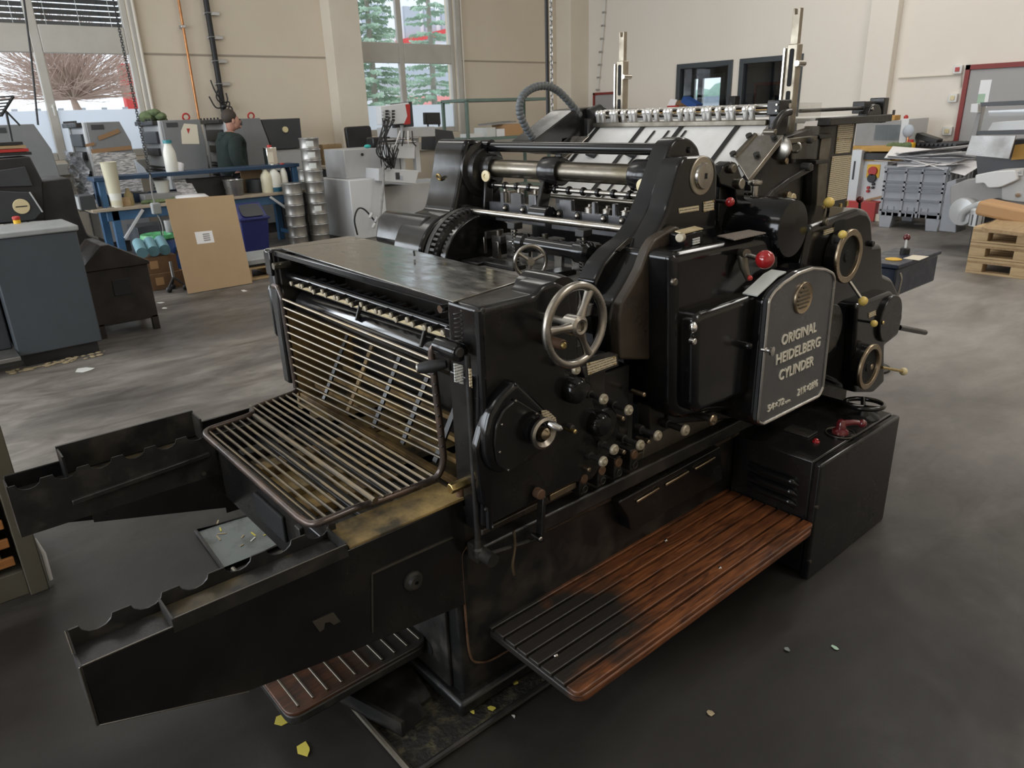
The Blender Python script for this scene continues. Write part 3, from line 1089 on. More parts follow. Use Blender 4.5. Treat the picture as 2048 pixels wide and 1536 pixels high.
p = W(150, 215, Y=17.5)
bare_bush(p.x, 17.5, p.z-0.1, 1.75, 1.5, 'round bare twiggy bush outside the blinds window')


def fir(cx, cy, H, R, label, n=15, dens=1.0):
    n = int(n*1.9)
    o = thing('fir_tree', (cx, cy, -0.5), label, 'tree')
    G().tube([(cx, cy, -0.5), (cx, cy, H*0.6), (cx, cy, H)], [0.11, 0.07, 0.015], 8).build('trunk', 'bark', o)
    g = G()
    for i in range(n):
        t = i/(n-1)
        z = 0.2+(H-0.4)*t
        rad = R*(1-t)**0.8+0.12
        m = int((11-5*t)*dens)
        for k in range(m):
            a = 2*math.pi*(k/m)+random.uniform(-.3, .3)+i
            L = rad*random.uniform(.75, 1.05)
            d = Vector((math.cos(a), math.sin(a), 0))
            s = Vector((cx, cy, z+random.uniform(-.1, .1)))
            e = s+d*L+Vector((0, 0, -0.10*L+0.12*L*random.random()))
            g.tube([s, e], [0.016, 0.006], 3)
            sd = Vector((-d.y, d.x, 0))
            for j in range(14):
                u = 0.18+0.82*j/13
                q = s.lerp(e, u)
                w = 0.30*(1-u*0.6)*(0.6+0.4*random.random())
                for sg in (-1, 1):
                    tip = q+sd*sg*w*0.75+d*w*0.55+Vector((0, 0, random.uniform(-.10, .03)))
                    h = (tip-q)*0.5
                    g.add([q, q+h+Vector((0, 0, 0.035)), tip, q+h+d*0.03-Vector((0, 0, 0.045))], [(0, 1, 2, 3)])
    b = g.build('needles', 'fir', o, recalc=False)
    b['kind'] = 'stuff'
    return o


p = W(750, 190, Y=18.0)
fir(p.x, 18.0, 6.2, 1.55, 'dense fir tree outside, left of the window mullion', 16)
p = W(868, 190, Y=19.5)
fir(p.x, 19.5, 7.2, 1.35, 'thin fir tree outside, right of the window mullion', 16, 0.6)
o = thing('garden_shed', (W(870, 200, Y=26).x, 26, -0.5), 'small red roofed shed outside below the thin fir', 'shed')
x = W(868, 200, Y=26).x
G().box(x-1.1, x+1.5, 26, 28, -0.5, 1.75).build('shed_wall', 'out_white', o)
G().prism([(x-1.3, 25.8, 1.7), (x+1.7, 25.8, 1.7), (x+1.7, 27, 2.35), (x-1.3, 27, 2.35)], (0, 0.05, 0.06)).build('shed_roof', 'roof_pale_red', o)
# distant skyline behind the office window
o = thing('far_warehouse', (30, 17, -0.5), 'pale low warehouse seen through the office window', 'building')
G().box(40, 44, 18, 34, -0.5, 1.9).build('wall', 'out_white', o)
G().box(39.8, 44, 18, 34, 1.9, 2.2).build('roof', 'out_grey', o)
o = thing('far_tree_line', (56, 26, -0.5), 'dark tree line behind the far warehouse', 'trees')
g = G()
for k in range(26):
    g.sph((56+random.uniform(-1, 1), 18+k*0.9, 2.0+random.uniform(-.3, .6)), random.uniform(0.9, 1.5), 8, 6)
g.build('crowns', 'fir', o)['kind'] = 'stuff'

# ================================================================ THE PRESS
PR = thing('cylinder_press', (1.9, 1.88, 0.0), 'large black cylinder letterpress machine in the middle of the hall', 'printing press')


def depth(p):
    return (Vector(p)-CAM).dot(FW)


def rp(p, px):
    """real radius of something px pixels tall-radius at p"""
    return px*depth(p)/FPX


def sp(name, pts, y0, y1, m, r=0.0, bevel=0.0, parent=None, seg=2, n=4, soft=0.0):
    q = [W(a, b, Y=y0) for a, b in pts]
    if soft:
        return G().soft(q, y0, y1, soft, max(r, soft+0.004)).build(name, m, parent or PR, sharp=50)
    if r:
        q = rnd(q, r, n)
    return G().prism(q, (0, y1-y0, 0)).build(name, m, parent or PR, bevel=bevel, seg=seg)


def ycap(name, px, py, y0, y1, rpx, m, parent=None, dome=0.0, bevel=0.003, n=28):
    c = W(px, py, Y=y0)
    r = rp(c, rpx)
    g = G()
    if dome:
        g.lathe((c.x, y1, c.z), (0, -1, 0), [(r, 0), (r, (y1-y0)*0.6), (r*0.93, (y1-y0)*0.85), (r*0.7, (y1-y0)), (r*0.02, (y1-y0)+dome)], n)
        bevel = 0
    else:
        g.cyl((c.x, y0, c.z), (c.x, y1, c.z), r, n=n)
    return g.build(name, m, parent or PR, bevel=bevel)


def plate(name, pts, y, m, parent=None, th=0.0025, screws=True):
    q = [W(a, b, Y=y) for a, b in pts]
    o = G().prism(q, (0, th, 0)).build(name, m, parent or PR)
    if screws:
        for k in range(4):
            c = q[k].lerp(q[(k+2) % 4], 0.07)
            G().cyl((c.x, y-0.002, c.z), (c.x, y, c.z), 0.0028, n=8).build('screw', 'brass', o)
    return o


def fit_text(body, a, b, y, hpx, m, parent, depth_=0.004):
    p, q = W(*a, Y=y), W(*b, Y=y)
    wid = abs(q.x-p.x)
    c = (p+q)/2
    h = rp(c, hpx)
    size = h/0.70
    o = text('lettering', body, m, parent, (c.x, y-depth_/2, c.z), (1, 0, 0), (0, 0, 1), size, depth_)
    xs_ = [v.co.x for v in o.data.vertices]
    w0 = max(xs_)-min(xs_)
    mid = (max(xs_)+min(xs_))/2
    cx = c.x-WOFF[parent.name].x
    for v in o.data.vertices:
        v.co.x = cx+(v.co.x-mid)*wid/w0
    return o


# ---------------------------------------------------------------- base
g = G().box(0.915, 3.1, 1.352, 2.42, 0.03, 0.62)
g.build('base', 'black_worn', PR, bevel=0.012)
G().box(0.885, 3.12, 1.325, 2.45, 0.012, 0.06).build('base_flange', 'black_worn', PR, bevel=0.012)
rim = [W(a, b, Y=1.348) for a, b in ((1085, 1010), (1010, 1060), (922, 1098), (927, 1180), (937, 1300), (945, 1325), (975, 1325), (1120, 1240))]
G().tube(smooth_path(rim, 0.03), 0.0035, 6).build('base_moulding', 'rust', PR)
# front foot of the base, a slanting web
G().prism([(0.915, 1.40, 0.06), (0.915, 1.62, 0.06), (0.915, 1.55, 0.46), (0.915, 1.40, 0.46)], (-0.012, 0, 0)).build('base_web', 'black_iron', PR, bevel=0.004)
G().cyl((0.90, 1.50, 0.14), (0.92, 1.50, 0.14), 0.022, n=14).build('base_bolt', 'black_hole', PR)

# lower casting with slots beside the footboard
q = [W(a, b, Y=1.30) for a, b in ((1237, 1004), (1442, 892), (1445, 960), (1262, 1064), (1258, 1035))]
G().prism(rnd(q, 0.015), (0, 0.06, 0)).build('side_casting', 'black_paint', PR, bevel=0.006)
for a, b, c_, d in (((1273, 1004), (1318, 976), 6, 0), ((1331, 970), (1377, 943), 6, 0), ((1390, 938), (1430, 915), 6, 0)):
    p0, p1 = W(*a, Y=1.296), W(*b, Y=1.296)
    G().bar(p0, p1, 0.008, 0.010).build('slot_rib', 'bronze', PR, bevel=0.003)
# sill rail running along the operator side
p0, p1 = W(952, 1112, Y=1.30), W(1462, 862, Y=1.30)
G().bar((p0.x, 1.315, p0.z), (p1.x+0.9, 1.315, p0.z), 0.05, 0.05).build('sill_rail', 'black_worn', PR, bevel=0.006)
q = [W(a, b, Y=1.335) for a, b in ((965, 1060), (1150, 968), (1290, 900), (1480, 800), (1480, 870), (1300, 965), (1090, 1068), (960, 1128))]
G().prism(q, (0, 0.03, 0)).build('bed_side_rail', 'brown_black', PR, bevel=0.004)
q = [W(a, b, Y=1.333) for a, b in ((1290, 880), (1330, 820), (1480, 790), (1480, 850), (1330, 930), (1280, 955))]
G().prism(q, (0, 0.02, 0)).build('side_apron', 'steel_dark', PR, bevel=0.004)

# ---------------------------------------------------------------- delivery housing, operator side
hs = [(961, 617), (1068, 593), (1084, 573), (1112, 562), (1140, 575), (1149, 640), (1134, 744), (1152, 750), (1186, 768), (1192, 815), (1234, 822),
      (1243, 862), (1226, 905), (1185, 962), (1149, 968), (966, 1060)]
sp('delivery_side_plate', hs, 1.27, 1.36, 'black_paint', r=0.014, soft=0.012)
G().box(0.975, 1.30, 1.272, 1.40, 0.72, 1.19).build('delivery_housing', 'black_paint', PR, bevel=0.012, seg=3)
# hump behind the housing top
c = W(1110, 585, Y=1.30)
G().lathe((c.x, 1.275, 1.155), (0, 1, 0), [(0.062, 0), (0.066, 0.02), (0.066, 0.12)], 24).build('housing_hump', 'black_gloss', PR)
# moulded front edge
q = [(0.972, 1.268, 0.62), (0.972, 1.268, 1.185)]
G().tube(q, 0.010, 8).build('corner_moulding', 'black_gloss', PR)
for a, b in ((968, 621), (982, 826), (975, 1020)):
    ycap('corner_screw', a, b, 1.264, 1.272, 5, 'black_iron')
# tapered boss of the plate edge at the bottom
sp('edge_boss', [(952, 900), (968, 840), (982, 905), (988, 1000), (981, 1020), (966, 1010)], 1.255, 1.275, 'black_gloss', r=0.01, soft=0.008)

# fan shaped crank cover
fan = [(1035, 761), (1116, 840), (1120, 870), (1091, 903), (1010, 950), (985, 945), (973, 917), (971, 876), (982, 826), (1003, 790)]
fc = sp('crank_cover', fan, 1.235, 1.272, 'black_gloss', r=0.02, soft=0.016)
lid = [(1034, 799), (1108, 845), (1110, 875), (1088, 898), (1016, 945), (996, 930), (990, 888), (993, 852), (1008, 820)]
cl = sp('crank_cover_lid', lid, 1.228, 1.238, 'black_paint', r=0.012, bevel=0.003, parent=fc)
for a, b in ((1033, 802), (1005, 850), (1001, 905), (1018, 941), (1075, 828)):
    ycap('screw', a, b, 1.224, 1.230, 2.6, 'steel', parent=cl, bevel=0.001, n=10)
c = W(1092, 868, Y=1.19)
rr = rp(c, 33)
crk = G().lathe((c.x, 1.232, c.z), (0, -1, 0), [(rr*0.95, 0), (rr*0.9, 0.014), (rr*0.55, 0.018), (rr*0.45, 0.026)], 32).build('crank_boss', 'black_gloss', fc)
hr = G().lathe((c.x, 1.212, c.z), (0, -1, 0), [(rr*0.62, 0), (rr*0.62, 0.004), (rr*1.0, 0.010), (rr*1.02, 0.018), (rr*0.85, 0.022), (rr*0.62, 0.012), (rr*0.60, 0.0)], 36, close=False)
hr.build('crank_ring', 'steel', crk)
G().lathe((c.x, 1.206, c.z), (0, -1, 0), [(rr*0.36, 0), (rr*0.36, 0.016), (rr*0.2, 0.024), (rr*0.02, 0.026)], 20).build('crank_hub', 'bronze', crk)
p0, p1 = W(1097, 847, Y=1.18), W(1125, 859, Y=1.15)
G().tube([p0, p0.lerp(p1, 0.4), p0.lerp(p1, 0.85), p1], [0.006, 0.010, 0.008, 0.002], 12).build('crank_lever', 'chrome', crk)
sp('scale_plate', [(1084, 822), (1096, 821), (1112, 836), (1114, 850), (1106, 850), (1098, 836), (1085, 832)], 1.229, 1.2335, 'print_brass', parent=fc)
ycap('oil_nipple', 1152, 864, 1.235, 1.275, 5, 'brass')
ycap('oil_nipple', 1146, 857, 1.25, 1.275, 7, 'black_iron')

# large handwheel
c = W(1151, 651, Y=1.16)
R = rp(c, 80)
hw = G()
hw.torus(c, (0, 1, 0), R, R*0.115, 56, 14)
wheel = hw.build('handwheel', 'steel', PR)
G().lathe((c.x, 1.27, c.z), (0, -1, 0), [(0.012, 0), (0.012, 0.08), (0.024, 0.085), (0.026, 0.125), (0.018, 0.13), (0.012, 0.128), (0.011, 0.12)], 24).build('wheel_hub', 'steel', wheel)
for a in (58, 178, 298):
    d = Vector((math.cos(math.radians(a)), 0, math.sin(math.radians(a))))
    G().tube([c+d*0.018+Vector((0, -0.005, 0)), c+d*R*0.55+Vector((0, -0.002, 0)), c+d*(R*0.94)], [0.013, 0.0085, 0.012], 10).build('wheel_spoke', 'steel', wheel)
ycap('rusty_knob', 1127, 690, 1.21, 1.27, 11, 'rust')
ycap('rusty_knob', 1130, 692, 1.19, 1.20, 7, 'brass')
ycap('pedestal_cap', 1163, 784, 1.232, 1.30, 29, 'black_gloss', dome=0.004)
ycap('pedestal_cap', 1211, 852, 1.232, 1.30, 27, 'black_gloss', dome=0.004)
ycap('pedestal_ring', 1212, 850, 1.262, 1.30, 36, 'black_paint', bevel=0.006)

# control spindles with bronze ends, operator side
for px, py, L, r, m in ((1212, 800, 0.10, 11, 'knob_metal'), (1262, 822, 0.11, 11, 'knob_metal'), (1320, 873, 0.13, 11, 'knob_metal'), (1375, 862, 0.14, 12, 'knob_metal'),
                        (1430, 841, 0.16, 12, 'bronze'), (1285, 892, 0.13, 11, 'knob_metal'), (1233, 901, 0.08, 11, 'knob_metal'), (1211, 925, 0.10, 11, 'knob_metal'), (1157, 741, 0.05, 10, 'knob_metal')):
    y0 = 1.205
    L *= 0.6
    c = W(px, py, Y=y0)
    k = rp(c, 1.0)
    sh = G().lathe((c.x, y0+0.012+L, c.z), (0, -1, 0), [(r*0.85*k, 0), (r*0.85*k, L*0.3), (r*0.55*k, L*0.32), (r*0.55*k, L)], 16).build('control_spindle', 'black_iron', PR)
    G().lathe((c.x, y0+0.012, c.z), (0, -1, 0), [(r*k, 0), (r*k, 0.006), (r*0.82*k, 0.010), (r*0.35*k, 0.010), (r*0.33*k, 0.015), (r*0.1*k, 0.016)], 20).build('spindle_end', m, sh)
for px, py in ((1170, 959), (1206, 942), (1239, 926), (1271, 910)):
    c = W(px, py, Y=1.27)
    k = rp(c, 1.0)
    cp = G().box(c.x-11*k, c.x+9*k, 1.275, 1.335, c.z-34*k, c.z+12*k).build('clamp_block', 'black_iron', PR, bevel=0.003)
    ycap('clamp_disc', px, py, 1.266, 1.277, 10, 'rust', parent=cp)
    G().torus((c.x, 1.27, c.z-22*k), (0, 1, 0), 7*k, 1.5*k, 14, 6).build('clamp_loop', 'black_iron', cp)
for px, py in ((1180, 940), (1250, 905), (1299, 885), (1248, 838), (1290, 790)):
    ycap('small_bolt', px, py, 1.25, 1.30, 5, 'bronze')
plate('brass_nameplate', [(1174, 727), (1232, 712), (1234, 728), (1177, 750)], 1.262, 'print_brass')
sp('nameplate_bar', [(1165, 735), (1236, 708), (1238, 732), (1170, 757)], 1.265, 1.30, 'black_iron', bevel=0.002)
plate('brass_nameplate', [(1303, 919), (1337, 906), (1335, 934), (1302, 946)], 1.322, 'print_brass')
# bracket lever near the sill
p0, p1 = W(1084, 990, Y=1.25), W(1080, 1082, Y=1.25)
br = G().bar(p0, p1, 0.012, 0.024, up=(0, 1, 0)).build('trip_lever', 'black_paint', PR, bevel=0.003)
ycap('trip_pivot', 1084, 990, 1.238, 1.262, 11, 'rust', parent=br)
ycap('trip_pin', 1083, 1079, 1.232, 1.27, 5, 'steel', parent=br)
G().bar(W(1098, 995, Y=1.29), W(1150, 968, Y=1.29), 0.012, 0.02).build('trip_bar', 'bronze', PR, bevel=0.002)
G().tube(catmull([W(a, b, Y=1.26) for a, b in ((1027, 1060), (1030, 1090), (1025, 1130), (1028, 1150))], 5), 0.004, 6).build('oil_pipe', 'bronze', PR)
G().tube([W(978, 1108, Y=1.27), W(1080, 1075, Y=1.27)], 0.006, 8).build('link_rod', 'black_iron', PR)
c = W(972, 1112, Y=1.27)
G().cyl((c.x, 1.24, c.z), (c.x, 1.31, c.z), 0.018, n=14).build('link_pivot', 'black_iron', PR)

# guide post, rod, spring and handle at the front corner
p0 = W(915, 760, Y=1.36)
G().box(0.955, 0.985, 1.30, 1.375, 0.60, 1.02).build('guide_post', 'black_paint', PR, bevel=0.004)
a, b = W(936, 735, Y=1.29), W(955, 1078, Y=1.29)
xr = (a.x+b.x)/2
G().cyl((xr, 1.29, b.z), (xr, 1.29, a.z+0.03), 0.0075, n=12).build('guide_rod', 'black_iron', PR)
G().lathe((xr, 1.29, b.z-0.05), (0, 0, 1), [(0.014, 0), (0.014, 0.02), (0.009, 0.025), (0.009, 0.05)], 12).build('rod_foot', 'black_iron', PR)
c = W(921, 706, Y=1.30)
hd = G().lathe((c.x, c.y, c.z), (0, 1, 0), [(0.021, 0), (0.023, 0.004), (0.023, 0.085), (0.019, 0.09)], 20).build('guard_socket', 'black_gloss', PR)
ycap('socket_cap', 921, 706, 1.296, 1.304, 11, 'black_iron', parent=hd)
pts = []
a0 = Vector((c.x+0.01, 1.315, c.z+0.02))
for k in range(60):
    t = k/59
    an = t*2*math.pi*7
    pts.append(a0+Vector((0.009*math.cos(an), 0.009*math.sin(an), 0.075*t)))
G().tube(pts, 0.0018, 5).build('guard_spring', 'black_iron', PR)
p0, p1 = W(838, 737, Y=1.42), W(893, 728, Y=1.37)
G().tube([p0, p0.lerp(p1, 0.12), p0.lerp(p1, 0.45), p0.lerp(p1, 0.8), p1], [0.012, 0.0145, 0.016, 0.013, 0.010], 14).build('guard_handle', 'black_rubber', PR)
d = (p0-p1).normalized()
G().lathe(p0, d, [(0.0125, 0), (0.0125, 0.004), (0.005, 0.006), (0.002, 0.004)], 14).build('handle_end', 'steel_bright', PR)
plate('data_plate', [(908, 726), (926, 731), (927, 769), (910, 764)], 1.297, 'print_white', screws=False)
plate('brass_nameplate', [(938, 737), (943, 738), (945, 776), (940, 774)], 1.262, 'print_brass', screws=False)
c = W(919, 970, Y=1.33)
G().cyl((c.x-0.03, 1.33, c.z), (c.x+0.03, 1.33, c.z), 0.014, n=6).build('hex_bolt', 'brass', PR, bevel=0.002)
G().cyl((c.x, 1.33, c.z-0.03), (c.x, 1.33, c.z), 0.010, n=10).build('bolt_shank', 'rust', PR)

# ---------------------------------------------------------------- delivery housing, far side + top
G().box(0.98, 1.29, 2.43, 2.485, 0.70, 1.19).build('far_delivery_housing', 'black_paint', PR, bevel=0.010)
G().box(0.975, 0.99, 2.432, 2.482, 1.10, 1.185).build('far_corner_plate', 'black_gloss', PR, bevel=0.004)
q = [W(a, b, Y=2.49) for a, b in ((534, 600), (545, 590), (552, 700), (548, 745), (540, 700))]
G().box(0.985, 1.2, 2.485, 2.535, 0.86, 1.06).build('far_gear_cover', 'black_paint', PR, bevel=0.02)
tp = G().prism([W(a, b, Z=1.194) for a, b in ((563, 496), (906, 602), (1056, 556), (736, 478))], (0, 0, -0.006)).build('delivery_top_plate', 'plate_top', PR, bevel=0.002)
G().prism([W(a, b, Z=1.193) for a, b in ((527, 497), (562, 496), (736, 478), (700, 471))], (0, 0, -0.02)).build('far_top_edge', 'plate_top', PR, bevel=0.004)
G().cyl(W(829, 512, Z=1.2), W(828, 512, Z=1.2)+Vector((0, 0, 0.016)), 0.003, n=8).build('plate_pin', 'black_iron', tp)
G().box(0.99, 1.0, 1.40, 2.43, 1.168, 1.187).build('front_lip', 'black_paint', PR, bevel=0.003)
G().prism([(1.055, 1.40, 1.165), (1.095, 1.40, 1.118), (1.105, 1.40, 1.123), (1.065, 1.40, 1.17)], (0, 1.02, 0)).build('front_strip', 'panel_grey', PR, bevel=0.002)
G().cyl((0.97, 2.40, 1.14), (1.03, 2.40, 1.14), 0.012, n=12).build('stop_pin', 'steel_dark', PR)
c = W(886, 617, Y=1.42)
G().cyl((c.x-0.01, 1.42, c.z), (c.x+0.06, 1.42, c.z), 0.010, n=12).build('stop_pin', 'steel_bright', PR)
# gripper fingers on their bar
G().box(1.02, 1.06, 1.40, 2.36, 1.066, 1.078).build('gripper_bar', 'tag_brass', PR, bevel=0.002)
nf = 23
pin = None
for k in range(nf):
    y = 1.415+0.90*k/(nf-1)
    z = 1.090
    if pin is None:
        pin = G().lathe((0.99, y, z), (1, 0, 0.06), [(0.0070, 0), (0.0070, 0.085)], 12).build('gripper_finger', 'black_iron', PR)
        tip = G().lathe((0.992, y, z), (-1, 0, -0.06), [(0.0078, 0), (0.0078, 0.005), (0.003, 0.006)], 12).build('gripper_tip', 'knob_metal', pin)
        y0_ = y
    else:
        o = pin.copy()
        COL.objects.link(o)
        o.location.y += y-y0_
        o.location.z += 0.003*((k % 3)-1)
        o.location.x += 0.010*((k % 2))
        t = tip.copy()
        COL.objects.link(t)
        t.parent = o
# delivery drum and cross shafts
a, b = W(612, 614, X=1.07), W(872, 722, X=1.07)
a, b = W(616, 614, X=1.03), W(856, 697, X=1.03)
z = (a.z+b.z)/2
G().lathe((1.045, 1.42, z), (0, 1, 0), [(0.03, 0), (0.050, 0.015), (0.050, 0.90), (0.03, 0.94)], 32).build('delivery_drum', 'black_gloss', PR)
for px, py, r, m in ((700, 607, 0.009, 'steel_dark'), (700, 590, 0.014, 'black_gloss')):
    c = W(px, py, X=1.03)
    G().cyl((1.03, 1.38, c.z), (1.03, 2.42, c.z), r, n=14).build('cross_shaft', m, PR)
for px, py in ((722, 606), (852, 655)):
    c = W(px, py, X=1.02)
    G().bar(c, c+Vector((-0.02, 0.0, -0.05)), 0.012, 0.008, up=(0, 1, 0)).build('shaft_clip', 'black_iron', PR, bevel=0.002)
c = W(897, 675, Y=1.40)
G().box(0.985, 1.0, 1.375, 1.43, c.z-0.02, c.z+0.02).build('bearing_block', 'black_paint', PR, bevel=0.004)
# dark inside of the delivery
G().box(1.24, 1.26, 1.39, 2.43, 0.6, 1.15).build('inner_back_plate', 'black_worn', PR)
G().box(1.0, 1.25, 2.415, 2.43, 0.62, 0.975).build('inner_side_plate', 'ochre_iron', PR)
G().box(1.0, 1.25, 2.415, 2.43, 0.975, 1.17).build('inner_side_plate', 'black_worn', PR)
G().box(1.0, 1.25, 1.39, 1.40, 0.62, 1.09).build('inner_side_plate', 'black_worn', PR)
for k in range(5):
    y = 1.55+0.17*k
    G().bar((1.20, y, 1.02), (1.02, y+0.02, 0.68), 0.022, 0.006).build('delivery_tape', 'black_worn' if k != 3 else 'ochre_iron', PR)
G().box(0.98, 1.24, 1.40, 2.42, 0.60, 0.63).build('delivery_floor', 'powder', PR)
for k in range(4):
    x = 1.0+0.06*k
    G().box(x, x+0.02, 1.42, 2.4, 0.655+0.02*k, 0.67+0.02*k).build('cross_slat', 'ochre_iron', PR, bevel=0.002)

# ---------------------------------------------------------------- delivery arms
def scallop(x0, x1, zb, zt, y, th, n, dip=0.022):
    pts = [(x0, y, zb), (x1, y, zb), (x1, y, zt)]
    for k in range(n):
        c = x1-(x1-x0)*(k+0.5)/n
        w = 0.030
        for j in range(7):
            a = math.pi*j/6
            pts.append((c+w*math.cos(a), y, zt-dip*math.sin(a)))
    pts.append((x0, y, zt))
    return G().prism(pts, (0, th, 0))


arm = G().prism([(0.074, 1.345, 0.535), (0.35, 1.345, 0.44), (0.62, 1.345, 0.40), (0.95, 1.345, 0.36), (0.95, 1.345, 0.675), (0.074, 1.345, 0.675)], (0, 0.006, 0)).build('delivery_arm', 'black_paint', PR, bevel=0.002)
scallop(0.074, 0.64, 0.56, 0.70, 1.437, 0.004, 6).build('scalloped_plate', 'black_iron', arm)
G().prism([(0.070, 1.345, 0.535), (0.070, 1.441, 0.56), (0.070, 1.441, 0.70), (0.070, 1.41, 0.662), (0.070, 1.345, 0.675)], (0.004, 0, 0)).build('arm_end_plate', 'black_iron', arm)
G().box(0.074, 0.96, 1.35, 1.437, 0.655, 0.660).build('arm_tray', 'powder_arm', arm)
tr = G().box(0.235, 0.239, 1.346, 1.436, 0.66, 0.692).box(0.616, 0.62, 1.346, 1.436, 0.66, 0.695).box(0.235, 0.62, 1.344, 1.347, 0.66, 0.692)
tr.build('tray_rim', 'black_iron', arm)
G().box(0.24, 0.615, 1.348, 1.435, 0.662, 0.668).build('tray_floor', 'powder_arm', arm)
G().box(0.625, 0.955, 1.345, 1.46, 0.675, 0.683).build('powder_ledge', 'powder', arm, bevel=0.002)
c = W(656, 1242, Y=1.343)
G().prism([W(a, b, Y=1.342) for a, b in ((626, 1245), (668, 1226), (681, 1243), (668, 1250), (660, 1244), (650, 1246), (648, 1258), (640, 1264))], (0, 0.003, 0)).build('latch_plate', 'steel_dark', arm)
p0, p1 = W(744, 1148, Y=1.343), W(745, 1265, Y=1.343)
G().bar(p0, p1, 0.003, 0.004, up=(0, 1, 0)).build('panel_seam', 'steel_dark', arm)
G().bar(W(744, 1148, Y=1.343), W(905, 1075, Y=1.343), 0.003, 0.004, up=(0, 1, 0)).build('panel_seam', 'steel_dark', arm)
c = W(832, 1166, Y=1.33)
G().lathe((c.x, 1.345, c.z), (0, -1, 0), [(0.026, 0), (0.026, 0.006), (0.019, 0.010), (0.016, 0.018), (0.006, 0.018), (0.006, 0.008)], 24).build('arm_bearing', 'black_iron', arm)

for pa_, pb_ in (((0.069, 1.344, 0.536), (0.069, 1.344, 0.675)), ((0.069, 1.44, 0.70), (0.069, 1.41, 0.664)), ((0.074, 1.344, 0.676), (0.235, 1.344, 0.676)), ((0.074, 1.344, 0.535), (0.35, 1.344, 0.44))):
    G().tube([pa_, pb_], 0.0014, 5).build('worn_edge', 'steel', arm)
G().tube([(0.24, 1.344, 0.693), (0.618, 1.344, 0.693)], 0.0013, 5).build('worn_edge', 'steel', arm)
far = G().prism([(0.078, 2.31, 0.535), (0.35, 2.31, 0.46), (0.95, 2.31, 0.38), (0.95, 2.31, 0.70), (0.078, 2.31, 0.70)], (0, 0.006, 0)).build('far_delivery_arm', 'black_paint', PR, bevel=0.002)
scallop(0.078, 0.62, 0.545, 0.70, 2.222, 0.004, 6).build('scalloped_plate', 'black_iron', far)
G().prism([(0.62, 2.222, 0.40), (0.95, 2.222, 0.38), (0.95, 2.222, 0.68), (0.62, 2.222, 0.68)], (0, 0.004, 0)).build('arm_inner_plate', 'black_paint', far)
G().prism([(0.25, 2.222, 0.52), (0.62, 2.222, 0.42), (0.62, 2.222, 0.545), (0.25, 2.222, 0.545)], (0, 0.003, 0)).build('arm_lower_plate', 'black_paint', far)
G().box(0.078, 0.95, 2.226, 2.31, 0.65, 0.655).build('arm_tray', 'powder_arm', far)
G().prism([(0.074, 2.222, 0.545), (0.074, 2.314, 0.535), (0.074, 2.314, 0.69), (0.074, 2.226, 0.70)], (0.004, 0, 0)).build('arm_end_plate', 'black_iron', far)
G().box(0.215, 0.60, 2.308, 2.316, 0.66, 0.745).box(0.215, 0.22, 2.23, 2.31, 0.66, 0.74).box(0.595, 0.60, 2.23, 2.31, 0.66, 0.74).build('tray_rim', 'black_worn', far)
p0, p1 = W(148, 992, Y=2.218), W(405, 915, Y=2.218)
G().bar((0.21, 2.214, 0.605), (0.60, 2.214, 0.625), 0.016, 0.016).build('guide_rail', 'black_iron', far, bevel=0.003)
c = W(408, 947, Y=2.218)
G().cyl((c.x, 2.216, c.z), (c.x, 2.222, c.z), 0.007, n=12).build('rivet', 'steel', far)

# pile support between the arms
pc = G().box(0.625, 0.665, 1.46, 2.215, 0.46, 0.64).build('pile_crossbeam', 'black_paint', PR, bevel=0.006)
G().box(0.615, 0.626, 1.72, 1.92, 0.52, 0.60).build('beam_slot', 'black_hole', pc, bevel=0.004)
G().box(0.612, 0.626, 1.60, 1.63, 0.44, 0.62).build('beam_rib', 'black_iron', pc, bevel=0.003)
G().box(0.67, 0.98, 1.47, 2.21, 0.585, 0.60).build('pile_board', 'powder', PR, bevel=0.003)
for y, z, m in ((1.52, 0.605, 'black_worn'), (1.66, 0.61, 'ochre_iron'), (1.80, 0.605, 'powder'), (1.97, 0.615, 'ochre_iron'), (2.12, 0.61, 'black_worn')):
    G().box(0.67, 1.22, y, y+0.05, 0.60, z+0.02).build('pile_rail', m, PR, bevel=0.003)
for x in (0.75, 0.86, 0.95):
    G().box(x, x+0.03, 1.47, 2.21, 0.625, 0.64).build('pile_slat', 'black_worn', PR, bevel=0.003)

# ---------------------------------------------------------------- wire guard
XG = 0.962
lt, lb = W(563, 592, X=XG), W(594, 786, X=XG)
rt, rb = W(862, 700, X=XG), W(889, 930, X=XG)
zf = 0.705
left_rail = [W(547, 572, X=0.985), W(556, 574, X=0.965), lt+Vector((0, 0, 0.0)), lb+Vector((0, 0, 0.01)), (0.945, 2.315, zf+0.004), (0.78, 2.29, zf), (0.755, 2.215, zf+0.008), (0.60, 2.195, zf+0.008), (0.583, 2.16, zf+0.008), (0.580, 1.50, zf+0.004),
             (0.585, 1.455, zf+0.006), (0.60, 1.437, zf+0.010), (0.705, 1.437, zf+0.012), (0.735, 1.458, zf-0.004), (0.80, 1.452, zf-0.004), (0.945, 1.445, zf), rb+Vector((0.0, 0, 0.012)), rt, rt+Vector((0.01, -0.02, 0.022)), rt+Vector((0.015, -0.06, 0.022))]
wg = G().tube(smooth_path(left_rail, 0.03, 4), 0.0095, 10).build('wire_guard', 'grid_frame', PR)
n = 12
for k in range(n):
    t = (k+0.3)/n
    p, q = lt.lerp(lb, t), rt.lerp(rb, 0.06+0.94*t)
    G().cyl(p, q, 0.0045, n=8).build('guard_bar', 'grid_bar', wg)
n = 14
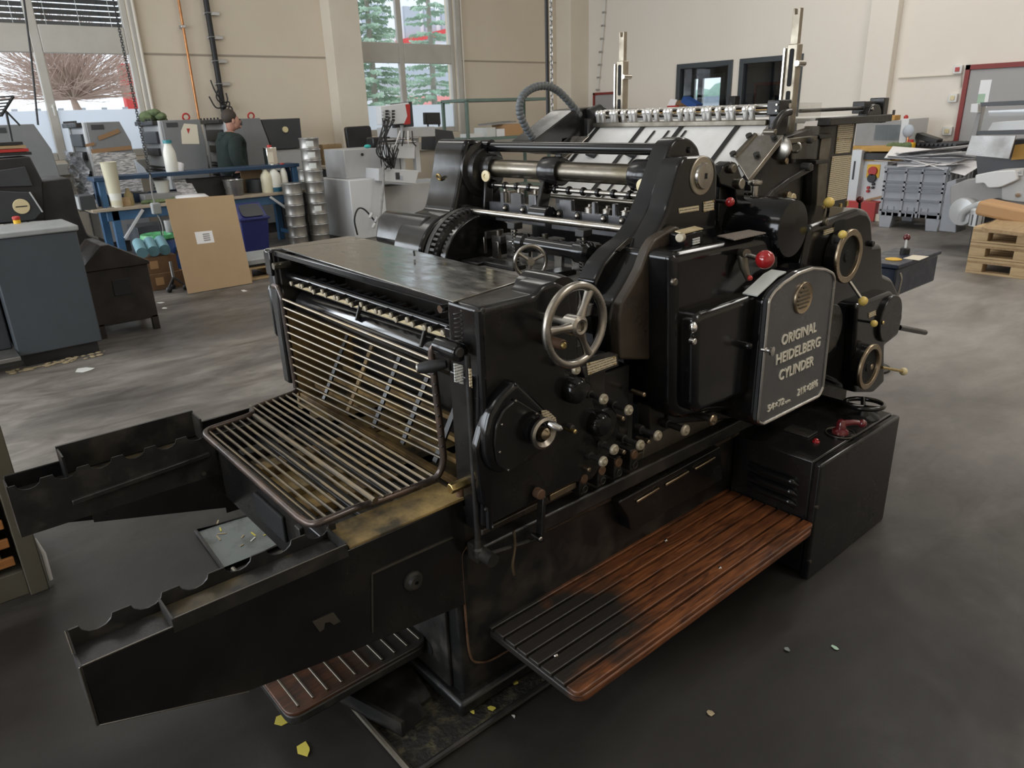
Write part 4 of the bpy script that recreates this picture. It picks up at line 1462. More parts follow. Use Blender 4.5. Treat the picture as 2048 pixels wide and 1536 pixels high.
for k in range(n):
    x = 0.935-k*0.0255
    yl = 2.305 if x > 0.77 else 2.205
    yr = 1.447 if x > 0.72 else 1.437
    r = 0.0085 if k == 7 else 0.0045
    G().cyl((x, yr, zf+0.004), (x, yl, zf+0.006), r, n=8).build('guard_bar', 'grid_bar', wg)
for k in range(9):
    t = 0.1+0.09*k
    p = rt.lerp(rb, t)
    G().sph(p+Vector((-0.004, -0.006, 0)), 0.0045, 8, 6).build('guard_rivet', 'black_iron', wg)

# ---------------------------------------------------------------- cylinder part: frames
inner = [(1188, 566), (1205, 530), (1229, 502), (1262, 478), (1285, 446), (1309, 387), (1334, 312), (1342, 290), (1355, 277), (1370, 273), (1386, 279), (1398, 293), (1403, 312), (1408, 420), (1412, 560), (1300, 640), (1200, 640)]
sp('cylinder_frame', inner, 1.39, 1.455, 'black_gloss', r=0.012, soft=0.012)
outer = [(1218, 640), (1228, 600), (1262, 545), (1290, 500), (1318, 455), (1335, 420), (1349, 370), (1361, 325), (1372, 313), (1420, 311), (1433, 322), (1437, 345), (1434, 480), (1420, 560), (1330, 620), (1300, 720), (1225, 720)]
fo = sp('frame_shoulder', outer, 1.325, 1.395, 'black_gloss', r=0.014, soft=0.014)
sp('frame_ledge', [(1238, 640), (1243, 606), (1262, 575), (1282, 540), (1296, 500), (1310, 478), (1352, 452), (1362, 455), (1362, 470), (1330, 500), (1312, 640), (1315, 720), (1240, 720)], 1.30, 1.33, 'brown_black', r=0.01, soft=0.008, parent=fo)
c = W(1411, 352, Y=1.31)
R = rp(c, 38)
fcap = G().lathe((c.x, 1.326, c.z), (0, -1, 0), [(R, 0), (R, 0.004), (R*0.96, 0.006), (R*0.72, 0.006)], 44).build('bearing_cap', 'rack_steel', fo)
G().lathe((c.x, 1.320, c.z), (0, -1, 0), [(R*0.70, 0), (R*0.69, 0.005), (R*0.64, 0.010), (R*0.1, 0.012)], 40).build('cap_disc', 'steel', fcap)
G().box(c.x-0.005, c.x+0.005, 1.3065, 1.3085, c.z-0.008, c.z+0.008).build('cap_key', 'black_hole', fcap)
c = W(1382, 300, Y=1.385)
G().cyl((c.x, 1.383, c.z), (c.x, 1.392, c.z), 0.010, n=6).build('dome_nut', 'black_iron', PR)
sp('name_strip', [(1359, 417), (1398, 411), (1398, 421), (1360, 427)], 1.321, 1.325, 'tag_brass', parent=fo)

plate('name_strip', [(1361, 418), (1397, 412), (1397, 420), (1361, 426)], 1.3195, 'print_brass', screws=False, parent=fo)
plate('brass_nameplate', [(1408, 404), (1428, 400), (1428, 420), (1408, 424)], 1.3215, 'print_brass', parent=fo)
plate('name_strip', [(1232, 500), (1258, 476), (1268, 476), (1240, 503)], 1.387, 'steel', screws=False)

yf = 2.32
prof = [(975, 292), (955, 279), (934, 278), (927, 300), (921, 345), (912, 395), (905, 425), (885, 432), (865, 448), (850, 470), (840, 500), (846, 560), (1000, 560), (1010, 400)]
q = [W(a, b, Y=yf) for a, b in prof]
ff = G().prism(rnd(q, 0.02), (0, 0.20, 0)).build('far_frame', 'black_gloss', PR, bevel=0.03, seg=4)
# wider skirt of the far frame
prof2 = [(862, 430), (845, 450), (838, 500), (980, 560), (1000, 480)]
q = [W(a, b, Y=yf+0.05) for a, b in prof2]
G().prism(q, (0, 0.34, 0)).build('far_frame_skirt', 'black_paint', PR, bevel=0.02, seg=3)
for a, b in ((887, 406), (882, 354)):
    c = W(a, b, Y=yf+0.12)
    G().torus((c.x-0.01, c.y, c.z), (1, 0, 0.5), 0.012, 0.004, 16, 6).build('oil_hole', 'brass', ff)
c = W(958, 335, Y=yf)
G().lathe((c.x+0.02, yf+0.01, c.z-0.01), (0, -1, 0), [(0.105, 0), (0.105, 0.015), (0.085, 0.02), (0.08, 0.045), (0.03, 0.05)], 36).build('far_bearing', 'black_paint', ff)
# toothed cylinder wheel at the far side
XC, ZC, RC = 1.735, 1.05, 0.205
cy = G().cyl((XC, 2.21, ZC), (XC, 2.245, ZC), RC-0.012, n=56).build('cylinder_wheel', 'black_gloss', PR, bevel=0.004)
gt = G()
for k in range(64):
    a = 2*math.pi*k/64
    d = Vector((math.cos(a), 0, math.sin(a)))
    gt.obox(Vector((XC, 2.275, ZC))+d*RC, 0.010, 0.014, 0.005, Matrix.Rotation(-a, 3, 'Y'))
gt.cyl((XC, 2.262, ZC), (XC, 2.288, ZC), RC-0.006, n=56)
gt.build('cylinder_gear', 'dusty_iron', cy)
G().cyl((XC, 2.29, ZC), (XC, 2.315, ZC), RC+0.012, n=56).build('wheel_bearer', 'dusty_iron', cy)
G().cyl((1.95, 1.48, 0.93), (1.95, 2.2, 0.93), 0.12, n=40).build('impression_cylinder', 'black_worn', PR)

# cross bars
XT, ZT = 1.85, 1.484
G().cyl((XT, 1.45, ZT), (XT, 2.33, ZT), 0.0185, n=20).build('top_bar', 'black_gloss', PR)
G().cyl((XT, 2.28, ZT), (XT, 2.33, ZT), 0.026, n=20).build('top_bar_collar', 'black_gloss', PR)
G().cyl((1.735, 1.45, 1.254), (1.735, 2.33, 1.254), 0.0125, n=18).build('front_bar', 'steel', PR)
G().cyl((1.735, 2.295, 1.254), (1.735, 2.33, 1.254), 0.022, n=18).build('front_bar_collar', 'black_iron', PR)
# inking shaft with collars
a, b = W(985, 336, Y=2.26), W(1312, 352, Y=1.47)
xs_, zs_ = (a.x+b.x)/2, (a.z+b.z)/2
G().cyl((xs_, 1.47, zs_), (xs_, 2.27, zs_), 0.033, n=28).build('main_shaft', 'shaft', PR)
for y0, y1 in ((2.235, 2.30), (1.875, 1.965), (1.462, 1.55)):
    G().lathe((xs_, y0, zs_), (0, 1, 0), [(0.045, 0), (0.049, 0.006), (0.049, y1-y0-0.006), (0.045, y1-y0)], 32).build('shaft_collar', 'black_paint', PR)
G().lathe((xs_, 1.456, zs_-0.01), (0, 1, 0), [(0.022, 0), (0.03, 0.01), (0.03, 0.03)], 24).build('shaft_spring', 'steel_bright', PR)
# gripper rods
a, b = W(1000, 372, Y=2.24), W(1255, 388, Y=1.54)
xg, zg = (a.x+b.x)/2, (a.z+b.z)/2
rod = G().cyl((xg, 1.50, zg), (xg, 2.27, zg), 0.0085, n=14).build('gripper_rod', 'steel', PR)
for k in range(11):
    y = 1.55+0.068*k
    G().lathe((xg, y, zg), (0, 1, 0), [(0.0125, 0), (0.0145, 0.003), (0.0145, 0.011), (0.0125, 0.014)], 16).build('rod_ring', 'black_gloss', rod)
G().cyl((xg+0.05, 1.50, zg-0.03), (xg+0.05, 2.0, zg-0.03), 0.0075, n=12).build('lower_rod', 'steel_dark', PR)
# gripper carrier, a notched casting
def notched(y0, y1, x, z0, z1, teeth):
    pts = [(x, y0, z0), (x, y1, z0)]
    cur = y1
    for (a, b) in sorted(teeth, reverse=True):
        pts += [(x, cur, z1), (x, b, z1), (x, b, z1+0.038), (x, a, z1+0.038)]
        cur = a
        pts.append((x, cur, z1))
    pts.append((x, y0, z1))
    return G().prism(pts, (0.018, 0, 0))


p = W(1240, 440, Y=1.58)
xk = xg-0.02
z0, z1 = zg-0.125, zg-0.055
notched(1.50, 1.90, xk, z0-0.01, z1-0.012, [(1.52, 1.535), (1.60, 1.615), (1.69, 1.705), (1.80, 1.86)]).build('gripper_carrier', 'panel_grey', PR, bevel=0.003)
notched(1.93, 2.26, xk, z0-0.005, z1-0.005, [(1.98, 2.02), (2.06, 2.12), (2.16, 2.18)]).build('gripper_carrier', 'panel_grey', PR, bevel=0.003)
for y in (1.55, 1.63, 1.75, 1.84, 2.03, 2.13):
    sl = G().prism(rnd([(xk-0.002, y, z0+0.012), (xk-0.002, y+0.03, z0+0.012), (xk-0.002, y+0.03, z0+0.062), (xk-0.002, y, z0+0.062)], 0.012), (0.004, 0, 0)).build('carrier_slot', 'black_hole', PR)
    G().sph((xk-0.006, y+0.015, z0+0.046), 0.010, 10, 8).build('slot_bolt', 'steel', sl)
for y in (2.0, 2.09, 2.17):
    G().lathe((xk+0.02, y, zg-0.06), (0, 0, 1), [(0.016, 0), (0.016, 0.035), (0.009, 0.04), (0.009, 0.052), (0.004, 0.058)], 14).build('adjusting_screw', 'steel', PR)
for y in (1.58, 1.66, 1.74):
    G().lathe((xk+0.03, y, zg-0.075), (0, 0, 1), [(0.018, 0), (0.018, 0.022), (0.007, 0.026), (0.007, 0.034)], 10).build('adjusting_screw', 'steel', PR)
c = Vector((xk-0.005, 1.915, z0+0.045))
G().cyl((c.x-0.03, c.y-0.05, c.z), (c.x-0.03, c.y+0.04, c.z), 0.030, n=22).build('carrier_hub', 'black_gloss', PR, bevel=0.003)
G().bar((xg-0.01, 1.93, zg+0.02), (c.x-0.03, 1.92, c.z), 0.02, 0.045, up=(1, 0, 0)).build('carrier_lever', 'black_gloss', PR, bevel=0.004)
for y in (1.49, 2.255):
    G().bar((xg-0.01, y, zg+0.03), (xg-0.03, y, zg-0.13), 0.016, 0.04, up=(1, 0, 0)).build('carrier_lever', 'black_gloss', PR, bevel=0.006)
    G().cyl((xg-0.03, y-0.03, zg-0.125), (xg-0.03, y+0.03, zg-0.125), 0.026, n=18).build('lever_boss', 'black_paint', PR)
    G().cyl((xg-0.03, y-0.01, zg+0.035), (xg+0.05, y+0.01, zg+0.035), 0.018, n=16).build('lever_roller', 'black_iron', PR)
    G().lathe((xg-0.03, y-0.01, zg+0.035), (-1, -0.12, 0), [(0.021, 0), (0.021, 0.006), (0.008, 0.008), (0.007, 0.004), (0.003, 0.004)], 20).build('roller_end', 'ivory', PR)

# inking / sheet fingers below the carrier
for k in range(9):
    y = 1.52+0.085*k
    zz = zg-0.165-(0.01 if k % 2 else 0)
    fb_ = G().box(xk-0.06, xk+0.03, y, y+0.055, zz-0.03, zz).build('finger_block', 'dusty_iron', PR, bevel=0.004)
    G().box(xk-0.065, xk-0.05, y+0.008, y+0.045, zz-0.085, zz-0.02).build('finger_shoe', 'steel' if k % 3 else 'steel_bright', fb_, bevel=0.002)
    G().cyl((xk-0.045, y+0.025, zz), (xk-0.045, y+0.025, zz+0.02), 0.011, n=10).build('finger_screw', 'steel_dark', fb_)
for k, (px, py0, py1) in enumerate(((1030, 462, 532), (1167, 478, 546))):
    yy = 1.98 if k == 0 else 1.62
    c0, c1 = W(px, py0, Y=yy), W(px, py1, Y=yy)
    pts = []
    tn = 11
    for j in range(tn*10):
        t = j/(tn*10-1)
        an = t*2*math.pi*tn
        pts.append(Vector((c0.x+0.011*math.cos(an), yy+0.011*math.sin(an), c0.z+(c1.z-c0.z)*t)))
    G().tube(pts, 0.003, 5).build('coil_spring', 'black_iron', PR)
    G().cyl((c0.x, yy, c0.z+0.02), (c1.x, yy, c1.z), 0.006, n=8).build('spring_rod', 'steel_dark', PR)
    G().obox((c0.x, yy, c0.z+0.02), 0.02, 0.02, 0.012).build('spring_cap', 'black_iron', PR, bevel=0.003)
# small handwheel
c = W(1061, 523, Y=1.72)
R = rp(c, 31)
ax = Vector((-0.55, -0.83, 0.05))
sw = G().torus(c, ax, R, R*0.13, 36, 10).build('small_handwheel', 'steel', PR)
u_, w_, a_ = basis(ax)
G().cyl(c-a_*0.02, c+a_*0.012, R*0.24, n=18).build('wheel_hub', 'steel', sw)
for k in range(3):
    d = u_*math.cos(2.1*k+0.4)+w_*math.sin(2.1*k+0.4)
    G().tube([c+d*R*0.15, c+d*R*0.55, c+d*R*0.95], [R*0.16, R*0.10, R*0.15], 8).build('wheel_spoke', 'steel', sw)
G().cyl(c, c-a_*0.12, 0.008, n=10).build('wheel_shaft', 'steel_dark', sw)
# dark roller above the bed, bed and gauge blocks
c = W(1105, 492, Y=1.78)
G().lathe((c.x, 1.60, c.z-0.005), (0, 1, 0), [(0.025, 0), (0.036, 0.01), (0.036, 0.06), (0.026, 0.07), (0.026, 0.30), (0.034, 0.31), (0.034, 0.34)], 22).build('form_roller', 'black_gloss', PR)
zb = W(1100, 560, Y=1.6).z
zb = 1.11
G().box(1.30, 1.86, 1.40, 2.42, zb-0.06, zb-0.03).build('bed', 'bed_dust', PR)
for px, py, w, d, h in ((1000, 527, 0.11, 0.03, 0.016), (1120, 545, 0.03, 0.05, 0.02), (960, 520, 0.05, 0.05, 0.012)):
    c = W(px, py, Z=zb-0.02)
    G().box(c.x-d, c.x+d, c.y-w, c.y+w, zb-0.03, zb-0.03+h).build('bed_bar', 'black_worn', PR, bevel=0.003)
# stepped ways between the housing and the near frame
for k, (x0, x1, zt) in enumerate(((1.30, 1.36, 1.02), (1.36, 1.44, 0.97), (1.30, 1.56, 0.90), (1.30, 1.60, 0.80))):
    G().box(x0, x1, 1.29+0.015*k, 1.40, 0.62, zt).build('way_block', 'black_worn' if k % 2 else 'black_paint', PR, bevel=0.004)
for px, py in ((1272, 540), (1262, 556), (1240, 618), (1228, 655)):
    c = W(px, py, Y=1.35)
    G().cyl((c.x, c.y, c.z-0.02), (c.x, c.y, c.z+0.015), 0.014, n=6).build('way_bolt', 'black_iron', PR, bevel=0.002)

# ---------------------------------------------------------------- gear covers, operator side
cov = [(1346, 512), (1360, 503), (1541, 468), (1556, 474), (1562, 500), (1562, 790), (1450, 826), (1362, 842), (1344, 825)]
gc = sp('gear_cover', cov, 1.215, 1.40, 'black_gloss', r=0.045, soft=0.028)
low = [(1391, 640), (1402, 627), (1508, 590), (1530, 584), (1545, 600), (1530, 775), (1420, 820), (1396, 828), (1388, 815)]
lc = sp('lower_gear_cover', low, 1.165, 1.24, 'black_gloss', r=0.04, soft=0.022)
ycap('cover_screw', 1352, 565, 1.207, 1.22, 8, 'steel_dark', parent=gc)
c = W(1386, 655, Y=1.165)
G().sph(c, 0.013, 12, 8, (1, 1, 1.3)).build('cover_latch', 'chrome', lc)
ycap('cover_screw', 1391, 684, 1.155, 1.175, 7, 'steel_bright', parent=lc)
ycap('cover_knob', 1502, 693, 1.135, 1.17, 8, 'black_gloss', parent=lc, dome=0.003)
# back plate that carries the covers
sp('side_plate', [(1330, 600), (1560, 500), (1640, 470), (1640, 800), (1560, 830), (1335, 850)], 1.30, 1.40, 'black_paint', bevel=0.006)
sp('knee_plate', [(1300, 690), (1350, 680), (1350, 850), (1300, 880)], 1.31, 1.36, 'black_worn', bevel=0.004)

# arched door with raised lettering
door = [(1515, 843), (1538, 600), (1548, 584), (1566, 567), (1596, 547), (1625, 537), (1650, 539), (1664, 546), (1669, 557), (1645, 776), (1637, 792), (1525, 848)]
dbody = [(1508, 836), (1530, 600), (1541, 581), (1562, 562), (1596, 541), (1626, 531), (1652, 533), (1668, 542), (1673, 557), (1649, 780), (1640, 799), (1522, 856)]
dc = sp('arched_cover', dbody, 1.135, 1.32, 'black_gloss', r=0.012, soft=0.014)
dd = sp('arched_door', door, 1.120, 1.140, 'panel_grey', r=0.01, bevel=0.004, parent=dc)
q = rnd([W(a, b, Y=1.119) for a, b in door], 0.01)
G().tube(q, 0.0055, 8, closed=True).build('door_rim', 'door_rim', dd)
fit_text('ORIGINAL', (1562, 684), (1632, 652), 1.120, 21, 'letter', dd)
fit_text('HEIDELBERG', (1551, 721), (1639, 683), 1.120, 21, 'letter', dd)
fit_text('CYLINDER', (1557, 753), (1626, 721), 1.120, 21, 'letter', dd)
fit_text('54×72', (1534, 818), (1567, 802), 1.120, 14, 'letter', dd)
fit_text('cm', (1569, 804), (1579, 800), 1.120, 7, 'letter', dd)
fit_text('21¼×28⅜', (1594, 786), (1634, 766), 1.120, 14, 'letter', dd)
c = W(1609, 596, Y=1.112)
R = rp(c, 33)
md = G().lathe((c.x, 1.121, c.z), (0, -1, 0), [(R, 0), (R, 0.006), (R*0.96, 0.009), (R*0.9, 0.007), (R*0.02, 0.007)], 40).build('medallion', 'bronze', dd)
for k, wd in enumerate((0.35, 0.8, 1.25, 1.4, 1.25, 0.8)):
    z = c.z+R*(0.62-0.24*k)
    G().box(c.x-R*wd/2, c.x+R*wd/2, 1.1115, 1.1145, z-R*0.045, z+R*0.045).build('medallion_relief', 'steel_dark', md)
c = W(1548, 702, Y=1.085)
kb = G().lathe((c.x-0.012, 1.12, c.z), (0.15, -1, 0), [(0.006, 0), (0.006, 0.012), (0.010, 0.014), (0.006, 0.018), (0.006, 0.026), (0.014, 0.029), (0.015, 0.036), (0.004, 0.039)], 18).build('door_knob', 'steel_bright', dd)
# dial strip on the arch
pts = [W(a, b, Y=1.15) for a, b in ((1514, 596), (1535, 577), (1556, 557), (1572, 548))]
pts = [p+Vector((0, 0, 0.004)) for p in pts]
gq = G()
for a, b in zip(pts[:-1], pts[1:]):
    gq.prism([a, b, b+Vector((0, 0.05, 0)), a+Vector((0, 0.05, 0))], (0, 0, 0.004))
gq.build('dial_strip', 'label_white', dc)
# ball lever
lv = G().tube([W(1484, 510, Y=1.20), W(1488, 535, Y=1.19), W(1497, 560, Y=1.18)], [0.016, 0.013, 0.008], 12).build('lever_bracket', 'steel_dark', PR)
G().cyl(W(1478, 505, Y=1.22), W(1494, 507, Y=1.17), 0.013, n=14).build('lever_boss', 'steel_dark', lv)
G().cyl(W(1490, 509, Y=1.18), W(1516, 517, Y=1.13), 0.008, n=12).build('lever_rod', 'steel_bright', lv)
c = W(1530, 519, Y=1.105)
G().sph(c, rp(c, 19), 24, 16).build('lever_ball', 'red_ball', lv)
c = W(1500, 556, Y=1.17)
G().sph(c, 0.008, 10, 8).build('lever_pointer', 'cap_red', lv)
# counter box
cb = sp('counter_box', [(1367, 470), (1406, 460), (1407, 486), (1368, 498)], 1.25, 1.33, 'black_gloss', bevel=0.004)
kk = [W(a, b, Y=1.25) for a, b in ((1367, 470), (1406, 460))]
G().prism([kk[0]+Vector((0, 0, .002)), kk[1]+Vector((0, 0, .002)), kk[1]+Vector((0, 0.03, 0.006)), kk[0]+Vector((0, 0.03, 0.006))], (0, 0, 0.003)).build('counter_label', 'tag_brass', cb)
plate('counter_window', [(1386, 478), (1400, 474), (1400, 486), (1386, 490)], 1.2475, 'print_white', screws=False, parent=cb)
c = W(1359, 476, Y=1.235)
G().lathe((c.x+0.016, 1.24, c.z), (-1, -0.35, 0), [(0.0125, 0), (0.0125, 0.016), (0.010, 0.018), (0.004, 0.018)], 20).build('counter_knob', 'knob_metal', cb)
G().tube(smooth_path([W(1343, 497, Y=1.31), W(1343, 462, Y=1.31), W(1366, 458, Y=1.31)], 0.02), 0.004, 6).build('counter_bracket', 'black_iron', cb)
p4 = [W(a, b, Z=1.236) for a, b in ((1434, 471), (1498, 459), (1532, 465), (1470, 479))]
G().prism(p4, (0, 0, -0.003)).build('instruction_plate', 'print_slope', PR)

# big dome housing
c = W(1588, 458, Y=1.19)
R = rp(c, 60)
G().lathe((c.x, 1.44, c.z), (0, -1, 0), [(R*0.98, 0), (R, 0.02), (R, 0.20), (R*0.98, 0.235), (R*0.93, 0.247), (R*0.05, 0.25)], 48).build('dome_housing', 'black_gloss', PR)
sp('dome_apron', [(1530, 440), (1560, 420), (1600, 418), (1640, 470), (1640, 520), (1560, 520)], 1.24, 1.40, 'black_gloss', r=0.02, soft=0.02)

# feeder drive panel
drv = [(1622, 452), (1650, 441), (1722, 416), (1738, 420), (1746, 436), (1749, 488), (1766, 486), (1768, 548), (1786, 556), (1802, 590), (1808, 630), (1798, 672), (1772, 692), (1769, 762), (1746, 785), (1702, 782), (1655, 762), (1600, 745), (1600, 560)]
dp = sp('feeder_drive_housing', drv, 1.205, 1.40, 'black_gloss', r=0.016, soft=0.022)
box = [(1714, 612), (1722, 606), (1786, 582), (1790, 600), (1770, 690), (1770, 764), (1748, 786), (1712, 786), (1706, 770)]
dbx = sp('feeder_gearbox', box, 1.165, 1.215, 'black_gloss', r=0.014, soft=0.014, parent=dp)


def cup_wheel(name, px, py, ryo, ryi, y, m, parent, dep=0.03):
    c = W(px, py, Y=y)
    a, b = rp(c, ryo), rp(c, ryi)
    G().lathe((c.x, y+dep, c.z), (0, -1, 0), [(a*0.93, 0), (a*0.93, dep-0.013)], 40).build('wheel_drum', 'black_gloss', parent)
    o = G().lathe((c.x, y+dep, c.z), (0, -1, 0), [(a*0.94, dep-0.014), (a, dep-0.010), (a, dep-0.003), (a*0.98, dep), (b*1.03, dep), (b, dep-0.002), (b*0.99, dep-0.012)], 48, close=False).build(name, m, parent)
    G().lathe((c.x, y+dep, c.z), (0, -1, 0), [(b*0.99, dep-0.012), (b*0.95, dep-0.0128), (b*0.3, dep-0.0128), (b*0.25, dep-0.008), (b*0.02, dep-0.008)], 40, close=False).build('wheel_recess', 'black_hole', o)
    return o


w_ = cup_wheel('drive_wheel', 1700, 513, 54, 41, 1.15, 'bronze', dp, 0.05)
ycap('wheel_hub', 1704, 514, 1.165, 1.20, 6, 'bronze', parent=w_)
w_ = cup_wheel('drive_wheel', 1742, 734, 47, 36, 1.125, 'bronze', dp, 0.04)
ycap('wheel_hub', 1745, 734, 1.135, 1.165, 6, 'bronze', parent=w_)
ycap('gear_disc', 1783, 638, 1.15, 1.175, 48, 'black_paint', parent=dp, bevel=0.004, n=40)
ycap('disc_bolt', 1768, 646, 1.144, 1.15, 4, 'brass', parent=dp)
ycap('disc_bolt', 1670, 635, 1.198, 1.205, 5, 'brass', parent=dp)
ycap('hub_bolt', 1655, 445, 1.195, 1.21, 7, 'steel_dark', parent=dp)
ycap('hub_bolt', 1748, 488, 1.19, 1.21, 6, 'black_iron', parent=dp)
ycap('round_cover', 1660, 660, 1.196, 1.206, 52, 'black_paint', parent=dp, bevel=0.003, n=40)
sp('lever_slot', [(1668, 448), (1678, 440), (1690, 438), (1690, 458), (1682, 474), (1667, 474)], 1.2025, 1.206, 'black_hole', r=0.008, parent=dp)
plate('brass_nameplate', [(1649, 461), (1668, 455), (1667, 464), (1648, 471)], 1.2025, 'print_brass', parent=dp)
plate('brass_nameplate', [(1738, 627), (1752, 621), (1752, 630), (1738, 636)], 1.1625, 'print_brass', parent=dp)


def ball_lever(a, ya, b, yb, r, rb, m, mrod='steel_bright'):
    p, q = W(*a, Y=ya), W(*b, Y=yb)
    o = G().cyl(p, q, r, n=10).build('lever_rod', mrod, dp)
    G().sph(q, rp(q, rb), 18, 12).build('lever_ball', m, o)
    return o


ball_lever((1656, 432), 1.30, (1658, 405), 1.25, 0.005, 10.5, 'yellow_ball', 'black_iron')
ball_lever((1684, 462), 1.21, (1685, 469), 1.13, 0.005, 8.5, 'yellow_ball', 'black_iron')
ball_lever((1699, 563), 1.16, (1726, 602), 1.115, 0.006, 9.5, 'yellow_ball')
ball_lever((1740, 644), 1.17, (1748, 647), 1.12, 0.005, 7, 'yellow_ball', 'black_iron')
ball_lever((1764, 735), 1.16, (1807, 743), 1.15, 0.006, 8, 'ivory', 'brass')
ball_lever((1719, 420), 1.32, (1720, 399), 1.32, 0.005, 7, 'maroon', 'black_iron')
p, q = W(1798, 655, Y=1.22), W(1850, 665, Y=1.22)
G().cyl(p, q, 0.012, n=12).build('drive_spindle', 'black_paint', dp)
for a, b in ((1646, 422), (1680, 418), (1693, 412)):
    c = W(a, b, Y=1.33)
    G().cyl(c, c+Vector((0, 0, 0.02)), 0.007, n=6).build('hex_bolt', 'brass', dp)

# ---------------------------------------------------------------- feeder
zt, zb_ = 1.535, 1.275
xt, xb = 2.48, 2.14
y0, y1 = 1.49, 2.335
sl = Vector((xt-xb, 0, zt-zb_))
nrm = Vector((-(zt-zb_), 0, xt-xb)).normalized()


def board(px, py):
    d = FW + RT*((px-1024)/FPX) - UP*((py-768)/FPX)
    o0 = Vector((xb, 0, zb_))
    t = (o0-CAM).dot(nrm)/d.dot(nrm)
    return CAM+d*t


fbd = G().prism([(xb, y0, zb_), (xb, y1, zb_), (xt, y1, zt), (xt, y0, zt)], nrm*-0.006).build('feed_board', 'feed_sheet', PR, bevel=0.001)
for px in (1205, 1294, 1322, 1350, 1371, 1384, 1483):
    p = board(px, 250)
    w = 0.020 if px in (1205, 1294, 1371, 1483) else 0.009
    yy = p.y
    a = Vector((xb, yy, zb_))+nrm*0.003
    b = Vector((xt, yy, zt))+nrm*0.003-sl*(0.0 if w > 0.01 else 0.08)
    G().prism([a, a+Vector((0, w, 0)), b+Vector((0, w, 0)), b], nrm*0.002).build('feed_tape', 'black_rubber', fbd)
G().bar(Vector((xt, y0, zt))+nrm*0.008, Vector((xt, y1, zt))+nrm*0.008, 0.02, 0.02).build('top_batten', 'steel_dark', PR, bevel=0.003)
q = [board(a, b) for a, b in ((1514, 273), (1568, 272), (1497, 362), (1470, 318))]
spl = G().prism([p+nrm*0.006 for p in q], nrm*-0.02).build('board_side_plate', 'steel', PR, bevel=0.003)
for a, b in ((1515, 315), (1468, 313), (1549, 279), (1500, 277)):
    p = board(a, b)+nrm*0.006
    G().cyl(p, p+nrm*0.012, rp(p, 6.5), n=14).build('plate_bolt', 'black_iron', spl, bevel=0.001)
q = [board(a, b) for a, b in ((1510, 270), (1516, 272), (1475, 318), (1466, 316))]
G().prism([p+nrm*0.012 for p in q], nrm*-0.012).build('board_edge_bar', 'steel_dark', PR, bevel=0.002)
# far edge bracket of the board
q = [board(a, b) for a, b in ((1140, 276), (1180, 274), (1130, 320), (1098, 330))]
G().prism([p+nrm*0.008 for p in q], nrm*-0.014).build('board_side_plate', 'steel', PR, bevel=0.003)
# pressing feet on the board
for px, py in ((1185, 312), (1265, 312)):
    p = board(px, py)
    ft = G().cyl(p-nrm*0.0+Vector((0, -0.02, 0)), p+Vector((0, 0.02, 0))+nrm*0.02, 0.014, n=14).build('sheet_wheel', 'black_rubber', PR)
    G().bar(p+nrm*0.03, p+nrm*0.04+Vector((-0.05, 0, 0.0)), 0.012, 0.01).build('wheel_arm', 'steel_dark', ft)

# row of suction nozzles
nz_ = 22
first = None
for k in range(nz_):
    t = k/(nz_-1)
    yy = 2.31-t*0.755+0.010*math.sin(k*2.4)
    x, z = 2.485, 1.545
    if first is None:
        first = G().lathe((x, yy, z), (-0.25, 0, 1), [(0.0085, 0), (0.0105, 0.004), (0.0100, 0.034), (0.0125, 0.038), (0.0125, 0.048), (0.007, 0.055), (0.001, 0.057)], 14).build('suction_nozzle', 'nickel', PR)
        arm_ = G().tube(smooth_path([(x-0.010, yy, z+0.040), (x+0.005, yy, z+0.054), (x+0.05, yy+0.012, z+0.05)], 0.012), 0.0045, 8).build('nozzle_arm', 'nickel', first)
        foot_ = G().cyl((x+0.004, yy, z-0.014), (x, yy, z+0.002), 0.007, n=10).build('nozzle_foot', 'black_rubber', first)
        fy = yy
    else:
        o = first.copy()
        COL.objects.link(o)
        o.location.y += yy-fy
        for s in (arm_, foot_):
            c_ = s.copy()
            COL.objects.link(c_)
            c_.parent = o
G().cyl((2.53, 1.44, 1.595), (2.53, 2.40, 1.595), 0.009, n=12).build('nozzle_bar', 'steel_bright', PR)
G().cyl((2.50, 1.44, 1.575), (2.50, 2.36, 1.575), 0.008, n=12).build('nozzle_bar', 'steel', PR)
# brackets at the ends of the nozzle bar
eb = G().box(2.47, 2.55, 1.445, 1.495, 1.565, 1.615).build('nozzle_bracket', 'black_iron', PR, bevel=0.004)
G().box(2.48, 2.54, 1.45, 1.49, 1.46, 1.565).build('bracket_stem', 'black_paint', eb, bevel=0.004)
for z in (1.58, 1.60):
    G().cyl((2.465, 1.455, z), (2.472, 1.455, z), 0.004, n=8).build('bracket_screw', 'steel', eb)
eb = G().cyl((2.46, 2.35, 1.58), (2.54, 2.36, 1.60), 0.03, n=14).build('nozzle_bracket', 'black_iron', PR, bevel=0.004)
G().box(2.44, 2.50, 2.33, 2.38, 1.46, 1.57).build('bracket_stem', 'black_iron', eb, bevel=0.008)
# curved pull bar
p = [W(a, b, Y=1.40) for a, b in ((1546, 262), (1553, 245), (1566, 228), (1580, 224))]
G().tube(catmull(p, 5), [0.012]*16, 10).build('hand_lever', 'black_paint', PR)
ycap('lever_pivot', 1552, 264, 1.385, 1.43, 6, 'steel_dark')

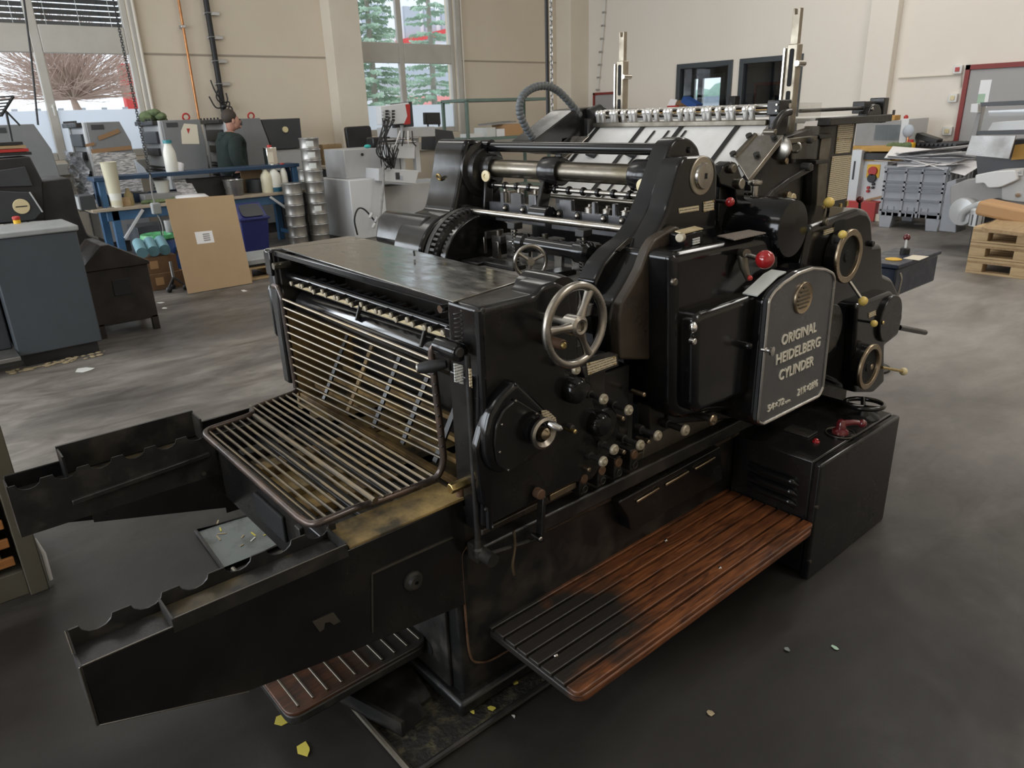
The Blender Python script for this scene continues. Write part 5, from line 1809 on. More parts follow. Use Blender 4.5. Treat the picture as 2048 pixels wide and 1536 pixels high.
# rack posts
def rack(y, label_mat):
    x = 2.63
    zt_ = 1.915
    g_ = G()
    o = G().prism([(x-0.010, y-0.014, 1.35), (x-0.010, y+0.014, 1.35), (x-0.010, y+0.014, zt_), (x-0.010, y+0.008, zt_), (x-0.010, y+0.006, zt_-0.02), (x-0.010, y-0.006, zt_-0.02), (x-0.010, y-0.008, zt_), (x-0.010, y-0.014, zt_)], (0.02, 0, 0)).build('rack_post', label_mat, PR, bevel=0.001)
    G().box(x-0.02, x+0.016, y-0.022, y+0.018, 1.35, 1.80).build('rack_sleeve', 'rack_steel', o, bevel=0.003)
    G().prism(rnd([(x-0.022, y-0.010, 1.66), (x-0.022, y+0.006, 1.66), (x-0.022, y+0.006, 1.785), (x-0.022, y-0.010, 1.785)], 0.007), (0.003, 0, 0)).build('sleeve_slot', 'black_hole', o)
    G().prism(rnd([(x-0.022, y-0.010, 1.52), (x-0.022, y+0.006, 1.52), (x-0.022, y+0.006, 1.645), (x-0.022, y-0.010, 1.645)], 0.007), (0.003, 0, 0)).build('sleeve_slot', 'black_hole', o)
    G().box(x-0.018, x+0.01, y+0.026, y+0.034, 1.35, 1.79).build('rack_rule', 'steel_bright', o, bevel=0.001)
    G().cyl((x-0.03, y-0.03, 1.735), (x+0.02, y-0.03, 1.735), 0.010, n=12).build('rack_screw', 'steel', o)
    return o


rack(1.50, 'rack_steel')
rack(2.31, 'rack_steel')
# feeder side frame with instruction plates
pnl = sp('feeder_frame', [(1639, 252), (1714, 246), (1706, 300), (1693, 416), (1629, 425), (1634, 330)], 1.40, 1.46, 'black_worn', bevel=0.004)
sp('frame_column', [(1645, 268), (1664, 266), (1662, 290), (1656, 325), (1650, 420), (1632, 424), (1638, 330)], 1.385, 1.41, 'steel_dark', bevel=0.003, parent=pnl)
sp('column_cap', [(1640, 270), (1665, 268), (1663, 276), (1640, 278)], 1.375, 1.41, 'black_iron', bevel=0.002, parent=pnl)
sp('column_cap', [(1632, 321), (1660, 318), (1658, 326), (1632, 329)], 1.375, 1.41, 'black_iron', bevel=0.002, parent=pnl)
plate('instruction_plate', [(1677, 250), (1708, 248), (1705, 277), (1674, 278)], 1.397, 'print_brass', parent=pnl)
plate('instruction_plate', [(1674, 279), (1704, 278), (1700, 305), (1671, 308)], 1.397, 'print_brass', parent=pnl)
plate('instruction_plate', [(1665, 313), (1704, 310), (1693, 397), (1653, 405)], 1.397, 'print_brass', parent=pnl)
sp('feeder_side', [(1567, 275), (1630, 255), (1630, 330), (1604, 330), (1600, 400), (1592, 425), (1545, 420), (1500, 380), (1498, 362)], 1.43, 1.47, 'black_worn', bevel=0.004)
for px in (1601, 1609):
    a, b = W(px, 300, Y=1.46), W(px-2, 430, Y=1.46)
    G().cyl((a.x, 1.46, b.z), (a.x, 1.46, a.z), 0.008, n=8).build('feeder_rod', 'black_iron', PR)
# top rail and end bracket
ra, rb_ = W(1640, 243, Y=1.40), W(1764, 238, Y=1.40)
G().box(ra.x, rb_.x, 1.36, 1.42, ra.z-0.015, ra.z+0.012).build('top_rail', 'black_worn', PR, bevel=0.003)
G().box(ra.x+0.02, rb_.x-0.1, 1.42, 2.36, ra.z-0.006, ra.z+0.012).build('pile_cover', 'feed_sheet', PR, bevel=0.002)
a, b = W(1600, 222, Y=1.42), W(1728, 222, Y=1.42)
G().cyl((a.x, 1.42, a.z), (b.x, 1.42, a.z), 0.007, n=10).build('rail_rod', 'black_iron', PR)
e = sp('end_bracket', [(1735, 230), (1742, 214), (1750, 208), (1760, 209), (1764, 222), (1762, 242), (1738, 243)], 1.39, 1.43, 'black_paint', r=0.006, bevel=0.004)
G().box(b.x-0.02, b.x+0.07, 1.41, 1.46, a.z-0.02, a.z+0.025).build('bracket_block', 'black_worn', e, bevel=0.003)
G().box(rb_.x-0.02, rb_.x+0.02, 1.39, 1.45, ra.z-0.02, ra.z+0.075).build('bracket_jaw', 'black_paint', e, bevel=0.003)
ycap('bracket_pin', 1747, 218, 1.383, 1.395, 3.5, 'steel', parent=e)
# clear acrylic shield
q = [W(a, b, Y=1.385) for a, b in ((1593, 205), (1644, 205), (1634, 318), (1584, 318))]
ac = G().prism(q, (0, 0.004, 0)).build('acrylic_shield', 'acrylic', PR)
q2 = [W(a, b, Y=1.383) for a, b in ((1612, 243), (1636, 241), (1634, 252), (1608, 252))]
G().prism(q2, (0, 0.001, 0)).build('shield_label', 'paper', ac)
sh = sp('shield_holder', [(1576, 278), (1636, 271), (1634, 282), (1578, 288)], 1.375, 1.40, 'steel_dark', bevel=0.002)
ycap('holder_knob', 1625, 281, 1.36, 1.38, 6, 'black_iron', parent=sh)
G().torus(W(1592, 295, Y=1.38), (1, 0.2, 0), 0.016, 0.004, 20, 6).build('holder_ring', 'steel', sh)
c = W(1561, 297, Y=1.40)
G().lathe(c, (-1, -0.1, 0.1), [(0.040, 0), (0.040, 0.004), (0.036, 0.007), (0.004, 0.008)], 28).build('side_disc', 'steel', PR)
G().cyl(W(1583, 300, Y=1.41), W(1584, 325, Y=1.41), 0.012, n=12).build('holder_stem', 'black_iron', PR)

# link arm, bracket and knobs between frame and feeder
ab = sp('link_bracket', [(1436, 352), (1446, 332), (1462, 322), (1474, 325), (1484, 352), (1492, 362), (1490, 380), (1486, 440), (1476, 440), (1470, 380), (1440, 370)], 1.36, 1.40, 'black_gloss', r=0.006, soft=0.006)
ycap('bracket_cap', 1469, 338, 1.345, 1.37, 9, 'steel_dark', parent=ab)
ycap('bracket_cap', 1485, 368, 1.345, 1.37, 11, 'steel', parent=ab)
sp('link_web', [(1440, 372), (1472, 372), (1478, 440), (1444, 470), (1436, 440)], 1.39, 1.43, 'black_paint', bevel=0.004, parent=ab)
c = W(1510, 364, Y=1.36)
kn = G().lathe((c.x, c.y, c.z-0.012), (0, 0, 1), [(0.012, -0.05), (0.012, 0), (0.022, 0.004), (0.024, 0.012), (0.022, 0.017), (0.012, 0.018), (0.010, 0.014)], 24).build('adjusting_knob', 'steel', PR)
sp('knob_block', [(1494, 386), (1512, 382), (1512, 425), (1500, 432)], 1.37, 1.42, 'black_paint', bevel=0.003)
sp('knob_plate', [(1507, 386), (1513, 385), (1511, 428), (1505, 430)], 1.366, 1.371, 'brass')
pts = [W(a, b, Y=1.345) for a, b in ((1528, 405), (1545, 384), (1575, 362), (1622, 335))]
la = G()
for a, b in zip(pts[:-1], pts[1:]):
    la.bar(a, b+(b-a)*0.04, 0.010, 0.026, up=(0, 1, 0)) if False else la.bar(a, b+(b-a)*0.04, 0.014, 0.020, up=(0, 0, 1))
la = la.build('link_arm', 'black_worn', PR, bevel=0.003)
ycap('link_pivot', 1531, 405, 1.325, 1.36, 8, 'black_iron', parent=la)
ycap('link_pivot', 1622, 334, 1.325, 1.36, 8, 'black_iron', parent=la)
p, q = W(1432, 402, Y=1.36), W(1460, 404, Y=1.31)
kn = G().cyl(p, q, 0.006, n=10).build('knob_rod', 'black_iron', PR)
G().sph(q, rp(q, 9.5), 16, 12).build('knob_ball', 'red_ball', kn)
for a, b, r in ((1580, 392, 9), (1590, 398, 7), (1562, 402, 8), (1575, 322, 7)):
    ycap('feeder_bolt', a, b, 1.41, 1.44, r, 'bronze')
ycap('brass_disc', 1588, 397, 1.34, 1.36, 10, 'tag_brass')
# far belt guard and hose
q = [W(a, b, Y=2.36) for a, b in ((1052, 300), (1064, 284), (1150, 218), (1205, 212), (1222, 222), (1216, 238), (1196, 250), (1120, 310))]
G().prism(rnd(q, 0.02), (0, 0.14, 0)).build('belt_guard', 'black_paint', PR, bevel=0.012, seg=3)
hp = catmull([W(a, b, Y=2.37) for a, b in ((1066, 276), (1050, 252), (1039, 222), (1045, 193), (1066, 176), (1092, 172), (1116, 182), (1140, 206), (1160, 232))], 12)
rad = [0.0165 if (k % 3) else 0.0135 for k in range(len(hp))]
G().tube(hp, rad, 12).build('suction_hose', 'hose_grey', PR)
G().box(2.66, 3.1, 1.47, 2.33, 0.62, 1.15).build('feeder_body', 'black_paint', PR, bevel=0.01)
G().box(2.15, 2.7, 1.47, 2.40, 0.62, 1.22).build('feeder_core', 'black_paint', PR, bevel=0.01)
G().box(2.3, 3.1, 2.36, 2.40, 0.62, 1.5).build('far_feeder_frame', 'black_paint', PR, bevel=0.005)

# ---------------------------------------------------------------- footboard
FZ = 0.238
fbx0, fbx1, fby0, fby1 = 1.02, 2.185, 1.0, 1.435
fb = G().box(fbx0+0.02, fbx1-0.01, fby0+0.02, fby1, FZ-0.036, FZ-0.014).build('footboard', 'black_iron', PR, bevel=0.004)
npl = 9
wpl = (fby1-fby0)/npl
for k in range(npl):
    ya, yb = fby0+wpl*k+0.004, fby0+wpl*(k+1)-0.004
    r = 0.03 if k == 0 else 0.0
    pts = [(fbx0, ya, 0), (fbx1, ya, 0), (fbx1, yb, 0), (fbx0, yb, 0)]
    pts = rnd(pts, [0.04, 0.04, 0, 0], 5) if k == 0 else pts
    G().prism([(p[0], p[1], FZ-0.014) for p in pts], (0, 0, 0.014)).build('plank', 'mahogany', fb, bevel=0.003)
G().prism(rnd([(fbx0, fby0, FZ-0.037), (fbx1, fby0, FZ-0.037), (fbx1, fby1, FZ-0.037), (fbx0, fby1, FZ-0.037)], [0.04, 0.04, 0, 0], 5), (0, 0, 0.0225)).build('board_base', 'mahogany', fb, bevel=0.004)
G().box(fbx0-0.005, 1.74, fby1-0.01, fby1+0.03, FZ-0.04, FZ+0.03).build('back_rail', 'mahogany', fb, bevel=0.005)
for px, py in ((1332, 1080), (1440, 1135), (1560, 1010), (1112, 1310)):
    c = W(px, py, Z=FZ)
    G().sph((c.x, c.y, FZ-0.003), 0.0075, 10, 6).build('plank_bolt', 'steel', fb)
for x in (1.25, 1.9):
    G().box(x, x+0.05, 1.30, 1.40, 0.06, 0.2).build('board_bracket', 'black_iron', fb)
# front step under the delivery arm
SZ = 0.17
st = G().prism(rnd([(0.472, 1.497, SZ-0.04), (0.905, 1.497, SZ-0.04), (0.905, 2.15, SZ-0.04), (0.472, 2.15, SZ-0.04)], 0.04, 5), (0, 0, 0.028)).build('front_step', 'black_iron', PR, bevel=0.005)
G().prism(rnd([(0.472, 1.497, SZ-0.012), (0.905, 1.497, SZ-0.012), (0.905, 2.15, SZ-0.012), (0.472, 2.15, SZ-0.012)], 0.04, 5), (0, 0, 0.012)).build('step_board', 'mahogany_step', st, bevel=0.003)
for k in range(10):
    x = 0.503+0.042*k
    G().box(x, x+0.007, 1.515, 2.14, SZ, SZ+0.006).build('step_strip', 'steel_dark', st, bevel=0.002)
for x in (0.52, 0.83):
    G().box(x, x+0.04, 1.7, 2.1, 0.0, SZ-0.04).build('step_leg', 'black_iron', st)

# ================================================================ MOTOR CABINET
CX0, CX1, CY0, CY1, CZ = 2.19, 2.79, 1.006, 1.345, 0.463
CB = thing('control_cabinet', (2.49, 1.2, 0), 'low black metal control cabinet with red crank and handwheel on top', 'cabinet')
G().box(CX0, CX1, CY0+0.03, CY1, 0.02, CZ).build('cabinet_body', 'black_paint', CB, bevel=0.006)
G().box(CX0-0.004, CX1+0.004, CY0, CY0+0.03, 0.0, CZ-0.004).build('cabinet_front', 'black_paint', CB, bevel=0.008, seg=3)
for z in (0.365, 0.325, 0.285):
    yy0, yy1 = 1.10, 1.22
    G().tube(smooth_path([(CX0+0.004, yy1+0.05, z+0.004), (CX0-0.008, yy1, z), (CX0-0.008, yy0, z), (CX0+0.004, yy0-0.012, z-0.012)], 0.012), 0.014, 10).build('louvre', 'black_gloss', CB)
for z in (0.30, 0.08):
    G().cyl((CX0+0.0, CY0-0.004, z), (CX0+0.002, CY0+0.01, z), 0.006, n=10).build('front_screw', 'steel_dark', CB)
G().cyl((CX0-0.002, 1.07, 0.15), (CX0-0.012, 1.07, 0.15), 0.018, n=18).build('cable_socket', 'white_plastic', CB)
c = W(1680, 868, Z=CZ)
G().lathe((c.x, c.y, CZ), (0, 0, 1), [(0.052, 0), (0.052, 0.004), (0.048, 0.006), (0.002, 0.006)], 36).build('crank_scale', 'black_gloss', CB)
G().torus((c.x, c.y, CZ+0.006), (0, 0, 1), 0.049, 0.0015, 40, 6).build('scale_ring', 'steel_dark', CB)
kr = G().lathe((c.x, c.y, CZ+0.006), (0, 0, 1), [(0.030, 0), (0.028, 0.010), (0.018, 0.016), (0.017, 0.040), (0.012, 0.048), (0.002, 0.05)], 22).build('red_crank', 'maroon', CB)
e = c+Vector((0.045, -0.055, 0.045))
G().tube([c+Vector((0, 0, 0.042)), c.lerp(e, 0.6)+Vector((0, 0, 0.022)), e], [0.013, 0.010, 0.010], 12).build('crank_arm', 'maroon', kr)
G().sph(e, 0.0155, 14, 10).build('crank_ball', 'maroon', kr)
c = W(1632, 884, Z=CZ)
G().lathe((c.x, c.y, CZ), (0, 0, 1), [(0.013, 0), (0.013, 0.004), (0.009, 0.005), (0.008, 0.011), (0.002, 0.014)], 18).build('pilot_lamp', 'red_ball', CB)
q = [W(a, b, Z=CZ+0.002) for a, b in ((1545, 878), (1600, 852), (1640, 858), (1622, 874))]
c = W(1620, 866, Z=CZ)
G().box(c.x-0.05, c.x+0.02, c.y-0.02, c.y+0.08, CZ, CZ+0.006).build('lid_plate', 'black_worn', CB, bevel=0.002)
c = W(1726, 832, Z=CZ)
G().lathe((c.x, c.y, CZ), (0, 0, 1), [(0.06, 0), (0.06, 0.003), (0.02, 0.006), (0.014, 0.03), (0.002, 0.032)], 32).build('wheel_base', 'black_worn', CB)
wc = W(1728, 808, Z=CZ+0.05)
whl = G().torus((wc.x, wc.y, CZ+0.05), (0.05, 0.05, 1), 0.068, 0.009, 40, 10).build('cabinet_handwheel', 'black_gloss', CB)
for k in range(3):
    a = 0.5+2*math.pi*k/3
    G().tube([(wc.x, wc.y, CZ+0.035), (wc.x+0.066*math.cos(a), wc.y+0.066*math.sin(a), CZ+0.05)], [0.011, 0.007], 10).build('wheel_spoke', 'black_gloss', whl)
G().cyl((wc.x, wc.y, CZ+0.003), (wc.x, wc.y, CZ+0.045), 0.010, n=12).build('wheel_stem', 'black_gloss', whl)

# ================================================================ BLUE SWITCH BOX
bx0, by0 = 3.36, 1.62
c0 = W(1805, 522, Y=1.75)
SB = thing('blue_switch_box', (c0.x+0.2, 1.85, 0), 'dark blue switch box with red knob lever behind the feeder end', 'switch box')
zt = W(1800, 528, Y=1.75).z
xl, xr_ = W(1795, 528, Y=1.75).x, W(1877, 512, Y=1.75).x
zb = W(1800, 590, Y=1.75).z
G().box(xl, xr_, 1.75, 1.98, zb, zt-0.025).build('box_body', 'blue_box', SB, bevel=0.012)
G().box(xl-0.012, xr_+0.012, 1.738, 1.992, zt-0.025, zt).build('box_lid', 'blue_box', SB, bevel=0.006)
c = W(1787, 519, Z=zt)
G().lathe((c.x, c.y, zt), (0, 0, 1), [(0.045, 0), (0.046, 0.004), (0.03, 0.008), (0.002, 0.008)], 28).build('yellow_disc', 'signal_yellow', SB)
c = W(1809, 508, Z=zt)
G().lathe((c.x, c.y, zt), (0, 0, 1), [(0.028, 0), (0.028, 0.035), (0.024, 0.038), (0.002, 0.038)], 24).build('lever_socket', 'black_rubber', SB)
p = Vector((c.x, c.y, zt+0.035))
e = p+Vector((0.05, 0.02, 0.06))
G().cyl(p, e, 0.007, n=10).build('lever_rod', 'silver_plastic', SB)
G().sph(e, 0.022, 14, 10).build('lever_knob', 'maroon', SB)
q = [W(a, b, Z=zt+0.001) for a, b in ((1806, 517), (1838, 521), (1858, 513), (1826, 510))]
G().prism(q, (0, 0, 0.001)).build('lid_paper', 'paper_cream', SB)
G().cyl((xl+0.12, 1.87, 0), (xl+0.12, 1.87, zb), 0.025, n=12).build('stand_post', 'black_iron', SB)
G().cyl((xl+0.12, 1.87, 0), (xl+0.12, 1.87, 0.015), 0.12, n=24).build('stand_foot', 'black_iron', SB)
G().tube(smooth_path([(xl+0.03, 1.74, zt-0.05), (xl+0.03, 1.725, zt-0.08), (xl+0.02, 1.73, zb)], 0.02), 0.006, 6).build('box_handle', 'steel', SB)

# ================================================================ PANS AND LITTER UNDER THE PRESS
pz = 0.004
op = thing('oil_pan', (1.6, 1.6, 0), 'flat greasy drip pan with pale rim under the press base', 'pan')
px0, px1, py0, py1 = 0.68, 3.0, 1.262, 2.5
G().box(px0, px1, py0, py1, 0.001, 0.010).build('pan_floor', 'sludge', op)
G().tube([(px0, py0, 0.014), (px1, py0, 0.014)], 0.010, 8).build('pan_rim', 'black_iron', op)
G().tube([(px0, py0, 0.014), (px0, py1, 0.014)], 0.010, 8).build('pan_rim', 'steel_dark', op)
fr_ = thing('steel_angle_tray', (0.8, 1.5, 0.01), 'dark broken sheet metal tray lying below the front step', 'tray')
q = [W(a, b, Z=0.03) for a, b in ((655, 1392), (745, 1335), (800, 1300), (850, 1375), (862, 1395), (840, 1410), (852, 1432), (805, 1475))]
G().prism(q, (0, 0, 0.006)).build('tray_sheet', 'black_iron', fr_)
G().prism([W(a, b, Z=0.03) for a, b in ((655, 1392), (663, 1388), (812, 1470), (805, 1475))], (0, 0, 0.05)).build('tray_edge', 'black_worn', fr_)
ts = thing('tin_sheet', (0.78, 2.7, 0), 'grey tin sheet with debris on the floor behind the arms', 'sheet')
q = [W(a, b, Z=0.01) for a, b in ((393, 1065), (448, 1142), (575, 1085), (512, 1028))]
G().prism(q, (0, 0, 0.004)).build('sheet', 'tin_sheet', ts, bevel=0.001)
G().tube([p+Vector((0, 0, 0.006)) for p in q], 0.009, 6, closed=True).build('sheet_rim', 'black_iron', ts)
for k in range(9):
    a, b = random.uniform(430, 530), random.uniform(1050, 1100)
    c = W(a, b, Z=0.016)
    an = random.uniform(0, 3.1)
    G().bar(c, c+Vector((math.cos(an), math.sin(an), 0))*random.uniform(.01, .05), 0.006, 0.002).build('debris', random.choice(['scrap_yellow', 'scrap_tan', 'scrap_white']), ts)


def scrap(px, py, s, m, label, shape=None, z=0.0):
    c = W(px, py, Z=z)
    k = depth(c)/FPX
    pts = []
    n_ = 6
    for i in range(n_):
        a = 2*math.pi*i/n_+random.uniform(-.3, .3)
        r = s*k*random.uniform(.55, 1.1)
        pts.append((c.x+r*math.cos(a)*1.0, c.y+r*math.sin(a)*1.3, z+0.001+random.uniform(0, .004)))
    o = G().prism(pts, (0, 0, 0.0012)).build('paper_scrap', m, origin=(c.x, c.y, z))
    return tag(o, label, 'scrap')


scrap(562, 1442, 15, 'scrap_yellow', 'notched yellow paper scrap below the front step corner')
scrap(609, 1500, 16, 'scrap_yellow', 'folded yellow paper scrap nearest the bottom edge')
scrap(1032, 1367, 7, 'scrap_yellow', 'yellow scrap on the pan beside the base foot', z=0.011)
scrap(984, 1418, 8, 'scrap_yellow', 'yellow scrap on the pan near its front rim', z=0.011)
scrap(1133, 1074, 9, 'scrap_yellow', 'yellow scrap lying behind the footboard rail', z=0.20)
scrap(944, 1426, 5, 'scrap_yellow', 'tiny yellow scrap at the base corner', z=0.011)
scrap(720, 1385, 6, 'scrap_yellow', 'small yellow scrap beside the broken tray', z=0.011)
scrap(165, 741, 20, 'scrap_white', 'long white paper strip in front of the grey console')
scrap(1027, 1434, 4, 'scrap_white', 'small white pebble like scrap beside the pan rim')
scrap(488, 582, 7, 'scrap_white', 'white scrap in front of the leaning cardboard')
scrap(322, 606, 8, 'scrap_white', 'white curl of paper near the dark bin foot')
scrap(329, 617, 8, 'scrap_white', 'second white curl of paper near the dark bin')
scrap(1574, 1301, 6, 'tin_sheet', 'flat grey washer like scrap on the dark floor')
scrap(1670, 1297, 6, 'fir', 'small green scrap on the floor at right')
scrap(1420, 1427, 8, 'scrap_tan', 'tan crumb cluster on the floor below the footboard')
scrap(1837, 448, 14, 'scrap_white', 'white paper strip before the grey plastic bin')

# ================================================================ LEFT BACKGROUND
def spo(name, pts, y0, y1, m, parent, r=0.0, bevel=0.0):
    q = [W(a, b, Y=y0) for a, b in pts]
    if r:
        q = rnd(q, r)
    return G().prism(q, (0, y1-y0, 0)).build(name, m, parent, bevel=bevel)


def spx(name, pts, x0, x1, m, parent, r=0.0, bevel=0.0):
    q = [W(a, b, X=x0) for a, b in pts]
    if r:
        q = rnd(q, r)
    return G().prism(q, (x1-x0, 0, 0)).build(name, m, parent, bevel=bevel)


# grey console in front
CO = thing('press_console', (0.75, 6.3, 0), 'blue grey sheet metal console with pale lid and red stop button', 'console')
x0, x1 = W(42, 733, Z=0).x, W(211, 704, Z=0).x
yc = 6.05
zt = W(155, 455, Y=yc).z
G().box(x0, x1, yc, yc+0.50, 0.09, zt-0.02).build('console_body', 'console_grey', CO, bevel=0.008)
G().box(x0+0.03, x1-0.03, yc+0.04, yc+0.46, 0.0, 0.09).build('console_plinth', 'unit_black', CO)
G().box(x0-0.02, x1+0.015, yc-0.02, yc+0.52, zt-0.02, zt+0.02).build('console_lid', 'console_top', CO, bevel=0.010)
c = W(35, 447, Z=zt+0.02)
eb = G().lathe((c.x, c.y, zt+0.02), (0, 0, 1), [(0.024, 0), (0.024, 0.025), (0.02, 0.028)], 20).build('button_base', 'signal_yellow', CO)
G().lathe((c.x, c.y, zt+0.045), (0, 0, 1), [(0.018, 0), (0.026, 0.006), (0.026, 0.022), (0.018, 0.028), (0.002, 0.029)], 20).build('stop_button', 'cap_red', eb)
G().box(x0-0.6, x0-0.01, yc+0.15, yc+0.6, 0.12, zt-0.1).build('console_side', 'unit_dark', CO, bevel=0.01)
G().box(x0-0.6, x0-0.005, yc-0.15, yc+0.12, 0.10, 0.13).build('tread_plate', 'steel_sheet', CO, bevel=0.004)
o = G()
for k in range(60):
    a = random.uniform(x0-0.1, x1)
    o.sph((a, yc+random.uniform(-0.10, 0.02), 0.004), random.uniform(.006, .02), 6, 4, (1.4, 1, 0.4))
tag(o.build('swept_dirt', 'scrap_tan', origin=(x0, yc, 0)), 'swept brown dirt along the foot of the grey console', 'dirt', kind='stuff')

# black press hood behind it
HD = thing('black_press_delivery', (0.6, 7.2, 0), 'black press delivery hood with a round white badge behind the console', 'press part')
yh = 7.05
spo('hood_body', [(-60, 380), (-60, 322), (60, 313), (84, 360), (90, 440), (-60, 455)], yh, yh+0.7, 'unit_black', HD, bevel=0.01)
spo('hood_panel', [(-60, 350), (50, 333), (66, 372), (-60, 376)], yh-0.02, yh, 'unit_dark', HD, bevel=0.004)
spo('hood_cheek', [(82, 362), (141, 355), (158, 428), (175, 470), (200, 478), (205, 500), (96, 520), (86, 430)], yh+0.05, yh+0.6, 'unit_black', HD, r=0.03, bevel=0.01)
spo('hood_guard', [(-40, 380), (40, 384), (60, 384), (84, 424), (70, 440), (-40, 450)], yh-0.05, yh-0.02, 'unit_dark', HD, r=0.02, bevel=0.005)
c = W(43, 413, Y=yh-0.06)
bd = G().cyl((c.x, c.y, c.z), (c.x, c.y+0.012, c.z), 0.058, n=28).build('round_badge', 'ivory', HD, bevel=0.003)
G().box(c.x-0.04, c.x+0.04, c.y-0.002, c.y, c.z-0.004, c.z+0.004).build('badge_lettering', 'unit_black', bd)
p0, p1 = W(59, 384, Y=yh-0.06), W(85, 424, Y=yh-0.06)
G().cyl(p0, p1, 0.006, n=8).build('guard_edge', 'silver_plastic', HD)
G().box(-0.1, 1.3, yh+0.05, yh+0.7, 0.0, 0.5).build('hood_base', 'unit_black', HD)
for k in range(4):
    c = W(20, 308-7*k, Y=yh+0.1)
    o = G().box(c.x-0.35, c.x+0.14-0.02*k, yh+0.05, yh+0.45, c.z-0.012, c.z+0.010).build('stacked_bar', ['unit_black', 'cap_red', 'wood_pallet', 'unit_black'][k], origin=(c.x, yh+0.2, c.z-0.012))
    tag(o, ['lowest black bar lying on the black press hood', 'red bar lying on the black press hood', 'wooden bar lying on the black press hood', 'topmost black bar lying on the black press hood'][k], 'bar')

# press units along the window wall
YU = 11.0


def unit(tlx, trx, kx, ky, brx, label, body='unit_grey', side=True, top=None, wrapped=False):
    """grey unit: panel in the plane YU traced top-left, top-right, kink, bottom-right"""
    a = W(tlx, top or 243, Y=YU)
    b = W(trx, (top or 243)-1, Y=YU)
    k = W(kx, ky, Y=YU)
    e = W(brx, 345, Y=YU)
    zb = 0.15
    o = thing('press_unit', ((a.x+b.x)/2, YU+0.5, 0), label, 'press unit')
    pts = [(a.x, YU, zb), (e.x+0.05, YU, zb), (e.x, YU, e.z), (k.x, YU, k.z), (b.x, YU, a.z), (a.x, YU, a.z)]
    G().prism(pts, (0, 0.06, 0)).build('side_panel', body, o, bevel=0.008)
    G().prism([(p[0]+0.02 if i in (0, 5) else p[0]-0.04, p[1]+0.06, p[2]) for i, p in enumerate(pts)], (0, 0.95, 0)).build('unit_body', 'unit_dark', o)
    G().box(a.x+0.02, e.x, YU+0.05, YU+0.9, 0, zb).build('unit_plinth', 'unit_black', o)
    G().box(a.x+0.05, a.x+0.2, YU-0.006, YU, a.z-0.09, a.z-0.03).build('unit_plate', 'unit_dark', o, bevel=0.002)
    if side:
        # working side facing the camera's left: steps, guards and ink duct
        xs0 = a.x
        G().box(xs0-0.03, xs0+0.0, YU+0.05, YU+0.14, zb, a.z).build('side_post', 'machine_pale', o, bevel=0.005)
        G().box(xs0-0.03, xs0+0.0, YU+0.9, YU+0.98, zb, a.z).build('side_post', 'machine_pale', o, bevel=0.005)
        G().box(xs0-0.01, xs0+0.02, YU+0.14, YU+0.9, zb, a.z-0.05).build('side_guard', 'machine_pale', o)
        G().box(xs0-0.10, xs0+0.02, YU+0.1, YU+0.95, a.z-0.06, a.z).build('ink_duct', 'unit_black', o, bevel=0.01)
        for j in range(6):
            G().cyl((xs0-0.08, YU+0.16+0.14*j, a.z-0.005), (xs0-0.08, YU+0.16+0.14*j, a.z+0.025), 0.014, n=8).build('duct_key', 'unit_black', o)
        G().box(xs0-0.05, xs0+0.0, YU+0.2, YU+0.85, a.z-0.30, a.z-0.14).build('duct_guard', 'unit_dark', o, bevel=0.008)
        G().box(xs0-0.045, xs0+0.0, YU+0.25, YU+0.8, a.z-0.46, a.z-0.36).build('control_panel', 'unit_black', o, bevel=0.005)
        for j in range(11):
            z = a.z-0.62-0.045*j
            G().box(xs0-0.035, xs0+0.0, YU+0.2, YU+0.85, z, z+0.018).build('step_slat', 'unit_black', o)
    return o, a, b, e


unit(-30, 68, 103, 299, 118, 'grey press unit at the far left behind the black hood', top=251, side=False)
oB, a, b, e = unit(171, 239, 262, 284, 275, 'grey press unit wrapped in cling film with brown tape strips', top=245)
G().prism([(a.x-0.015, YU-0.012, 0.5), (e.x+0.03, YU-0.012, 0.5), (e.x+0.02, YU-0.012, a.z-0.4), (a.x-0.015, YU-0.012, a.z-0.35)], (0, 0.008, 0)).build('cling_film', 'film', oB)
gq = G()
for k in range(7):
    for j in range(8):
        pass
nx, nzz = 9, 14
vv, ffs = [], []
for j in range(nzz+1):
    for i in range(nx+1):
        y = YU-0.02+1.0*i/nx
        z = 0.55+(a.z-0.35-0.55)*j/nzz
        bulge = 0.10+0.10*math.sin(3.1*i/nx)+random.uniform(-.03, .03)
        vv.append((a.x-bulge, y, z+random.uniform(-.01, .01)))
for j in range(nzz):
    for i in range(nx):
        p = j*(nx+1)+i
        ffs.append((p, p+1, p+nx+2, p+nx+1))
G().add(vv, ffs).build('cling_film', 'film', oB, recalc=False, sharp=20)
for pts in ([(195, 273), (237, 257), (240, 265), (199, 281)], [(182, 299), (262, 291), (264, 299), (184, 307)], [(170, 289), (188, 284), (190, 291), (172, 294)]):
    q = [W(u, v, Y=YU-0.014) for u, v in pts]
    G().prism(q, (0, 0.003, 0)).build('packing_tape', 'tape_brown', oB)
oC, a, b, e = unit(323, 400, 411, 285, 419, 'grey press unit with a paper notice taped to its side', top=241)
pn = G().prism([W(u, v, Y=YU-0.006) for u, v in ((368, 247), (394, 249), (399, 288), (364, 288), (362, 262))], (0, 0.003, 0)).build('paper_notice', 'paper_cream', oC)
q = [W(u, v, Y=YU-0.008) for u, v in ((373, 257), (380, 257), (377, 268))]
G().prism(q, (0, 0.002, 0)).build('notice_triangle', 'cap_red', pn)
ht = W(372, 234, Y=YU+0.1)
rg = G().torus((ht.x, ht.y, ht.z), (0, 1, 0.2), 0.045, 0.012, 20, 8)
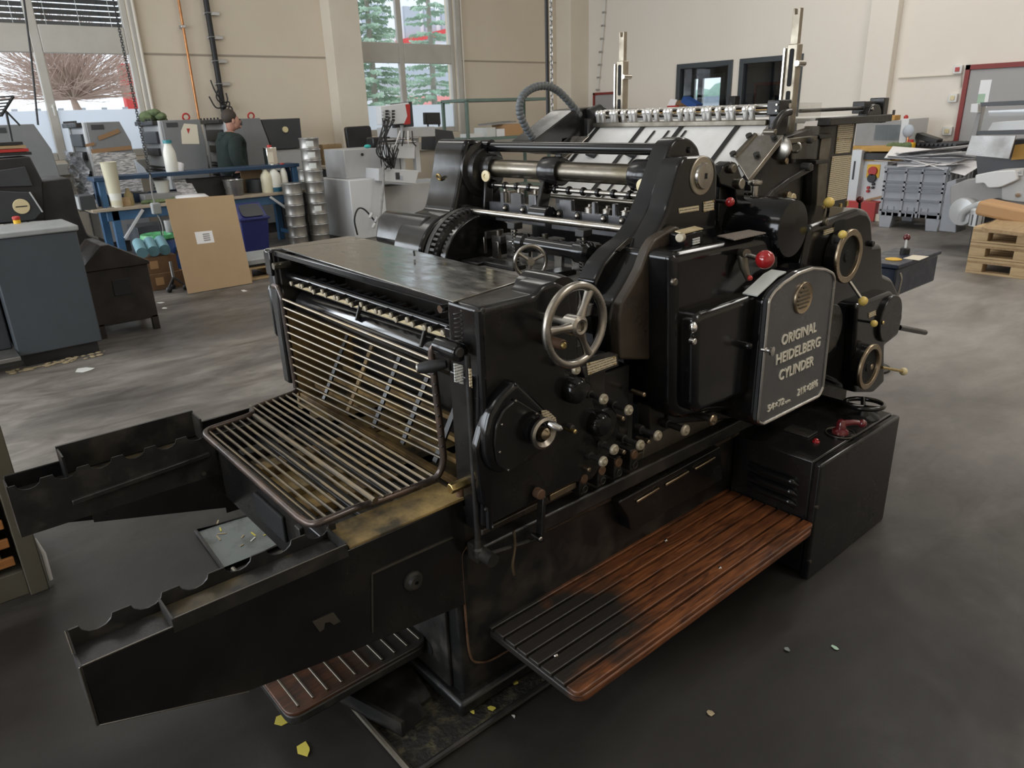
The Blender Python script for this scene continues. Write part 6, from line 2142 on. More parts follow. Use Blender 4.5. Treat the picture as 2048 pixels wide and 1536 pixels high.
tag(rg.build('red_ring', 'cap_red', origin=(ht.x, ht.y, ht.z-0.05)), 'red lifting ring on the press unit with the paper notice', 'ring')
cl = G()
for k in range(9):
    c = W(298+3.2*k, 237-2.2*math.sin(k), Y=YU+0.5)
    cl.sph((c.x, c.y+random.uniform(-.15, .15), a.z+0.05+0.06*math.sin(k*0.5)), random.uniform(.06, .11), 8, 6, (1.2, 1.3, 0.8))
c = W(308, 237, Y=YU+0.5)
tag(cl.build('green_cloth', 'cloth_green', origin=(c.x, c.y, a.z)), 'crumpled green cloth on top of the noticed press unit', 'cloth')
oD, a, b, e = unit(455, 520, 540, 290, 542, 'plain grey press unit beside the standing man', top=238)
c = W(502, 232, Y=YU+0.1)
tag(G().torus((c.x, c.y, c.z), (0, 1, 0.2), 0.045, 0.012, 20, 8).build('red_ring', 'cap_red', origin=(c.x, c.y, c.z-0.05)), 'red lifting ring on the plain press unit beside the man', 'ring')
oE = thing('press_delivery', (W(560, 240, Y=YU).x, YU+0.5, 0), 'dark grey press delivery with a round pale badge right of the man', 'press part')
q = [W(u, v, Y=YU+0.02) for u, v in ((522, 239), (600, 236), (606, 296), (545, 300), (541, 290))]
G().prism(q, (0, 0.9, 0)).build('delivery_panel', 'unit_dark', oE, bevel=0.01)
c = W(571, 259, Y=YU)
G().cyl((c.x, YU-0.005, c.z), (c.x, YU+0.03, c.z), 0.042, n=24).build('round_badge', 'ivory', oE)
q = [W(u, v, Y=YU+0.05) for u, v in ((548, 300), (606, 297), (610, 340), (550, 342))]
G().prism(q, (0, 0.7, 0)).build('delivery_lower', 'machine_white', oE, bevel=0.01)
G().box(q[0].x, q[1].x, YU+0.05, YU+0.75, 0, q[2].z).build('delivery_base', 'unit_dark', oE)

# black wire document stand
c = W(8, 250, Y=9.4)
MS = thing('wire_stand', (c.x, 9.4, 0), 'black wire document stand at the left picture edge', 'stand')
pa, pb = W(2, 232, Y=9.4), W(27, 192, Y=9.4)
for k in range(7):
    t = k/6
    p = pa.lerp(pb, t)
    G().cyl(p, p+Vector((-0.35, 0, -0.03)), 0.008, n=6).build('stand_wire', 'cable_black', MS)
G().cyl(pa, pb, 0.014, n=8).build('stand_edge', 'cable_black', MS)
G().cyl(pb+Vector((-0.35, 0, -0.03)), pa+Vector((-0.35, 0, -0.03)), 0.014, n=8).build('stand_edge', 'cable_black', MS)
p = W(12, 222, Y=9.4)
G().cyl(p, W(40, 251, Y=9.4), 0.010, n=6).build('stand_leg', 'cable_black', MS)
G().cyl(p, (c.x-0.05, 9.4, 0), 0.012, n=8).build('stand_leg', 'cable_black', MS)

# ---- dark bin with gabled lid
DB = thing('dark_metal_bin', (1.3, 6.7, 0), 'black steel bin with sloping lid and short legs beside the console', 'bin')
bx0, bx1, by0, by1 = 1.10, 1.56, 6.45, 6.95
ze = W(297, 527, Y=by0).z
G().box(bx0, bx1, by0, by1, 0.10, ze).build('bin_body', 'dark_steel_bin', DB, bevel=0.006)
pk = W(216, 489, Y=by0)
G().prism([(bx0-0.015, by0-0.015, ze), (bx1+0.015, by0-0.015, ze), (bx1+0.015, by0-0.015, ze+0.025), (pk.x, by0-0.015, pk.z), (pk.x-0.06, by0-0.015, pk.z), (bx0-0.015, by0-0.015, ze+0.03)], (0, by1-by0+0.03, 0)).build('bin_lid', 'dark_steel_bin', DB, bevel=0.005)
for x in (bx0, bx1-0.05):
    for y in (by0, by1-0.05):
        G().box(x, x+0.05, y, y+0.05, 0, 0.12).build('bin_leg', 'dark_steel_bin', DB, bevel=0.003)
G().box(bx0+0.17, bx0+0.30, by0-0.006, by0, ze-0.22, ze-0.09).build('bin_handle', 'unit_black', DB, bevel=0.003)

# ---- blue workbench
YW = 9.62
BX0, BX1 = W(207, 420, Y=YW).x, W(606, 378, Y=YW).x
BZ = 0.5*(W(207, 420, Y=YW).z+W(606, 378, Y=YW).z)
YE = YW+0.72
BN = thing('blue_workbench', ((BX0+BX1)/2, YW+0.35, 0), 'blue steel workbench with wooden top and raised blue shelf', 'workbench')
G().box(BX0-0.12, BX1+0.02, YW-0.02, YE, BZ-0.035, BZ).build('worktop', 'bench_wood', BN, bevel=0.004)
G().box(BX0+0.03, BX1-0.03, YW+0.02, YW+0.06, BZ-0.15, BZ-0.035).build('front_rail', 'bench_blue', BN, bevel=0.004)
for x in (BX0+0.12, BX1-0.12):
    for y in (YW+0.02, YE-0.10):
        G().box(x-0.04, x+0.04, y, y+0.08, 0, BZ-0.035).build('bench_leg', 'bench_blue', BN, bevel=0.004)
    G().bar((x, YW+0.06, 0.14), (x, YE-0.06, 0.14), 0.03, 0.05).build('foot_rail', 'bench_blue', BN, bevel=0.003)
G().bar((BX1-0.10, YW, 0.36), (BX1-0.48, YW, BZ-0.05), 0.03, 0.04, up=(0, 1, 0)).build('brace', 'silver_plastic', BN, bevel=0.003)
G().bar((BX0+0.16, YW, 0.36), (BX0+0.42, YW, BZ-0.05), 0.03, 0.04, up=(0, 1, 0)).build('brace', 'silver_plastic', BN, bevel=0.003)
SZ0 = 0.5*(W(190, 357, Y=YW+0.1).z+W(597, 325, Y=YW+0.1).z)
sx0, sx1 = W(186, 357, Y=YW+0.1).x, W(597, 325, Y=YW+0.1).x
sf = G().box(sx0, sx1, YW+0.08, YW+0.42, SZ0-0.045, SZ0).build('upper_shelf', 'bench_blue_dark', BN, bevel=0.005)
for x in (sx0+0.04, sx1-0.10):
    G().box(x, x+0.07, YW+0.10, YW+0.17, BZ, SZ0-0.045).build('shelf_post', 'bench_blue', BN, bevel=0.004)
    G().box(x, x+0.07, YW+0.33, YW+0.40, BZ, SZ0-0.045).build('shelf_post', 'bench_blue_dark', BN, bevel=0.004)
G().box(sx0+0.1, sx1-0.1, YW+0.40, YW+0.43, BZ, BZ+0.12).build('back_board', 'bench_blue_dark', BN)
G().box(BX0+0.35, BX0+0.75, YW+0.15, YE-0.1, 0.05, 0.45).build('drawer_block', 'console_grey', BN, bevel=0.006)


def bottle(px, py, Y, w, h, m, label, cap='cap_red', name='bottle', neck=0.35, liquid=None, cat='bottle', z=None):
    c = W(px, py, Y=Y)
    z0 = c.z if z is None else z
    o = thing(name, (c.x, Y, z0), label, cat)
    G().lathe((c.x, Y, z0), (0, 0, 1), [(w*0.96, 0), (w, 0.01), (w, h*0.55), (w*0.9, h*0.66), (w*neck, h*0.84), (w*neck, h*0.92)], 18).build('bottle_body', m, o)
    G().lathe((c.x, Y, z0+h*0.90), (0, 0, 1), [(w*neck*1.15, 0), (w*neck*1.15, h*0.1), (w*0.1, h*0.1)], 14).build('bottle_cap', cap, o)
    if liquid:
        G().lathe((c.x, Y, z0+0.002), (0, 0, 1), [(w*1.005, 0), (w*1.005, h*0.16)], 18, close=False).build('bottle_contents', liquid, o)
    return o


ys = YW+0.22
bottle(345, 341, ys, 0.075, 0.37, 'jug_white', 'white plastic jug with teal cap on the upper shelf', 'cap_teal', 'plastic_jug', 0.6, z=SZ0, cat='jug')
c = W(543, 326, Y=ys)
o = thing('tin_canister', (c.x, ys, SZ0), 'square tin canister with red cap on the upper shelf', 'canister')
G().box(c.x-0.07, c.x+0.07, ys-0.06, ys+0.06, SZ0, SZ0+0.22).build('canister_body', 'chrome', o, bevel=0.006)
G().box(c.x-0.065, c.x+0.01, ys-0.063, ys-0.06, SZ0+0.03, SZ0+0.16).build('canister_label', 'paper_cream', o)
G().cyl((c.x, ys, SZ0+0.22), (c.x, ys, SZ0+0.25), 0.03, n=14).build('canister_cap', 'cap_red', o)
c = W(357, 340, Y=ys)
tag(G().lathe((c.x, ys, SZ0), (0.3, 0, 1), [(0.05, 0), (0.055, 0.02), (0.05, 0.10), (0.02, 0.11)], 14).build('paper_roll', 'paper', origin=(c.x, ys, SZ0)), 'white paper roll beside the jug on the upper shelf', 'paper roll')
# measuring beaker standing on the worktop in front of the shelf
c = W(234, 408, Y=YW+0.05)
o = thing('measuring_beaker', (c.x, YW+0.05, BZ), 'tall translucent measuring beaker at the left end of the bench', 'beaker')
G().lathe((c.x, YW+0.05, BZ), (0, 0, 1), [(0.055, 0), (0.06, 0.02), (0.085, 0.50), (0.092, 0.51), (0.08, 0.50), (0.054, 0.02)], 22).build('beaker_wall', 'jug_cream', o)
G().lathe((c.x, YW+0.05, BZ), (0, 0, 1), [(0.0585, 0.004), (0.068, 0.16)], 22, close=False).build('beaker_fill', 'jug_white', o)
yb_ = YW+0.12
bottle(536, 382, yb_, 0.075, 0.34, 'jug_cream', 'cream bottle with long neck, leftmost of three on the bench', 'jug_white', neck=0.3, z=BZ)
bottle(552, 381, yb_, 0.082, 0.36, 'jug_white', 'white bottle with blue liquid, middle of three on the bench', 'jug_white', neck=0.25, liquid='liquid_blue', z=BZ)
bottle(571, 379, yb_, 0.05, 0.36, 'jug_white', 'slim white bottle with red cap on the bench', 'cap_red', neck=0.5, z=BZ)


def pail(px, Y, r, h, m, label, z, tilt=0.0, name='metal_pail', cat='pail'):
    c = W(px, 380, Y=Y)
    o = thing(name, (c.x, Y, z), label, cat)
    G().lathe((c.x, Y, z), (0, 0, 1), [(r*0.85, 0), (r*0.87, 0.005), (r, h-0.02), (r*1.04, h), (r*0.96, h), (r*0.82, 0.02)], 24).build('pail_wall', m, o)
    G().torus((c.x, Y, z+h), (0, 0, 1), r*1.02, 0.008, 24, 6).build('pail_rim', m, o)
    return o


pail(469, YW+0.10, 0.125, 0.20, 'steel_sheet', 'silver metal pail on the right half of the bench', BZ)
pail(326, YW+0.30, 0.085, 0.14, 'jug_white', 'white plastic tub under the bench shelf', BZ+0.10, name='plastic_tub', cat='tub')
c = W(320, 385, Y=YW+0.3)
tag(G().box(c.x-0.22, c.x+0.22, YW+0.18, YW+0.5, BZ, BZ+0.10).build('grey_tray', 'fold_grey', origin=(c.x, YW+0.3, BZ), bevel=0.01), 'grey plastic tray under the white tub on the bench', 'tray')
c = W(382, 388, Y=YW+0.08)
tag(G().lathe((c.x, YW+0.1, BZ), (0, 0, 1), [(0.20, 0), (0.22, 0.02), (0.17, 0.06), (0.02, 0.07)], 26).build('round_tray', 'paper', origin=(c.x, YW+0.1, BZ)), 'round white plastic tray lying on the bench', 'tray')
c = W(512, 383, Y=YW+0.28)
tag(G().lathe((c.x, YW+0.28, BZ), (0, 0, 1), [(0.11, 0), (0.115, 0.01), (0.115, 0.17), (0.10, 0.175)], 22).build('grey_tub', 'console_grey', origin=(c.x, YW+0.28, BZ)), 'dark grey tub standing left of the bench bottles', 'tub')
c = W(410, 372, Y=YW+0.34)
tag(G().box(c.x-0.25, c.x+0.35, YW+0.26, YW+0.38, BZ, BZ+0.24).build('dark_crate', 'unit_black', origin=(c.x, YW+0.32, BZ), bevel=0.01), 'dark crate at the back of the bench under the shelf', 'crate')
c = W(360, 374, Y=YW+0.2)
tag(G().prism([(c.x-0.02, YW+0.2, BZ+0.0), (c.x+0.22, YW+0.2, BZ+0.0), (c.x+0.15, YW+0.28, BZ+0.25), (c.x-0.05, YW+0.28, BZ+0.25)], (0, 0.01, 0)).build('clear_bag', 'film', origin=(c.x, YW+0.2, BZ)), 'crumpled clear bag leaning under the shelf', 'bag')
c = W(497, 360, Y=YW+0.40)
tag(G().box(c.x-0.10, c.x+0.20, YW+0.385, YW+0.395, BZ, SZ0-0.05).build('brown_card', 'card', origin=(c.x, YW+0.39, BZ)), 'upright brown card under the right part of the shelf', 'card')
# tools and rags at the left end
c = W(258, 392, Y=YW+0.1)
o = thing('grease_gun', (c.x, YW+0.1, BZ), 'small brass grease gun lying on the left end of the bench', 'tool')
G().lathe((c.x, YW+0.12, BZ), (0, 0, 1), [(0.045, 0), (0.05, 0.02), (0.05, 0.13), (0.02, 0.17), (0.018, 0.2)], 16).build('gun_body', 'jute', o)
G().cyl((c.x+0.02, YW+0.12, BZ+0.15), (c.x+0.22, YW+0.12, BZ+0.13), 0.012, n=8).build('gun_handle', 'unit_dark', o)
c = W(238, 405, Y=YW+0.1)
tag(G().box(c.x-0.09, c.x+0.12, YW+0.06, YW+0.14, BZ, BZ+0.10).build('wooden_block', 'wood_pallet', origin=(c.x, YW+0.1, BZ), bevel=0.006), 'small wooden block on the left end of the bench', 'block')
g_ = G()
for k in range(8):
    g_.sph((c.x+0.30+0.05*k, YW+0.10+random.uniform(-.04, .05), BZ+0.02), random.uniform(.03, .055), 8, 6, (1.3, 1, 0.6))
tag(g_.build('green_rag', 'cloth_green', origin=(c.x+0.4, YW+0.1, BZ)), 'crumpled dull green rag on the bench', 'rag')
c = W(226, 416, Y=YW)
for k, lab in enumerate(('shorter spanner at the front edge of the bench', 'longer spanner at the front edge of the bench')):
    o = G().bar((c.x-0.05+0.03*k, YW+0.02+0.04*k, BZ+0.006), (c.x+0.10+0.10*k, YW+0.03+0.05*k, BZ+0.006), 0.018, 0.008)
    o.cyl((c.x-0.06+0.03*k, YW+0.02+0.04*k, BZ), (c.x-0.06+0.03*k, YW+0.02+0.04*k, BZ+0.012), 0.018, n=8)
    tag(o.build('spanner', 'chrome', origin=(c.x, YW, BZ)), lab, 'spanner')
c = W(175, 385, Y=YW+0.05)
o = thing('battery_charger', (c.x, YW+0.2, BZ), 'grey box with pale front beside the bench post', 'box')
G().box(c.x-0.10, c.x+0.06, YW+0.05, YW+0.35, BZ, BZ+0.16).build('box_body', 'unit_dark', o, bevel=0.006)
G().box(c.x-0.11, c.x-0.10, YW+0.06, YW+0.34, BZ+0.01, BZ+0.15).build('box_front', 'console_top', o)
# clear sheet leaning behind the shelf
c = W(276, 330, Y=YW+0.5)
tag(G().prism([(c.x-0.03, YW+0.45, SZ0-0.05), (c.x+0.12, YW+0.45, SZ0-0.10), (c.x+0.05, YW+0.45, SZ0+0.06), (c.x-0.04, YW+0.45, SZ0+0.16)], (0, 0.01, 0)).build('blue_sheet', 'out_grey', origin=(c.x, YW+0.45, SZ0)), 'bent pale blue sheet behind the shelf', 'sheet')

# ---- cardboard sheet
b0, b1 = W(376, 588, Z=0.005), W(502, 565, Z=0.005)
b1.y = b0.y
t0, t1 = W(330, 399, Y=7.95), W(466, 390, Y=7.95)
CS = thing('cardboard_sheet', b0.lerp(b1, 0.5), 'large tan cardboard sheet with white label leaning before the bench', 'cardboard')
nrm_ = (t0-b0).cross(b1-b0).normalized()
G().prism([b0, b1, t1, t0], nrm_*-0.006).build('board', 'card', CS)


def oncard(u, v):
    return b0.lerp(b1, u).lerp(t0.lerp(t1, u), v)


sgn = -1 if nrm_.dot(CAM-b0) < 0 else 1
off = nrm_*sgn*0.004
lb = G().prism([oncard(u, v)+off for u, v in ((0.30, 0.50), (0.56, 0.50), (0.56, 0.63), (0.30, 0.63))], off*0.4).build('paper_label', 'paper', CS)
for k in range(4):
    v = 0.525+0.022*k
    G().prism([oncard(u, w)+off*1.5 for u, w in ((0.41, v), (0.51, v), (0.51, v+0.013), (0.41, v+0.013))], off*0.3).build('label_print', 'fold_grey', lb)

# ---- bin, barrel, cartons, rolls
DBN = thing('blue_dustbin', (W(508, 450, Y=9.2).x, 9.2, 0), 'dark blue plastic dustbin with swing lid under the bench', 'dustbin')
x0, x1 = W(478, 440, Y=9.05).x, W(537, 440, Y=9.05).x
zt = W(510, 437, Y=9.05).z
xc = (x0+x1)/2
hw_ = (x1-x0)/2
G().prism([(xc-hw_*0.82, 9.08, 0.0), (xc+hw_*0.82, 9.08, 0.0), (xc+hw_, 9.03, zt), (xc-hw_, 9.03, zt)], (0, 0.36, 0)).build('bin_body', 'bin_blue', DBN, bevel=0.02)
G().box(xc-hw_*1.06, xc+hw_*1.06, 9.01, 9.42, zt-0.015, zt+0.015).build('bin_rim', 'bin_blue', DBN, bevel=0.008)
G().prism([(xc-hw_, 9.03, zt+0.01), (xc+hw_, 9.03, zt+0.01), (xc+hw_*0.9, 9.2, zt+0.18), (xc-hw_*0.9, 9.2, zt+0.18)], (0, 0.05, 0.0)).build('bin_hood', 'bin_blue', DBN, bevel=0.015)
G().prism(rnd([(xc-hw_*0.75, 9.035, zt+0.03), (xc+hw_*0.75, 9.035, zt+0.03), (xc+hw_*0.68, 9.185, zt+0.165), (xc-hw_*0.68, 9.185, zt+0.165)], 0.06), (0, -0.008, 0.004)).build('swing_lid', 'unit_dark', DBN)
BR = thing('blue_barrel', (W(335, 500, Y=8.6).x, 8.6, 0), 'bright blue plastic barrel lined with a green bag', 'barrel')
c = W(334, 520, Y=8.5)
G().lathe((c.x, 8.6, 0), (0, 0, 1), [(0.17, 0), (0.19, 0.05), (0.20, 0.22), (0.19, 0.40), (0.165, 0.46)], 26).build('barrel_wall', 'barrel_blue', BR)
G().lathe((c.x, 8.6, 0.44), (0, 0, 1), [(0.17, 0), (0.20, 0.02), (0.19, 0.06), (0.14, 0.05), (0.10, 0.0)], 22).build('barrel_bag', 'bag_green', BR)
G().tube(catmull([(c.x-0.05, 8.40, 0.36), (c.x+0.04, 8.38, 0.26), (c.x+0.12, 8.42, 0.36)], 5), 0.012, 6).build('barrel_handle', 'cable_black', BR)
c = W(325, 465, Y=8.8)
tag(G().lathe((c.x+0.05, 8.62, 0.50), (0, 0, 1), [(0.06, 0), (0.065, 0.12), (0.06, 0.13), (0.055, 0.01)], 16).build('glass_jar', 'fold_grey', origin=(c.x+0.05, 8.62, 0.5)), 'grey jar in the mouth of the blue barrel', 'jar')
c0 = W(306, 583, Z=0)
c0.y = 8.05
for k, lab in enumerate(('lower brown carton on the floor left of the cardboard sheet', 'upper brown carton carrying the blue rolls')):
    xx, z = c0.x-0.02*k, 0.17*k
    o = thing('carton', (xx+0.17, 8.2, z), lab, 'carton')
    G().box(xx, xx+0.34-0.02*k, 8.05+0.02*k, 8.35, z, z+0.17).build('carton_body', 'carton', o, bevel=0.004)
    G().box(xx+0.05, xx+0.13, 8.046+0.02*k, 8.05+0.02*k, z+0.05, z+0.13).build('carton_label', 'box_tan', o)
for k, lab in enumerate(('leftmost pale blue roll on the cartons', 'middle pale blue roll on the cartons', 'rightmost pale blue roll on the cartons')):
    x = c0.x-0.02+0.11*k
    o = G().cyl((x, 8.05, 0.40), (x+0.05, 8.36, 0.46), 0.055, n=14)
    tag(o.build('blue_roll', 'roll_teal', origin=(x, 8.2, 0.35)), lab, 'roll')
o = thing('floor_trolley', (W(355, 560, Y=7.9).x, 7.9, 0), 'small black caster stand beside the leaning cardboard', 'stand')
c = W(348, 560, Y=7.9)
for dx, dy in ((-.08, -.06), (.08, -.06), (0, .09)):
    G().sph((c.x+dx, 7.9+dy, 0.03), 0.03, 10, 8).build('caster', 'cable_black', o)
    G().cyl((c.x+dx, 7.9+dy, 0.05), (c.x, 7.9, 0.14), 0.012, n=8).build('caster_arm', 'cable_black', o)
G().cyl((c.x, 7.9, 0.12), (c.x, 7.9, 0.30), 0.015, n=8).build('stand_column', 'zinc', o)
# low pallet with boards behind the housing
o = thing('small_pallet', (3.2, 8.0, 0), 'pale wooden pallet with a stacked board left of the press housing', 'pallet')
c = W(497, 545, Z=0.12)
px_ = c.x
for k in range(4):
    G().box(px_, px_+0.7, 7.75+0.14*k, 7.86+0.14*k, 0.115, 0.135).build('deck_board', 'wood_pale', o, bevel=0.002)
for x in (px_, px_+0.31, px_+0.61):
    G().box(x, x+0.09, 7.75, 8.28, 0.02, 0.115).build('stringer', 'wood_pale', o, bevel=0.003)
G().box(px_, px_+0.7, 7.75, 7.85, 0.0, 0.02).build('bottom_board', 'wood_pale', o, bevel=0.002)
q = rnd([(px_+0.02, 7.72, 0.17), (px_+0.75, 7.72, 0.17), (px_+0.75, 8.3, 0.17), (px_+0.02, 8.3, 0.17)], 0.08)
tag(G().prism(q, (0, 0, 0.05)).build('grey_board', 'console_top', origin=(px_+0.3, 8.0, 0.17), bevel=0.004), 'rounded grey board lying above the small pallet', 'board')
for k in range(2):
    tag(G().box(px_+0.05, px_+0.6, 7.8+0.3*k, 7.95+0.3*k, 0.135, 0.17).build('spacer_block', 'unit_dark', origin=(px_+0.3, 7.9, 0.135)), ('front' if k == 0 else 'rear')+' dark spacer under the grey board on the pallet', 'spacer')

# ---- ink cans
def can_mesh(r, h):
    o = thing('ink_can', (0, 0, 0), 'x', 'can', 'tin ink cans stacked beside the bench')
    G().lathe((0, 0, 0), (0, 0, 1), [(r*0.97, 0), (r, 0.006), (r*0.98, 0.012), (r*0.98, h-0.022), (r, h-0.016), (r, h-0.004), (r*0.96, h)], 26).build('can_body', 'can_tin', o)
    G().torus((0, 0, h-0.008), (0, 0, 1), r*1.0, 0.006, 26, 6).build('can_lid_rim', 'zinc', o)
    return o


ch = 0.139
ORD = ['bottom', 'second', 'third', 'fourth', 'fifth', 'sixth', 'seventh', 'eighth', 'ninth', 'top']
proto = can_mesh(0.128, ch)
cc = W(643, 486, Z=0)
cb = W(606, 484, Z=0)
cm = Vector((cc.x+0.02, cc.y+0.30, 0))
n_ = 0
for stack, base, cnt, nm in (('front', cc, 10, 'tall front stack'), ('left', Vector((cc.x-0.30, cc.y+0.05, 0)), 6, 'short left stack by the bench leg'), ('back', cm, 7, 'stack behind the tall front stack')):
    for k in range(cnt):
        lab = 'tin ink can, %s one of the %s' % (ORD[k] if k < cnt-1 else 'topmost', nm)
        jx = random.uniform(-.006, .006)
        loc = (base.x+jx, base.y, ch*k)
        if n_ == 0:
            proto.location = loc
            proto['label'] = lab
        else:
            cpy = copy_tree(proto, loc, lab)
            WOFF[cpy.name] = Vector(loc)
            if stack == 'front' and k in (7, 8, 9, 3):
                rr_ = 0.1295
                G().add([(loc[0]+rr_*math.sin(t), loc[1]-rr_*math.cos(t), loc[2]+dz) for dz in (0.03, 0.10) for t in (-0.75, -0.5, -0.25, 0.0)], [(0, 1, 5, 4), (1, 2, 6, 5), (2, 3, 7, 6)]).build('can_label', 'label_white', cpy)
        n_ += 1

# standing pallet behind
o = thing('standing_pallet', (W(668, 310, Y=11.6).x, 11.6, 0), 'wooden pallet standing upright against the pilaster', 'pallet')
xa, xb_ = W(645, 300, Y=11.5).x, W(684, 300, Y=11.5).x
zt = W(665, 288, Y=11.5).z
for x in (xa, (xa+xb_)/2-0.05, xb_-0.1):
    G().box(x, x+0.10, 11.5, 11.6, 0.0, zt).build('stringer', 'wood_pallet', o, bevel=0.004)
for k in range(7):
    z = 0.02+(zt-0.14)*k/6
    G().box(xa, xb_, 11.48, 11.50, z, z+0.11).build('deck_board', 'wood_pallet', o, bevel=0.003)
    G().box(xa, xb_, 11.60, 11.62, z, z+0.11).build('deck_board', 'wood_pallet', o, bevel=0.003)

# low grey table between cans and the pale machine
c0 = W(655, 331, Y=10.6)
o = thing('grey_side_table', (c0.x+0.2, 10.7, 0), 'low grey table with wooden top right of the ink cans', 'table')
G().box(c0.x, c0.x+0.42, 10.5, 11.1, c0.z-0.06, c0.z-0.02).build('table_top', 'bench_wood', o, bevel=0.004)
G().box(c0.x+0.03, c0.x+0.40, 10.55, 11.05, 0.0, c0.z-0.06).build('table_body', 'unit_dark', o, bevel=0.006)
c = W(684, 350, Y=10.4)
tag(G().torus((c.x, 10.49, c0.z-0.2), (0.1, 1, 0), 0.11, 0.02, 24, 8).build('hose_ring', 'fold_grey', origin=(c.x, 10.42, c0.z-0.3)), 'grey hose ring hanging at the side table', 'hose')

# ---- hanging cable and chain in front of the window wall
o = thing('hanging_cable', W(76, 250, Y=9.0), 'thin black cable hanging before the blinds window', 'cable')
G().tube([W(40, -60, Y=9.0), W(62, 110, Y=9.0), W(76, 250, Y=9.0)], 0.010, 6).build('cable', 'cable_black', o)
o = thing('hanging_chain', W(340, 560, Y=8.6), 'thin chain with a cable and socket hanging above the bench', 'chain')
pa, pb = W(222, -20, Y=8.6), W(300, 350, Y=8.6)
gg = G()
nlk = 74
for k in range(nlk):
    t = k/(nlk-1)
    p = pa.lerp(pb, t)
    d = (pb-pa).normalized()
    s = Vector((1, 0, 0)) if k % 2 else Vector((0, 1, 0))
    s = (s-d*s.dot(d)).normalized()
    gg.tube([p+d*0.018+s*0.006, p+d*0.012+s*0.011, p-d*0.012+s*0.011, p-d*0.018+s*0.006, p-d*0.018-s*0.006, p-d*0.012-s*0.011, p+d*0.012-s*0.011, p+d*0.018-s*0.006], 0.0035, 4, closed=True)
gg.build('chain_links', 'cable_black', o)['kind'] = 'stuff'
G().tube(catmull([pb, W(303, 380, Y=8.6), W(311, 412, Y=8.6)], 5), 0.008, 6).build('socket_cable', 'fold_grey', o)
c = W(311, 417, Y=8.6)
G().box(c.x-0.04, c.x+0.05, 8.56, 8.64, c.z-0.06, c.z+0.06).build('socket_box', 'console_top', o, bevel=0.012)
G().tube(catmull([W(315, 426, Y=8.6), W(322, 462, Y=8.55), W(330, 500, Y=8.5), W(338, 540, Y=8.3)], 6), 0.006, 6).build('lead', 'cable_black', o)
G().tube(catmull([W(313, 426, Y=8.6), W(324, 450, Y=8.55), W(327, 480, Y=8.5)], 6), 0.005, 6).build('lead', 'fold_grey', o)

# ---- type cabinet, lower left
TC = thing('type_case_cabinet', (-0.2, 3.1, 0), 'khaki metal type cabinet with orange wooden drawers at the left edge', 'cabinet')
tx1, ty0 = W(100, 1178, Z=0).x, W(100, 1178, Z=0).y
G().box(tx1-0.06, tx1, ty0, ty0+0.62, 0.0, 0.98).build('cabinet_stile', 'cabinet_khaki', TC, bevel=0.004)
G().box(tx1-0.75, tx1-0.06, ty0+0.02, ty0+0.62, 0.0, 0.10).build('cabinet_plinth', 'cabinet_khaki', TC, bevel=0.003)
G().box(tx1-0.75, tx1-0.06, ty0+0.35, ty0+0.62, 0.10, 0.98).build('cabinet_back', 'unit_black', TC)
G().box(tx1-0.75, tx1, ty0, ty0+0.62, 0.98, 1.0).build('cabinet_top', 'cabinet_khaki', TC, bevel=0.003)
for k in range(11):
    z = 0.13+0.075*k
    dr = G().box(tx1-0.74, tx1-0.075, ty0+0.02, ty0+0.036, z, z+0.034).build('drawer', 'wood_drawer', TC, bevel=0.003)
    G().box(tx1-0.74, tx1-0.11, ty0+0.036, ty0+0.34, z, z+0.022).build('drawer_tray', 'wood_pale', dr)
    G().box(tx1-0.74, tx1-0.14, ty0+0.015, ty0+0.034, z+0.034, z+0.048).build('drawer_lip', 'wood_drawer', dr, bevel=0.002)
c = W(86, 1130, Y=ty0+0.05)
G().tube([(tx1+0.012, ty0+0.03, 0.02), (tx1+0.014, ty0+0.035, 0.13), (tx1+0.004, ty0+0.06, 0.19)], [0.008, 0.008, 0.003], 8).build('white_strap', 'white_plastic', TC)

